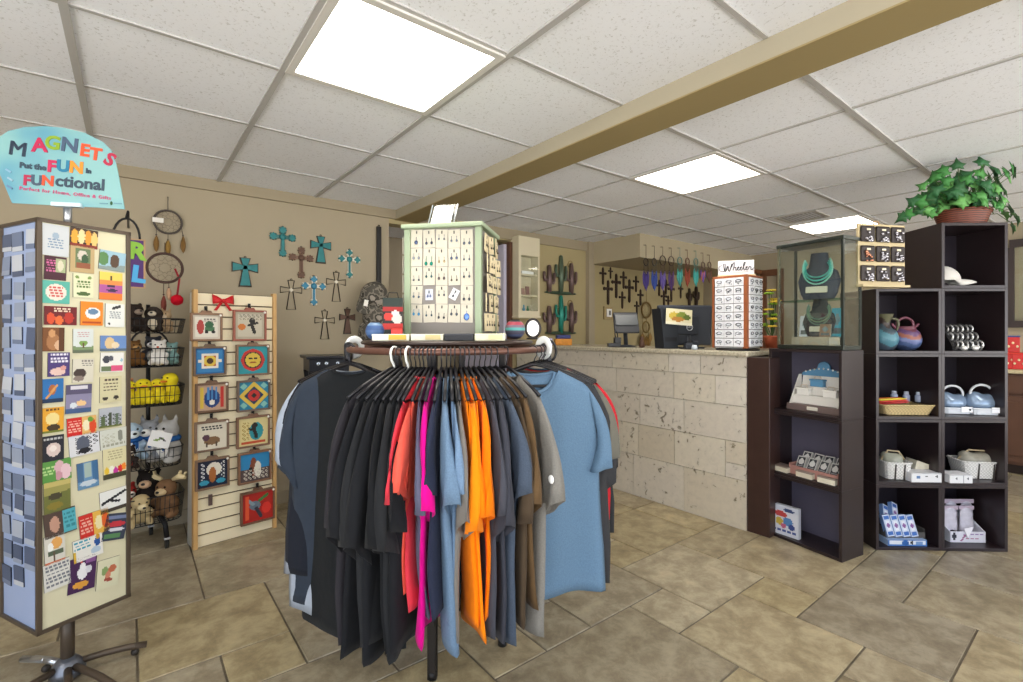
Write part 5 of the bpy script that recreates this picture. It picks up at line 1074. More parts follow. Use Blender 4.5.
# framed switch
p = onY(607.5, 313, WY); t = thing('framed_switch', 'tan framed light switch under the dark crosses', 'light switch', (p.x, WY, p.z), 0); d = p.dot(FW); w = 6.5 * d / FPX
MB().b2((-w, -.02, -w), (w, 0, w), .003).build('frame', M('#a8946a', .6), t); MB().b2((-w * .55, -.026, -w * .62), (w * .62, -.02, w * .62), .002).build('switch_plate', M('#efeeea', .4), t)
MB().b2((-w * .05, -.031, -w * .35), (w * .3, -.026, w * .35)).build('rocker', M('#6a6a6c', .5), t)
# dreamcatchers along the bulkhead
BY = 3.03; dk = '#3a2c26'
dc = [(646, 262, 3.6, '#2f2622', ['#43357e', '#372a66'], 245, 'purple-feathered dreamcatcher, first at the bulkhead corner'), (654.4, 262, 3.6, '#33302e', ['#2f4f9c', '#3a3a80'], 246, 'blue-feathered dreamcatcher, second along the bulkhead'), (662.8, 260.5, 4.8, dk, ['#5a4a9a', '#6a5a8a'], 247, 'violet-feathered dreamcatcher with a wide hoop, third along the bulkhead'), (671.3, 261, 4.6, '#3c2a20', ['#4a3470', '#5a3a5a'], 248, 'dark purple-feathered dreamcatcher, fourth along the bulkhead'), (679.9, 261, 3.8, '#4d7d78', ['#3f9a90', '#4a8a8c'], 248, 'teal dreamcatcher with teal feathers, fifth along the bulkhead'), (687.5, 261.5, 3.4, '#5a2e22', ['#9c4630', '#7a3a2c'], 250, 'rust-red dreamcatcher, sixth along the bulkhead'), (696, 262, 3.6, '#4f8580', ['#2f9a94', '#57a8a0'], 251, 'turquoise dreamcatcher, seventh along the bulkhead'), (703, 265, 3.0, '#4a3028', ['#5a4a9c', '#c06a50'], 253, 'brown dreamcatcher with a violet feather, eighth along the bulkhead'), (709.4, 265, 3.0, '#4c2c22', ['#6a4636', '#5a4a40'], 255, 'brown dreamcatcher farthest along the bulkhead')]
for i, (x, y, r, rc, fc, top, lb) in enumerate(dc):
    e = 288 if i < 4 else 284 if i < 7 else 280
    dreamcatcher(x, y, r, BY, lb, rc, fc, [(-3.4, e - 2, .016), (-1.8, e + 1, .018), (0, e + 3, .02), (1.8, e, .018), (3.4, e - 2, .016)], top, 'dreamcatchers along the bulkhead', .03, '#5a4a3c', i, .005)
dreamcatcher(646.5, 310, 7.6, WY, 'large tan dreamcatcher hanging behind the counter monitor', '#7a6238', ['#8a6a34', '#7a5c2c', '#9a7a44'], [(-6, 342, .04), (0, 345, .045), (6, 342, .04)], 290, 'large dreamcatcher behind the counter', .03, '#8a7650', 40, .011)
dreamcatcher(646, 327, 5.4, WY - .03, 'small lower hoop dreamcatcher overlapping the large tan one', '#75602f', ['#8a6a34', '#7a5c2c'], [(-5, 346, .04), (-1, 348, .04), (4, 347, .045)], 318, 'small hoop behind the counter', .03, '#8a7650', 41, .009)
# ================================================================== ON THE COUNTER
GYB = M('#2a2d33', .45); SCR = M('#3c4347', .25)
def oncounter(px, py): return onZ(px, py, CT)
p = at(626, 346, 3.85); t = thing('payment_terminal', 'grey touch-screen terminal on a stand at the far part of the counter', 'terminal', (p.x, p.y, CT), -YAW + .05)
k = 3.85 / FPX
MB().lathe([(.075, 0), (.075, .008), (.03, .016)], 24).build('foot', GYB, t); MB().tube([(0, 0, .012), (0, .02, .12)], .017, 10).build('neck', GYB, t)
sm = Matrix.Translation((0, -.0, .19)) @ Rx(-.35)
MB().box((0, 0, 0), (25 * k, .022, 22 * k), sm, .006).build('screen_body', GYB, t); MB().box((0, -.0125, .022), (22 * k, .002, 11 * k), sm).build('screen', SCR, t)
MB().box((-.065, -.0125, -.052), (.05, .002, .04), sm).build('screen_panel', M('#d8dfe0', .3), t); MB().box((.03, -.0125, -.052), (.1, .002, .045), sm).build('keypad_panel', M('#76858a', .3), t)
p = at(614, 346, 3.8); t = thing('pen_holder', 'black desk caddy of pens by the payment terminal', 'desk organiser', (p.x, p.y, CT), -YAW)
b = MB(); b.b2((-.05, -.03, 0), (.05, .03, .03), .004); b.b2((0, -.03, .03), (.05, .03, .075), .004); b.build('holder', M('#1b1c20', .4), t)
for i, x in enumerate((.012, .03)): MB().tube([(x, 0, .07), (x - .006, .004, .125)], .004, 6).build('pen', M('#26282e', .3), t)
p = at(642, 347, 3.7); t = thing('small_figure', 'small brown figurine on the counter beside the terminal', 'figurine', (p.x, p.y, CT), 0); MB().lathe([(.02, 0), (.022, .02), (.012, .05), (.016, .065), (.006, .085)], 14).build('figure', M('#5a3f30', .5), t)
# monitor seen from behind
kd = 3.5 / FPX; p = at(688, 349, 3.5); mo = thing('monitor', 'dark monitor seen from behind with a round logo on the counter', 'monitor', (p.x, p.y, CT), -YAW + .12)
MB().box((-.03, 0, .165), (58 * kd * .98, .035, 40 * kd), Ry(0) @ Rx(.06), .012).build('back_shell', M('#30343c', .5), mo)
MB().box((-.03, -.022, .165), (.2, .02, .14), Rx(.06), .012).build('rear_bulge', M('#2b2f37', .5), mo)
MB().tube([(.0, 0, .008), (0, .0, .12)], .02, 10).build('stand_neck', GYB, mo); MB().b2((-.09, -.07, 0), (.09, .07, .01), .004).build('stand_base', GYB, mo)
MB().tube([(.022 * math.cos(q) - .005, -.034, .15 + .022 * math.sin(q)) for q in [2 * PI * j / 20 for j in range(20)]], .0028, 6, True).build('logo_ring', M('#b9bfc8', .3, .5), mo)
text('logo', 'DELL', .017, M('#b9bfc8', .3, .5), mo, (-.005, -.034, .15), (PI / 2, 0, 0), .001)
p = at(666, 349, 3.45); t = thing('receipt_printer', 'tall dark register box beside the monitor back', 'till equipment', (p.x, p.y, CT), -YAW + .3)
b = MB(); b.prism([(-.055, 0), (.055, 0), (.06, .265), (-.085, .28)], -.06, .05); b.build('case', M('#262a31', .45), t); MB().b2((-.05, -.063, .05), (.045, -.06, .08)).build('paper_slot', M('#14161a', .5), t)
p = at(691, 349, 3.28); tag(MB().box((0, 0, .022), (.09, .05, .044), None, .008).box((.02, -.02, .05), (.04, .03, .012), None, .004).build('card_reader', M('#2c3038', .4), None, (p.x, p.y, CT), (0, 0, -YAW)), 'small black card reader in front of the monitor', 'card reader')
p = at(694.5, 349.5, 3.2); tag(MB().lathe([(.018, 0), (.02, .01), (.014, .03)], 14).build('small_cup', M('#b8c0c8', .3), None, (p.x, p.y, CT)), 'tiny pale cup beside the black card reader', 'cup')
p = at(679, 317, 3.36); o = card('leaflet', .19, .11, .002, [('e', .3, .45, .18, .25, '#c9b040'), ('e', .6, .4, .2, .22, '#7a8a34'), ('e', .45, .65, .25, .15, '#b07a30'), ('e', .8, .5, .12, .2, '#5a6a2c'), ('r', 0, .85, 1, 1, '#e8e2c8')], '#e0d8b0', 18, 12, '#e8e4d8')
o.location = p; o.rotation_euler = (-.1, .08, -YAW + .12); tag(o, 'yellow and green printed leaflet propped on top of the monitor back', 'leaflet')
# jewelry tower
kd = 3.02 / FPX; p = at(737.5, 351, 3.12); tw = thing('jewelry_tower', 'square wooden spinner tower of silver jewelry on the counter', 'display rack', (p.x, p.y, CT), -YAW + math.radians(28))
# nearest corner post seen at column 749 ; left face columns 712-746, right face 752-767
TWR = -PI / 2 + math.radians(2); tw.rotation_euler = (0, 0, TWR); TS = .222; h2 = TS / 2; TH = .455
WD = M('#9a5630', .45, 0, .2, 20); TF = Fr(tw.location, TWR)
for sx in (-1, 1):
    for sy in (-1, 1): pw = .013 if (sx, sy) == (1, -1) else .006; MB().b2((sx * h2 - pw - pw * sx, sy * h2 - pw - pw * sy, .015), (sx * h2 + pw - pw * sx, sy * h2 + pw - pw * sy, TH)).build('corner_post', WD, tw)
MB().b2((-h2, -h2, TH), (h2, h2, TH + .014), .003).build('tower_top', WD, tw); MB().lathe([(.13, 0), (.13, .01), (.1, .015)], 28).build('turntable', M('#26221f', .5), tw)
for nm, lo, hi in (('face_panel', (-h2 + .02, -h2 + .012, .015), (h2 - .02, -h2 + .016, TH)), ('face_panel', (h2 - .016, -h2 + .02, .015), (h2 - .012, h2 - .02, TH)), ('face_panel', (-h2 + .012, -h2 + .02, .015), (-h2 + .016, h2 - .02, TH)), ('face_panel', (-h2 + .02, h2 - .016, .015), (h2 - .02, h2 - .012, TH))):
    MB().b2(lo, hi).build(nm, M('#c4c3c2', .6), tw)
SV = M('#a4a8b2', .2, .9); WCARD = M('#f2f2f6', .5)
for side, fr, lab, gp in (('wide', Fr(TF.w(0, -h2 + .012, 0), TWR), 'white card of silver jewelry on the wide face of the wooden tower', 'jewelry cards on the wide face'), ('narrow', Fr(TF.w(h2 - .012, 0, 0), TWR + PI / 2), 'white card of silver jewelry on the narrow shaded face of the wooden tower', 'jewelry cards on the narrow face')):
    for r in range(8):
        for c in range(3):
            x = -.061 + .061 * c; z = .05 + r * .054; rr = random.Random(r * 3 + c)
            t = thing('jewelry_card', lab, 'jewelry card', fr.w(x, -.006, z), fr.rz, gp)
            MB().b2((-.0285, -.0125, -.025), (.0285, 0, .025)).build('card', WCARD, t)
            b = MB(); b.tube([(.017 * math.cos(q), -.0155, .004 + .008 * math.sin(q)) for q in [2 * PI * j / 10 for j in range(10)]], .0024, 5, True)
            for q in range(4): b.ell((rr.uniform(-.019, .019), -.0155, rr.uniform(-.018, .006)), rr.uniform(.0025, .0045), None, 1)
            b.build('bracelet', SV if rr.random() > .2 else M('#4a4c54', .3, .7), t)
        if side != 'rear' : MB().b2((-h2 + .014, -.012, .021 + r * .054), (h2 - .014, -.004, .026 + r * .054)).build('card_rail', M('#55514e', .5), tw).matrix_parent_inverse = Matrix()
for o in [c for c in tw.children if c.name.startswith('card_rail')]: pass
i = 0
for o in [c for c in tw.children if c.name.startswith('card_rail')]:
    m_ = Matrix.Translation((0, -h2 + .012, 0)) if i < 8 else Matrix.Translation((h2 - .012, 0, 0)) @ Rz(PI / 2); o.matrix_local = m_; i += 1
sg2 = thing('tower_sign', 'white sign with black script lettering on the jewelry tower', 'sign', (p.x, p.y, CT + TH + .014), -YAW - math.radians(18))
sd = 3.1 / FPX
MB().b2((-18 * sd, -.012, .01), (15 * sd, .012, .105), .003).build('sign_board', M('#e6e6ea', .5), sg2); MB().b2((-18.5 * sd, -.03, 0), (16 * sd, .03, .012), .002).build('sign_base', M('#d9c49a', .5), sg2)
wr = MB()       # the script lettering, written stroke by stroke: Wheeler
def stroke(P, r=.0024): wr.tube([((x - 50) * .00195 - 1.5 * sd, -.0135, .058 + z * .00195) for x, z in smooth_prof(P, 5)], r, 5)
stroke([(6, 10), (-2, 2), (2, -9), (12, -11), (18, 0), (18, 12), (12, 13)], .002)
stroke([(12, 14), (15, -8), (19, -9), (25, 6), (27, -8), (31, -9), (37, 14)], .003)
stroke([(36, 2), (42, 16), (45, 14), (41, -8), (42, -2), (46, 2), (49, 0), (49, -7), (51, -8), (55, -3), (58, 1), (57, 3), (54, -1), (55, -7), (59, -8), (63, -3), (66, 1), (65, 3), (62, -1), (63, -7), (67, -8), (72, 2), (77, 15), (75, 17), (72, 8), (73, -6), (76, -8), (80, -3), (83, 1), (82, 3), (79, -1), (80, -7), (84, -8), (88, 0), (90, 3), (91, 1), (94, 1), (94, -6), (97, -8), (102, -2)])
stroke([(40, -14), (60, -15.5), (86, -14)], .0008)
wr.build('script_lettering', M('#26262a', .5), sg2)
# flowers behind the tower
p = at(772, 348, 3.5); fl = thing('flower_arrangement', 'yellow and green artificial flowers in a terracotta pot behind the jewelry tower', 'flowers', (p.x, p.y, CT - .0), 0); rd = random.Random(8)
MB().lathe([(.04, 0), (.055, .08), (.06, .09), (.05, .09)], 18).build('pot', M('#b4583a', .6), fl)
for k in range(16):
    a, r, z = rd.uniform(0, 6.28), rd.uniform(0, .07), rd.uniform(.14, .42); x, y = r * math.cos(a), r * math.sin(a); st2 = MB().tube([(0, 0, .08), (x * .5, y * .5, z * .6), (x, y, z)], .003, 5).build('stem', M('#3a5a2c', .7), fl)
    b = MB(); c = '#d8b83a' if k % 2 else '#8ab02c'
    for q in range(6): b.ell((x + .02 * math.cos(q * 1.05), y + .02 * math.sin(q * 1.05), z), (.016, .016, .008), None, 1)
    b.build('bloom', M(c, .7), st2)
# packets at the far end of the counter
for i, (x, y, w, h, c, lb) in enumerate([(545, 347, .10, .055, '#c2bcd6', 'lilac and white folded packet at the far end of the counter'), (563, 345.5, .12, .05, '#d08a2c', 'orange and brown packet at the far end of the counter'), (563, 339, .10, .03, '#27306c', 'dark blue packet lying on top of the orange one')]):
    p = at(x if i < 2 else 563, y, 4.4); o = MB().box((0, 0, 0), (w * 1.25, .08, h * 1.15), None, .006).build('packet', M(c, .5, 0, .35, 40), None, (p.x, p.y, CT + h * 1.15 / 2 + (.0575 if i == 2 else 0) - .0005), (0, 0, -YAW + .1)); tag(o, lb, 'packet')
# brown framed doorway and wall behind the till
p = onX(771, 300, WX); b = MB()
ya, yb = onX(764, 300, WX).y, onX(781, 300, WX).y; zt = onX(772, 276, WX).z
for y in (ya, yb): b.b2((WX - .03, y - .035, 0), (WX, y + .035, zt))
b.b2((WX - .03, min(ya, yb) - .035, zt), (WX, max(ya, yb) + .035, zt + .08)); struct(b.build('door_3', M('#6a4630', .5, 0, .2, 20)))
sh = thing('wall_shelf', 'brown wooden shelf on the wall just past the hanging dreamcatchers', 'shelf', (6.0, 3.05, 1.93), 0)
MB().b2((-.28, -.2, 0), (.2, .02, .05), .004).build('shelf_board', M('#6e4428', .5, 0, .2, 16), sh); MB().b2((-.25, -.15, -.1), (-.22, .0, 0)).b2((.15, -.15, -.1), (.18, .0, 0)).build('bracket', M('#5e3a22', .5), sh)
# ================================================================== SHELF TOWERS
ESP = M('#281e20', .33, 0, .18, 9, .5); ESPB = M('#262029', .4, 0, .15, 9)
def cube_unit(parent, x0, x1, z0, z1, dep, t=.016, back=None):
    """one open cube: panels with an open front at y=-dep/2"""
    y0, y1 = -dep / 2, dep / 2
    MB().b2((x0, y0, z0), (x0 + t, y1, z1), .001).build('side_panel', ESP, parent); MB().b2((x1 - t, y0, z0), (x1, y1, z1), .001).build('side_panel', ESP, parent)
    MB().b2((x0 + t, y0, z0), (x1 - t, y1, z0 + t), .001).build('shelf_board', ESP, parent); MB().b2((x0 + t, y0, z1 - t), (x1 - t, y1, z1), .001).build('top_board', ESP, parent)
    MB().b2((x0 + t, y1 - .008, z0 + t), (x1 - t, y1, z1 - t)).build('back_panel', back or ESPB, parent)
# tower one, faces the counter front side
fa, fb, ba = onZ(769, 534, 0), onZ(842, 563, 0), onZ(861, 546, 0)
v1 = fb - fa; w1 = v1.length; r1 = math.atan2(v1.y, v1.x); dep1 = .20
n1 = Vector((-math.sin(r1), math.cos(r1), 0)); c1 = (fa + fb) / 2 + n1 * dep1 / 2
T1 = Fr((c1.x, c1.y, 0), r1); H1 = 1.107 / 3
ords = ['bottom', 'middle', 'top']
for k in range(3):
    t = thing('cube_shelf', 'dark brown open cube shelf, %s of the three stacked beside the counter end' % ords[k], 'cube shelf', (c1.x, c1.y, H1 * k), r1, 'cube shelves stacked beside the counter')
    cube_unit(t, -w1 / 2, w1 / 2, .0005, H1 - .0005, dep1, .016, M('#565262', .35, 0, .1, 9))  # back panels coloured lighter and bluer to carry the light's sheen inside
# tower two
ga, gb = onZ(876, 550, 0), onZ(1008, 552, 0); v2 = gb - ga; w2 = v2.length; r2 = math.atan2(v2.y, v2.x); dep2 = .31
n2 = Vector((-math.sin(r2), math.cos(r2), 0)); c2 = (ga + gb) / 2 + n2 * dep2 / 2; T2 = Fr((c2.x, c2.y, 0), r2); H2 = 1.805 / 5; cw = w2 / 2
rowname = ['lowest', 'second lowest', 'third from below', 'fourth from below', 'topmost']
for col in (0, 1):
    for k in range(4 + col):
        cc = T2.w((-.5 + col) * cw, 0, H2 * k)
        t = thing('cube_shelf', 'dark open cube shelf, %s in the %s stack of the corner tower' % (rowname[k], 'four-high' if col == 0 else 'five-high'), 'cube shelf', cc, r2, 'cube shelves of the corner tower')
        cube_unit(t, -cw / 2 + .0003, cw / 2 - .0003, .0005, H2 - .0005, dep2)
def sp2(px, py, y=-.08): return T2.at(px, py, y)
def z2(k): return H2 * k + .0175
def z1(k): return H1 * k + .0175
# ------------------------------------------------------------------ glass jewelry case on tower one
gz = H1 * 3 + .001; ca = T1.at(777, 350, -.1).x; cb = T1.at(843, 352, -.1).x
gw = .35; gd = .17; gx = (ca + cb) / 2; gh = EYE + (HOR - 238) * 2.62 / FPX - gz
gc = thing('glass_display_case', 'tall glass jewelry case with a dark metal frame on the three-cube stack', 'display case', T1.w(gx, -.012, gz), r1)
GM = M('#3a403c', .3, .7); a, c = (cb - ca) / 2, gd / 2
MB().b2((-a, -c, 0), (a, c, .022), .002).build('base_frame', GM, gc); MB().b2((-a - .004, -c - .004, gh - .02), (a + .004, c + .004, gh), .002).build('top_frame', GM, gc)
for sx in (-1, 1):
    for sy in (-1, 1): MB().b2((sx * a - .006 - .006 * sx, sy * c - .006 - .006 * sy, .022), (sx * a + .006 - .006 * sx, sy * c + .006 - .006 * sy, gh - .02)).build('corner_post', M('#8d8c78', .25, .8) if (sx, sy) == (-1, -1) else GM, gc)
G = glass('#fafdfc', 'caseglass', .3)
for lo, hi in (((-a + .012, -c + .003, .022), (a - .012, -c + .006, gh - .02)), ((-a + .012, c - .006, .022), (a - .012, c - .003, gh - .02)), ((-a + .003, -c + .012, .022), (-a + .006, c - .012, gh - .02)), ((a - .006, -c + .012, .022), (a - .003, c - .012, gh - .02))): MB().b2(lo, hi).build('glass_pane', G, gc)
MB().b2((-a + .008, -c + .012, gh * .45), (a - .008, c - .012, gh * .45 + .006)).build('glass_shelf', glass('#c2e6de', 'shelfglass', .6), gc)
def bust(loc, s, label, col, neck):
    t = thing('necklace_bust', label, 'jewelry bust', loc, r1 + .35)
    b = MB(); R = []
    for zz, w, d in ((0, .07, .05), (.03, .085, .045), (.1, .10, .04), (.15, .085, .035), (.175, .05, .03), (.23, .042, .03), (.25, .04, .028)): R.append([(w * s * math.cos(q), d * s * math.sin(q) + .02 * s * (zz / .25), zz * s) for q in [2 * PI * k / 20 for k in range(21)]])
    b.grid(R); bmesh.ops.remove_doubles(b.b, verts=b.b.verts, dist=.0005); b.build('bust_form', M(col, .7), t)
    for k in range(3):
        pts = [((.056 + .006 * k) * s * math.sin(q), -.03 * s - .025 * s * math.cos(q) ** 2 * (math.cos(q) > -.3), (.165 - (.05 + .018 * k) * math.cos(q)) * s) for q in [math.radians(-125 + 250 * j / 20) for j in range(21)]]
        MB().tube(pts, .0042 * s, 6).build('necklace_strand', M(neck[k % len(neck)], .35, 0, .3, 90), t)
    MB().box((0, -.055 * s, .05 * s), (.1 * s, .006, .035 * s), Rx(-.2), .004).build('pendant_row', M('#b9b7a2', .4), t)
bust(gc.matrix_basis @ Vector((.0, .01, gh * .45 + .007)), 1.05, 'dark blue bust with turquoise necklaces on the upper glass shelf', '#26303e', ['#2f8f84', '#3fa596', '#7ab4a4'])
bust(gc.matrix_basis @ Vector((.0, .02, .07)), .85, 'smaller dark bust with a necklace below the glass shelf', '#232a30', ['#4a6a5c', '#5a7a5c'])
b = MB(); o = tag(b.b2((-.11, -.045, 0), (.1, .055, .045), .003).build('jewelry_tray', M('#a39a86', .6, 0, .2, 30), None, gc.matrix_basis @ Vector((0, -.02, .0225)), (0, 0, r1)), 'low grey-tan tray at the bottom of the glass case', 'tray')
for i, (x, y, h, c_) in enumerate(((-.07, .0, .12, '#cdd5dc'), (.08, .045, .16, '#3d9fb4'), (.06, -.03, .07, '#8c7058'))):
    o = card('ring_card', .055, h, .004, [('e', .5, .4, .25, .2, '#6f8a90'), ('r', .1, .75, .9, .9, '#59666a')], c_, 8, 10); o.location = gc.matrix_basis @ Vector((x, y, .069 + h / 2)); o.rotation_euler = (-.15, 0, r1 + .2); tag(o, ['pale card standing in the bottom of the glass case', 'bright turquoise card standing in the bottom of the glass case', 'brown card standing in the bottom of the glass case'][i], 'card')
# ------------------------------------------------------------------ keychain display on the four-high stack
kz = H2 * 4 + .001; kl = T2.at(858, 270, -.19); 
ka, kb = at(858, 288, 2.60), at(905, 288, 2.66); kv = kb - ka; kr = math.atan2(kv.y, kv.x); kw = kv.length; kh = (287 - 224) * 2.63 / FPX
kc = (ka + kb) / 2; KF = Fr((kc.x, kc.y, kz), kr)
kt = thing('pendant_display', 'tan display board with nine dark pockets of silver pendants on the corner tower', 'display rack', KF.loc, kr)
TAN = M('#bcab84', .6)
MB().b2((-kw / 2, 0, 0), (kw / 2, .012, kh), .002).build('board', TAN, kt)
MB().prism([(0, 0), (.1, 0), (.012, kh * .8)], -.005, .005, Matrix.Translation((0, 0, 0)) @ Rz(PI / 2)).build('easel_leg', TAN, kt)
MB().b2((-kw / 2, -.03, 0), (kw / 2, .012, .012)).build('ledge', TAN, kt)
MB().tube([(.035 * math.cos(q) * .5 - .03, .006, kh + .006 + .012 * math.sin(q)) for q in [2 * PI * j / 14 for j in range(14)]], .003, 6, True).build('top_ring', M('#b08a60', .4), kt)
for r in range(3):
    for c_ in range(3):
        x = (-1 + c_) * kw * .32; z = kh * (.83 - .31 * r); rr = random.Random(r * 3 + c_ + 9)
        t = thing('pendant_pocket', 'dark pocket of silver pendants, %s of the %s row on the tan board' % (['first', 'second', 'third'][c_], ['top', 'middle', 'bottom'][r]), 'jewelry pocket', KF.w(x, 0, z), kr, 'pockets of pendants on the tan board')
        MB().b2((-kw * .145, -.012, -.04), (kw * .145, 0, .045), .008).build('pocket', M('#2b2220', .5), t)
        b = MB()
        for k in range(14): b.ell((rr.uniform(-.022, .022), -.016, rr.uniform(-.038, .012)), rr.uniform(.005, .010), None, 1)
        b.build('pendant_cluster', M('#c08a70' if (r, c_) == (1, 0) else '#b4b2b8', .22, .85), t)
        MB().b2((-.012, -.0145, .02), (.012, -.012, .03)).build('label_tag', M('#d8cfb4', .5), t)
# ------------------------------------------------------------------ things on tower one
p = T1.at(814, 415, -.03); hs_ = thing('cottage_display', 'white tiered counter display with a blue scalloped roof and round crest', 'counter display', T1.w(p.x, .015, z1(2)), r1)
WH = M('#e4e0d8', .5); BLU = M('#5c8fb4', .5)
w = .30
b = MB(); b.b2((-w / 2, -.06, 0), (w / 2, .07, .035)); b.build('base', M('#6d5c58', .5), hs_)
b = MB(); b.prism([(-w * .46, .035), (w * .46, .035), (w * .40, .20), (-w * .40, .20)], .05, .058); b.build('back_board', WH, hs_)
for s in (-1, 1): MB().prism([(-.06, .035), (.05, .035), (.05, .2), (.03, .2)], -.003, .003, Matrix.Translation((s * w * .44, 0, 0)) @ Rz(PI / 2)).build('side_board', WH, hs_)
b = MB(); pts = [(-w * .42, .195)] + [(w * (-.42 + .84 * k / 20), .205 + .03 * math.sin(PI * k / 20) + .006 * abs(math.sin(k * PI / 2))) for k in range(21)] + [(w * .42, .195)]; b.prism(pts, .046, .06); b.build('scalloped_roof', BLU, hs_)
MB().lathe([(.034, -.007), (.034, .007)], 20, (0, .052, .245), 1, 1, True, Rx(PI / 2)).build('crest', BLU, hs_)
for k in range(9): MB().ell((w * (-.34 + .085 * k), .045, .212 + .026 * math.sin(PI * (k + .7) / 9.4)), (.006, .003, .006), None, 1).build('dot', WH, hs_)
for z, y in ((.085, -.02), (.135, .02)): MB().b2((-w * .43, y, z - .05), (w * .43, .05, z)).build('tier', WH, hs_)
for i, (x, y, z, c_, lb) in enumerate([(-.02, .005, .136, '#5f97bd', 'blue little box in the middle of the white tiered display'), (-.075, -.035, .086, '#efece4', 'white little box on the lower tier nearer the counter'), (.075, -.035, .086, '#f0ede6', 'white little box on the lower tier nearer the corner tower')]):
    t = thing('gift_box', lb, 'box', hs_.matrix_basis @ Vector((x, y + .02, z)), r1, 'little boxes on the tiered display')
    MB().b2((-.036, -.016, 0), (.036, .016, .032), .003).build('box_body', M(c_, .5), t); MB().b2((-.040, -.019, .032), (.040, .019, .042), .003).build('lid', M(c_, .5), t); MB().tube([(-.02, 0, .04), (-.015, 0, .058), (.015, 0, .058), (.02, 0, .04)], .003, 6).build('handle', M('#d8c8b4', .4), t)
MB().b2((-.03, -.066, .008), (.03, -.06, .028), .003).build('name_plate', M('#d8d2c4', .5), hs_)
# middle cube
for i, (px, w, h, d, c_, y, lb) in enumerate([(783, .10, .035, .07, '#cfc7b2', -.055, 'cream flat box at the front of the middle cube, nearest the counter'), (807, .09, .035, .065, '#d2c8b4', -.06, 'cream flat box in the middle of the front edge'), (829, .09, .035, .065, '#dcd4c0', -.06, 'cream flat box at the corner end of the middle cube')]):
    p = T1.at(px, 486, y); t = thing('flat_box', lb, 'box', T1.w(p.x, y, z1(1)), r1 + .05 * (i - 1), 'cream boxes in the middle cube'); MB().b2((-w / 2, -d / 2, 0), (w / 2, d / 2, h * .8), .002).build('box_body', M(c_, .6), t); MB().b2((-w / 2 - .002, -d / 2 - .002, h * .8), (w / 2 + .002, d / 2 + .002, h), .002).build('lid', M('#8a7a70', .6), t)
p = T1.at(812, 470, .0); t = thing('open_tray', 'pinkish cardboard tray holding black and white tins', 'tray', T1.w(.03, .0, z1(1)), r1)
b = MB(); b.b2((-.13, -.06, 0), (.13, .08, .006)); b.b2((-.13, -.064, 0), (.13, -.06, .05)); b.b2((-.13, .08, 0), (.13, .084, .07)); b.b2((-.134, -.064, 0), (-.13, .084, .06)); b.b2((.13, -.064, 0), (.134, .084, .06)); b.build('tray_body', M('#a87a70', .7), t)
for r in range(2):
    for k in range(4):
        o = card('playing_card_box', .05, .075, .018, [('r', .1, .1, .9, .9, '#33353c'), ('e', .5, .45, .3, .25, '#e4e2de'), ('r', .2, .75, .8, .85, '#9a9a9a')], '#d6d4d0', 10, 12, '#c8c6c2'); o.location = T1.w(.03 - .09 + .062 * k, -.005 + .05 * r, z1(1) + .058 + .02 * r); o.rotation_euler = (-.55, .06 * ((k + r) % 3 - 1), r1); tag(o, 'black and white printed tin leaning in the pinkish tray', 'tin', 'black and white tins in the tray')
# bottom cube
p = T1.at(786, 541, -.06); o = card('picture_book', .155, .172, .028, [('r', 0, 0, 1, .2, '#d6dbe8'), ('e', .35, .3, .25, .1, '#c84a4a'), ('e', .65, .14, .2, .06, '#3a4a78'), ('e', .3, .55, .14, .13, '#d8b84a'), ('e', .62, .52, .18, .14, '#5a8ac0'), ('e', .45, .68, .1, .08, '#d06a8a'), ('e', .75, .68, .12, .1, '#3a4a8a'), ('s', .1, .82, .9, .94, 1, '#4a5a9a')], '#e0e2ec', 22, 26, '#ccd0dc')
o.location = T1.w(p.x + .0, -.05, z1(0) + .0865); o.rotation_euler = (0, 0, r1 + .12); tag(o, 'colourful picture box set standing in the bottom cube beside the counter', 'boxed set')
# ------------------------------------------------------------------ things on tower two
def pot2(px, label, prof, cols, handles, y=-.07, spout=False):
    p = T2.at(px, 350, y); t = thing('pottery_vase', label, 'vase', T2.w(p.x, y, z2(3)), r2)
    o = MB().lathe(smooth_prof(prof, 7), 36, (0, 0, 0), 1, 1, True).build('vase_body', [M(c_, .35) for c_ in cols], t); zm = max(v.co.z for v in o.data.vertices)
    for f in o.data.polygons:
        a_ = math.atan2(f.center.y, f.center.x); q = f.center.z / zm + .07 * math.sin(3 * a_); f.material_index = min(len(cols) - 1, max(0, int(q * len(cols))))
    for h in handles: MB().tube(smooth_prof(h, 5), .0075, 8).build('handle', M(cols[-1], .35), t)
    return t
pot2(884, 'tall blue painted pottery pitcher with a pinched spout', [(.036, 0), (.055, .02), (.068, .06), (.06, .10), (.034, .13), (.028, .155), (.04, .19), (.045, .205)], ['#3a4450', '#41707f', '#4f7c88', '#45525a', '#352a26', '#55543e'], [[(.04, .0, .18), (.075, 0, .17), (.075, 0, .12), (.055, 0, .095)]], -.08)
pot2(905, 'round two-spouted pottery vase painted blue, pink and orange with a loop handle', [(.04, 0), (.066, .025), (.076, .06), (.066, .1), (.05, .12), (.052, .135)], ['#2c3650', '#41537a', '#5c6690', '#8a5648', '#5c4266', '#6a3a48'], [[(-.045, 0, .125), (-.04, 0, .165), (0, 0, .185), (.04, 0, .165), (.045, 0, .125)], [(-.05, 0, .125), (-.075, 0, .15)], [(.05, 0, .125), (.075, 0, .15)]], -.07)
# topmost cube: cap
capm = M('#c9c6c0', .85)
p = T2.at(950, 283, -.06); baseball_cap('baseball_cap', 'pale grey baseball cap in the topmost cube', T2.w(p.x - .03, -.03, z2(4) + .034), (0, 0, r2 + 1.15), capm, .92)
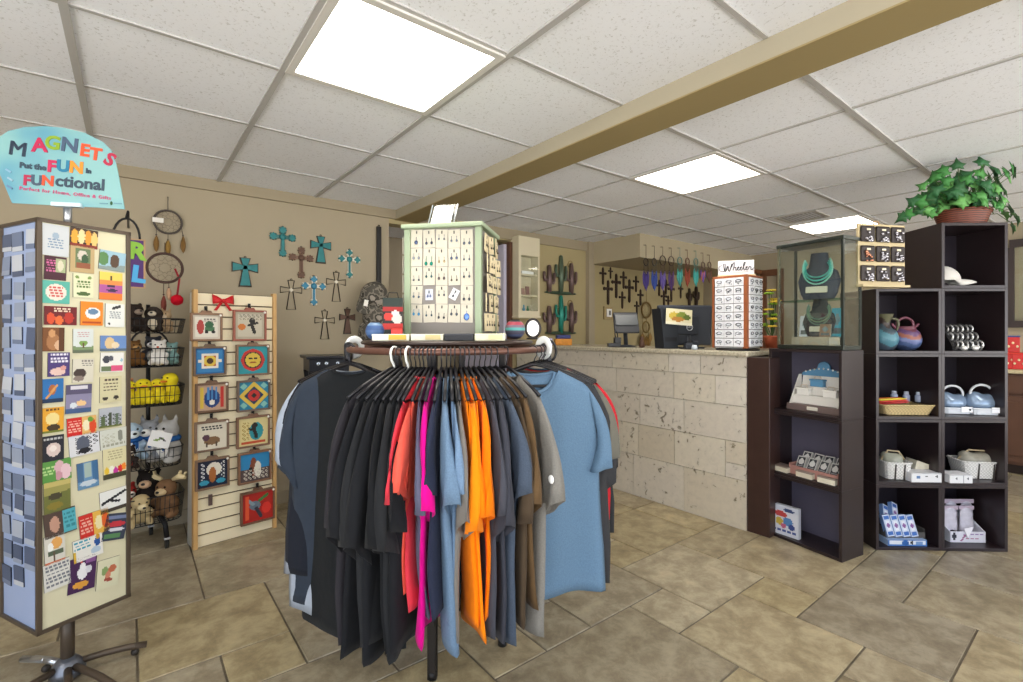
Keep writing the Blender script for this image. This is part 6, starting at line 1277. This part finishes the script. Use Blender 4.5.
# bracelet rolls
p = T2.at(961, 350, -.07); ro = thing('bracelet_stand', 'stepped black stand of silver and black bracelets in the five-high stack', 'display stand', T2.w(p.x, -.03, z2(3)), r2)
b = MB(); b.prism([(-.08, 0), (.08, 0), (.08, .02), (.0, .15), (-.03, .15)], -.08, .08, Rz(-PI / 2) ); b.build('step_block', M('#1d1b1c', .6), ro)
for r in range(3):
    for k in range(6):
        x = -.07 + .027 * k + .004 * r; t = thing('bracelet', 'silver and black bracelet in the %s row of the stepped stand' % ['bottom', 'middle', 'top'][r], 'bracelet', ro.matrix_basis @ Vector((x, -.083 + .036 * r, .032 + .044 * r)), r2, 'bracelets in the %s row' % ['bottom', 'middle', 'top'][r])
        MB().tube([(0, .018 * math.cos(q), .02 * math.sin(q)) for q in [2 * PI * j / 14 for j in range(14)]], .006, 6, True).build('band', M('#d2d2d0' if (k + r) % 2 else '#8d8c8a', .25, .6), t)
        MB().ell((0, -.018, .004), (.007, .005, .009), None, 1).build('charm', M('#2a2a2c', .3), t)
for k in range(2): tag(MB().ell((0, 0, .014), (.018, .014, .016), None, 2).ell((.01, -.008, .02), .009, None, 1).build('trinket', M('#d6d4d0', .3, .5, .3, 60), None, T2.w(p.x - .03 + .06 * k, -.125, z2(3)), (0, 0, r2)), ['silver trinket at the foot of the bracelet stand, nearer the divider', 'silver trinket at the foot of the bracelet stand, nearer the outer side'][k], 'trinket')
# third cube left: basket with pens and jars
p = T2.at(904, 414, -.06); bk = thing('tray_basket', 'shallow tan woven basket in the four-high stack', 'basket', T2.w(p.x - .02, -.04, z2(2)), r2)
def woven(col, key, sc=90):
    if key in MATS: return MATS[key]
    m = M(col, .7, key=key); nt = m.node_tree; bb = nt.nodes['Principled BSDF']; tc = nt.nodes.new('ShaderNodeTexCoord'); ck = nt.nodes.new('ShaderNodeTexChecker'); ck.inputs['Scale'].default_value = sc
    c_ = rgb(col); ck.inputs[1].default_value = (*c_, 1); ck.inputs[2].default_value = (*[v * .62 for v in c_], 1); nt.links.new(tc.outputs['Object'], ck.inputs[0]); nt.links.new(ck.outputs[0], bb.inputs['Base Color']); return m
def rect_basket(parent, w, d, h, flare, mat, nm='basket_body'):
    b = MB()
    def lp(z, f, e=0): return [(x * (w / 2 * f - e - .02) + .02 * math.cos(q), y * (d / 2 * f - e - .02) + .02 * math.sin(q), z) for x, y, a0 in ((1, 1, 0), (-1, 1, PI / 2), (-1, -1, PI), (1, -1, 3 * PI / 2)) for q in (a0, a0 + PI / 4, a0 + PI / 2)]
    R = [lp(0.002, 1), lp(h, flare), lp(h, flare, .006), lp(.008, 1, .006)]; R = [r + [r[0]] for r in R]; V = b.grid(R, False); b.b.faces.new(V[3][:-1][::-1]); b.b.faces.new(V[0][:-1]); b.build(nm, mat, parent)
    MB().tube([(x, y, z) for x, y, z in lp(h, flare)], .005, 6, True).build('rim', mat, parent)
rect_basket(bk, .24, .16, .055, 1.18, woven('#c4ad7c', 'tanweave', 110))
pcs = ['#b02a2a', '#c63a30', '#d8c23a', '#c8b82e', '#2a2a2e', '#d86a2c', '#9a2630', '#d8d040']
for k, c_ in enumerate(pcs): o = tag(MB().tube([(-.09, 0, 0), (.05, 0, .0), (.07, 0, .001)], [.006, .006, .002], 8).build('pencil', M(c_, .4), None, T2.w(p.x - .055 + .004 * (k % 3), -.075 + .012 * k, z2(2) + .062 + .009 * (k % 3)), (0, -.1 + .03 * (k % 3), r2 + .05 * (k % 4 - 1.5))), ['dark red pencil at the front of the tan basket', 'bright red pencil second from the front of the tan basket', 'yellow pencil lying over the red ones in the tan basket', 'mustard pencil in the tan basket', 'black pencil in the tan basket', 'orange pencil in the tan basket', 'maroon pencil at the back of the tan basket', 'lemon pencil at the back of the tan basket'][k], 'pencil', 'pencils in the tan basket')
for k in range(4):
    q = T2.at(898 + 9.3 * k, 398, -.0); t = thing('glass_jar', 'little clear blue jar with a pale cap, %s behind the pencils' % ['first', 'second', 'third', 'last'][k], 'jar', T2.w(q.x, .03 - .022 * k, z2(2) + .06), r2, 'little jars in the tan basket')
    MB().lathe([(.016, 0), (.018, .005), (.018, .035), (.012, .042)], 14).build('jar_body', M('#9aa4bc', .15), t); MB().lathe([(.012, .042), (.012, .056), (.010, .058)], 14).build('cap', M('#b7bccb', .3), t)
# third cube right: clear baskets with loop handles (blue and white wrapped)
def wrapped(px, y, s, label):
    p = T2.at(px, 414, y); t = thing('gift_pack', label, 'gift pack', T2.w(p.x, y, z2(2)), r2 - .15)
    rect_basket(t, .14 * s, .12 * s, .035 * s, 1.1, M('#d4d8de', .4), 'tray_body')
    me = blob([((0, 0, .06 * s), (.078 * s, .058 * s, .055 * s)), ((-.03 * s, 0, .09 * s), (.045 * s, .04 * s, .04 * s)), ((.04 * s, 0, .07 * s), (.04 * s, .04 * s, .05 * s))], .012 * s); meshobj('blue_wrap', me, M('#8296ae', .2, .3, .35, 30), t)
    MB().tube([(.055 * s * math.cos(q), -.01, .115 * s + .05 * s * math.sin(q)) for q in [2 * PI * j / 22 for j in range(22)]], .007 * s, 7, True).build('loop_handle', M('#c9ccd0', .2), t)
    MB().box((.04 * s, -.068 * s, .03 * s), (.055 * s, .004, .03 * s)).build('label_card', M('#eceef2', .5), t); MB().ell((.055 * s, -.072 * s, .03 * s), (.007 * s, .003, .007 * s), None, 1).build('printed_mark', M('#2c2c34', .5), t)
wrapped(951, -.02, .95, 'silver and white gift pack behind the divider in the third cube'); wrapped(980, -.05, 1.0, 'blue and white gift pack with a large loop handle in the third cube')
# fourth row: white baskets and boxes
def white_basket(px, y, w, label, fill):
    p = T2.at(px, 481, y); t = thing('white_basket', label, 'basket', T2.w(p.x, y, z2(1)), r2 - .1); WB = woven('#dcdad6', 'whiteweave', 120)
    rect_basket(t, w, .12, .095, 1.18, WB)
    for x in (-.18, .22): MB().box((x * w, -.066, .038), (.006, .006, .098), Rx(.08)).build('dark_band', M('#3a3632', .6), t)
    me = blob([((0, 0, .09), (w * .5, .055, .04)), ((w * .15, .0, .11), (w * .3, .045, .03)), ((-w * .25, .01, .115), (w * .2, .04, .03))], .014); meshobj('cellophane_wrap', me, M(fill, .2, 0, .35, 35), t)
    MB().tube([(-w * .5, 0, .095), (-w * .2, 0, .15), (w * .3, 0, .145), (w * .58, 0, .095)], .005, 7).build('handle', M('#a89878', .5), t)
white_basket(892, -.06, .115, 'white woven basket of wrapped soap, four-high stack', '#9a9b8c'); white_basket(976, -.03, .19, 'wide white woven basket of wrapped goods, five-high stack', '#a09c8e')
def keybox(px, py, w, h, y, label, marks, k):
    p = T2.at(px, py, y); o = card('flat_carton', w, h, .09, [('r', 0, 0, 1, .08, '#c8c8cc')] + marks, '#e8e8ea', 24, 10, '#dcdce0'); o.location = T2.w(p.x, y + .045, z2(k) + h / 2 + .001); o.rotation_euler = (0, 0, r2); tag(o, label, 'carton'); return o
keybox(920, 482, .16, .05, -.12, 'white flat carton with key-shaped marks next to the small white basket', [('e', .22, .45, .07, .2, '#5a7aa8'), ('r', .33, 0, .345, 1, '#a8a8b0'), ('e', .5, .35, .03, .12, '#2e2e38'), ('r', .49, .4, .51, .8, '#2e2e38'), ('e', .84, .35, .03, .12, '#2e2e38'), ('r', .83, .4, .85, .8, '#2e2e38'), ('r', .66, 0, .675, 1, '#a8a8b0')], 1)
o = tag(MB().prism([(-.07, 0), (.07, 0), (.05, .012), (-.06, .05)], -.03, .05).build('cellophane_packet', M('#c9c3b0', .25, 0, .2, 30), None, T2.w(T2.at(918, 470, -.02).x, -.06, z2(1) + .052), (0, 0, r2)), 'clear wrapped packet sloping on top of the key-marked carton', 'packet')
keybox(954, 482, .12, .045, -.13, 'white flat carton tucked by the divider before the wide white basket', [('e', .3, .45, .03, .14, '#4a4a55'), ('r', .6, 0, .62, 1, '#a8a8b0'), ('e', .8, .45, .03, .14, '#4a4a55')], 1)
# lowest row
p = T2.at(902, 548, -.1); tr = thing('blue_carton', 'flat blue and white carton under the grey tray', 'carton', T2.w(p.x, -.06, z2(0)), r2)
o = card('carton_front', .21, .034, .14, [('r', .05, .15, .95, .8, '#e6eaf2'), ('e', .45, .5, .09, .45, '#2f62a8'), ('e', .62, .45, .04, .3, '#26262c'), ('r', .7, .3, .9, .7, '#7a9ccc')], '#4a7abf', 28, 8, '#9db4d8', tr); o.location = (0, .06, .0175)
t = thing('grey_tray', 'grey cardboard tray of small blue-white boxes in the lowest cube', 'tray', T2.w(p.x + .005, -.05, z2(0) + .0355), r2)
b = MB(); b.b2((-.1, -.06, 0), (.11, .07, .005)); b.b2((-.1, -.064, 0), (.11, -.06, .03)); b.b2((.106, -.06, 0), (.11, .07, .05)); b.b2((-.104, -.06, 0), (-.1, .07, .05)); b.build('tray_body', M('#4f4c4a', .7), t)
for k in range(6):
    o = card('toy_box', .042, .115, .024, [('r', .15, .08, .85, .2, '#3a6ab8'), ('r', .2, .3, .8, .7, '#e8eaf2'), ('e', .5, .5, .2, .12, '#8a5a9a'), ('r', .15, .8, .85, .92, '#3a6ab8')], '#ccd6ea', 8, 18, '#6f8fc4')
    if k < 4: o.location = T2.w(p.x - .083 + .043 * k, -.085 + .0 * k, z2(0) + .043 + .052); o.rotation_euler = (-.25, -.10, r2 + .15)
    else: o.location = T2.w(p.x - .06 + .05 * (k - 4), -.03, z2(0) + .13 + .012 * (k - 4)); o.rotation_euler = (-.5, .5, r2 + .2)
    tag(o, ['small blue-white toy box, first of four leaning in the grey tray', 'small blue-white toy box, second of four leaning in the grey tray', 'small blue-white toy box, third of four leaning in the grey tray', 'small blue-white toy box, last of four leaning in the grey tray', 'small blue toy box lying on top of the leaning ones', 'second blue toy box lying on top, behind the others'][k], 'toy box', 'blue-white toy boxes')
p = T2.at(970, 546, -.1); t = thing('display_carton', 'white open display carton with pink print in the lowest cube', 'carton', T2.w(p.x + .005, -.08, z2(0)), r2); w = .19
b = MB(); b.b2((-w / 2, 0, 0), (w / 2, .11, .004)); b.prism([(-.0, 0), (.11, 0), (.11, .12), (.0, .06)], -.002, .002, Matrix.Translation((-w / 2, 0, 0)) @ Rz(PI / 2)); b.prism([(0, 0), (.11, 0), (.11, .12), (0, .06)], -.002, .002, Matrix.Translation((w / 2, 0, 0)) @ Rz(PI / 2)); b.b2((-w / 2, .108, 0), (w / 2, .112, .17)); b.build('carton_body', M('#dcdce6', .5), t)
o = card('printed_front', w, .06, .003, [('e', .1, .45, .06, .35, '#3a3a44'), ('s', .38, .2, .95, .45, 1, '#9a7ab0'), ('s', .45, .6, .85, .8, 1, '#b87a9c'), ('l', .3, .9, .42, .3, .03, '#a8628c')], '#e6e4ee', 30, 10, '#dcdce6', t); o.location = (0, 0, .032)
for k in range(4):
    x = [-.058, .035, -.02, .068][k]; y = [.045, .05, .085, .088][k]; q = T2.w(p.x + .005 + x, -.08 + y, z2(0) + .006); bgx = thing('cellophane_bag', ['clear bag of pale sweets at the front of the white display carton, nearer the divider', 'clear bag of pale sweets at the front of the white display carton, nearer the outside', 'clear bag of pale sweets behind, nearer the divider', 'clear bag of pale sweets behind, nearer the outside'][k], 'bag', q, r2, 'clear bags in the white display carton'); h = .175 + .025 * (k > 1)
    me = blob([((0, 0, h * .4), (.044, .015, h * .42)), ((0, 0, h * .75), (.042, .009, h * .28))], .009); meshobj('bag_body', me, M('#c4c0cc', .2, 0, .25, 40), bgx); MB().b2((-.042, -.002, h * .93), (.042, .002, h * 1.05)).build('header_strip', M('#b9a8b8', .5), bgx); MB().ell((0, -.012, h * .22), (.022, .006, .018), None, 1).build('contents', M(['#3a2c34', '#b0304a', '#4a4450', '#8a5a6a'][k], .5), bgx)
o = tag(MB().prism([(-.022, .05), (.03, .062), (-.002, .0)], -.002, .001).build('paper_flag', M('#e8e4ea', .5), None, T2.w(p.x, -.088, z2(0) + .03), (0, 0, r2)), 'small white triangular flag on the white display carton', 'flag')
# ------------------------------------------------------------------ ivy basket on top
q = T2.at(976, 222, -.04); iv = thing('ivy_basket', 'reddish woven basket of artificial green ivy on the tallest stack', 'plant', T2.w(.5 * cw + .03, -.04, H2 * 5 + .001), r2)
b = MB(); n = 40; prof = [(.108, 0), (.118, .03), (.130, .065), (.135, .08)]
def wv():
    m = M('#7a3e2a', .55, key='redweave'); nt = m.node_tree; bb = nt.nodes['Principled BSDF']; tc = nt.nodes.new('ShaderNodeTexCoord'); wz = nt.nodes.new('ShaderNodeTexWave'); wz.bands_direction = 'Z'; wz.inputs['Scale'].default_value = 28; wz.inputs['Distortion'].default_value = 2
    cr = nt.nodes.new('ShaderNodeValToRGB'); cr.color_ramp.elements[0].color = (*rgb('#2c120b'), 1); cr.color_ramp.elements[1].color = (*rgb('#80402a'), 1); nt.links.new(tc.outputs['Object'], wz.inputs['Vector']); nt.links.new(wz.outputs['Fac'], cr.inputs[0]); nt.links.new(cr.outputs[0], bb.inputs['Base Color']); return m
R = [[((r + .004 * math.sin(k * PI)) * math.cos(2 * PI * k / n) * (1 + .025 * (k % 2)), (r) * .8 * math.sin(2 * PI * k / n) * (1 + .025 * (k % 2)), z) for k in range(n + 1)] for r, z in prof]
b.grid(R); b.b.faces.new([b.b.verts.new((.108 * math.cos(2 * PI * k / n), .086 * math.sin(2 * PI * k / n), .001)) for k in range(n)]); b.build('basket_body', wv(), iv)
MB().tube([(.136 * math.cos(a_), .109 * math.sin(a_), .081 + .003 * math.sin(a_ * 20)) for a_ in [2 * PI * k / 60 for k in range(60)]], .007, 7, True).build('basket_rim', wv(), iv)
rd = random.Random(21); gmats = [M(c_, .55, 0, .15, 30) for c_ in ('#2f6a34', '#3a7a38', '#27582e', '#4c8a44', '#2c6238', '#5f9a50')]
LEAF = [(0, 0), (.16, -.08), (.42, -.16), (.36, .1), (.62, .3), (.3, .42), (.14, .62), (0, 1.0), (-.14, .62), (-.3, .42), (-.62, .3), (-.36, .1), (-.42, -.16), (-.16, -.08)]
extra = bmesh.new()
def leaf(pos, nrm, up, s, mi, own=True):
    nrm = nrm.normalized(); t_ = (up - nrm * up.dot(nrm));
    if t_.length < 1e-3: t_ = Vector((1, 0, 0))
    t_.normalize(); sd = t_.cross(nrm); b = bmesh.new() if own else extra; ce = b.verts.new((0, 0, 0)); ce.co = pos + t_ * .35 * s + nrm * .12 * s
    vs = []
    for x, z in LEAF: v = b.verts.new(pos + sd * x * s + t_ * z * s - nrm * (.10 * s * (abs(x) + max(0, z - .5)))); vs.append(v)
    for i in range(len(vs)): f = b.faces.new((ce, vs[i], vs[(i + 1) % len(vs)])); f.smooth = True
    if not own: return
    me = bpy.data.meshes.new('ivy_leaf'); b.to_mesh(me); b.free(); me.materials.append(gmats[mi]); o = bpy.data.objects.new('ivy_leaf', me); C.objects.link(o); o.parent = iv; m_ = o.modifiers.new('s', 'SOLIDIFY'); m_.thickness = .0012
spots = []
for k in range(104):
    a_ = rd.uniform(0, 2 * PI); r = .16 * math.sqrt(rd.random()); x, y = r * math.cos(a_) * 1.25, r * math.sin(a_) * .8; z = .10 + rd.uniform(0, .15) * (1 - (r / .22) ** 2) + .015; spots.append((x, y, z, rd.uniform(.062, .086)))
for px, py in [(905, 215), (912, 212), (920, 208), (915, 203), (925, 200), (932, 196), (928, 206), (938, 200), (926, 186), (935, 180), (945, 176), (958, 168), (962, 176), (985, 165), (995, 170), (1005, 172), (1012, 168), (1016, 172), (1000, 182), (1005, 190), (1000, 205), (1006, 212), (1012, 208), (1018, 216), (1014, 225), (948, 188), (990, 178), (950, 182), (965, 184), (975, 188), (940, 192), (955, 200), (970, 198), (985, 192), (998, 176), (935, 212), (992, 200), (980, 176), (968, 190), (1008, 178), (990, 186), (945, 204), (948, 170), (984, 164)]:
    l = T2.at(px, py, -.09 + rd.uniform(-.03, .03)) - Vector((iv.location.x * 0, 0, 0)); loc = iv.matrix_basis.inverted() @ T2.w(l.x, l.y, l.z); spots.append((loc.x, loc.y, loc.z, rd.uniform(.062, .086)))
vines = MB(); OWN = set(sorted(range(len(spots)), key=lambda i: spots[i][1])[:96])
for i, (x, y, z, s) in enumerate(spots):
    base = Vector((x * .3, y * .3, .06)); pos = Vector((x, y, z)); mid = base.lerp(pos, .55) + Vector((0, 0, .04)); vines.tube([base, mid, pos], .0018, 4)
    nrm = Vector((x * 1.2 + rd.uniform(-.1, .1), y - .16 + rd.uniform(-.08, .08), .06 + rd.uniform(-.05, .1))); up = Vector((x * 1.5 + rd.uniform(-.15, .15), rd.uniform(-.1, .05), -.12 + z * .9 + rd.uniform(-.1, .1))); leaf(pos, nrm, up, s, rd.randrange(6), i in OWN)
me = bpy.data.meshes.new('ivy_foliage'); extra.to_mesh(me); extra.free(); me.materials.append(gmats[2]); o = bpy.data.objects.new('ivy_foliage', me); C.objects.link(o); o.parent = iv; o['kind'] = 'stuff'
vines.build('vine_stems', M('#3f5a2c', .7), iv)
# ================================================================== FAR RIGHT: BACK COUNTER
cy0, cy1 = -1.2, 1.75; cxf = 5.87; ch = EYE - (370 - HOR) * onX(1016, 370, cxf).dot(FW) / FPX
bc = thing('back_cabinet', 'brown wooden back counter along the wall at the edge of the room', 'cabinet', ((cxf + WX) / 2, (cy0 + cy1) / 2, 0)); hx = (WX - .02 - cxf) / 2; hy = (cy1 - cy0) / 2; WDB = M('#5e4030', .4, 0, .25, 8)
MB().b2((-hx + .02, -hy, .08), (hx, hy, ch - .03)).build('cabinet_body', WDB, bc); MB().b2((-hx + .06, -hy, 0), (hx, hy, .08)).build('kick_board', M('#2e2019', .6), bc); MB().b2((-hx - .02, -hy - .02, ch - .03), (hx, hy + .02, ch), .004).build('worktop', M('#c9ba94', .4, 0, .25, 60), bc)
for k in range(6):
    y0, y1 = -hy + k * 2 * hy / 6 + .015, -hy + (k + 1) * 2 * hy / 6 - .015
    d = MB(); d.b2((-hx, y0, .11), (-hx + .02, y1, ch - .22)); d.b2((-hx - .008, y0 + .05, .16), (-hx + .002, y1 - .05, ch - .27), .004); dd = d.build('door', WDB, bc); MB().ell((-hx - .015, y1 - .03, ch - .28), .012, None, 2).build('knob', M('#8a7a60', .3, .8), dd)
    d = MB(); d.b2((-hx, y0, ch - .2), (-hx + .02, y1, ch - .05)); dd = d.build('drawer', WDB, bc); MB().ell((-hx - .015, (y0 + y1) / 2, ch - .125), .012, None, 2).build('knob', M('#8a7a60', .3, .8), dd)
# red tins on it
for k, (px, z, lb) in enumerate([(1012, 0, 'red patterned tin at the front of the back counter'), (1019, 0, 'red patterned tin second on the back counter'), (1013, .145, 'red and blue tin stacked on top of the red ones')]):
    q = onX(px, 365, 6.0); t = thing('red_tin', lb, 'tin', (6.0, q.y, ch + .001 + z), .1, 'red tins on the back counter')
    o = MB().b2((-.04, -.042, 0), (.04, .042, .13), .004).build('tin_body', M('#c8241e', .35), t); MB().b2((-.043, -.045, .13), (.043, .045, .143), .003).build('lid', M('#3a4a8a' if k == 2 else '#d63a2c', .35), t)
    for s in range(3): MB().ell((-.041, -.026 + .026 * s, .05 + .03 * (s % 2)), (.003, .009, .012), None, 1).build('printed_dot', M('#e8dcb0', .5), t)
# dark framed glass door beyond
yd0, yd1 = onX(1010, 300, WX).y, onX(1010, 300, WX).y - 1.0; zt = onX(1012, 248, WX).z; zm = onX(1012, 321, WX).z
b = MB(); DF = M('#3a302e', .5)
for y in (yd0, yd1): b.b2((WX - .04, y - .03, zm), (WX, y + .03, zt))
b.b2((WX - .04, yd1, zt), (WX, yd0, zt + .07)); b.b2((WX - .05, yd1 - .05, zm - .06), (WX, yd0 + .05, zm)); b.b2((WX - .03, yd1 + .45, zm), (WX, yd1 + .5, zt)); wf = b.build('window_1', DF); struct(wf)
gl = MB().b2((WX - .02, yd1 + .03, zm), (WX - .015, yd0 - .03, zt)).build('window_glass', glass(), wf)
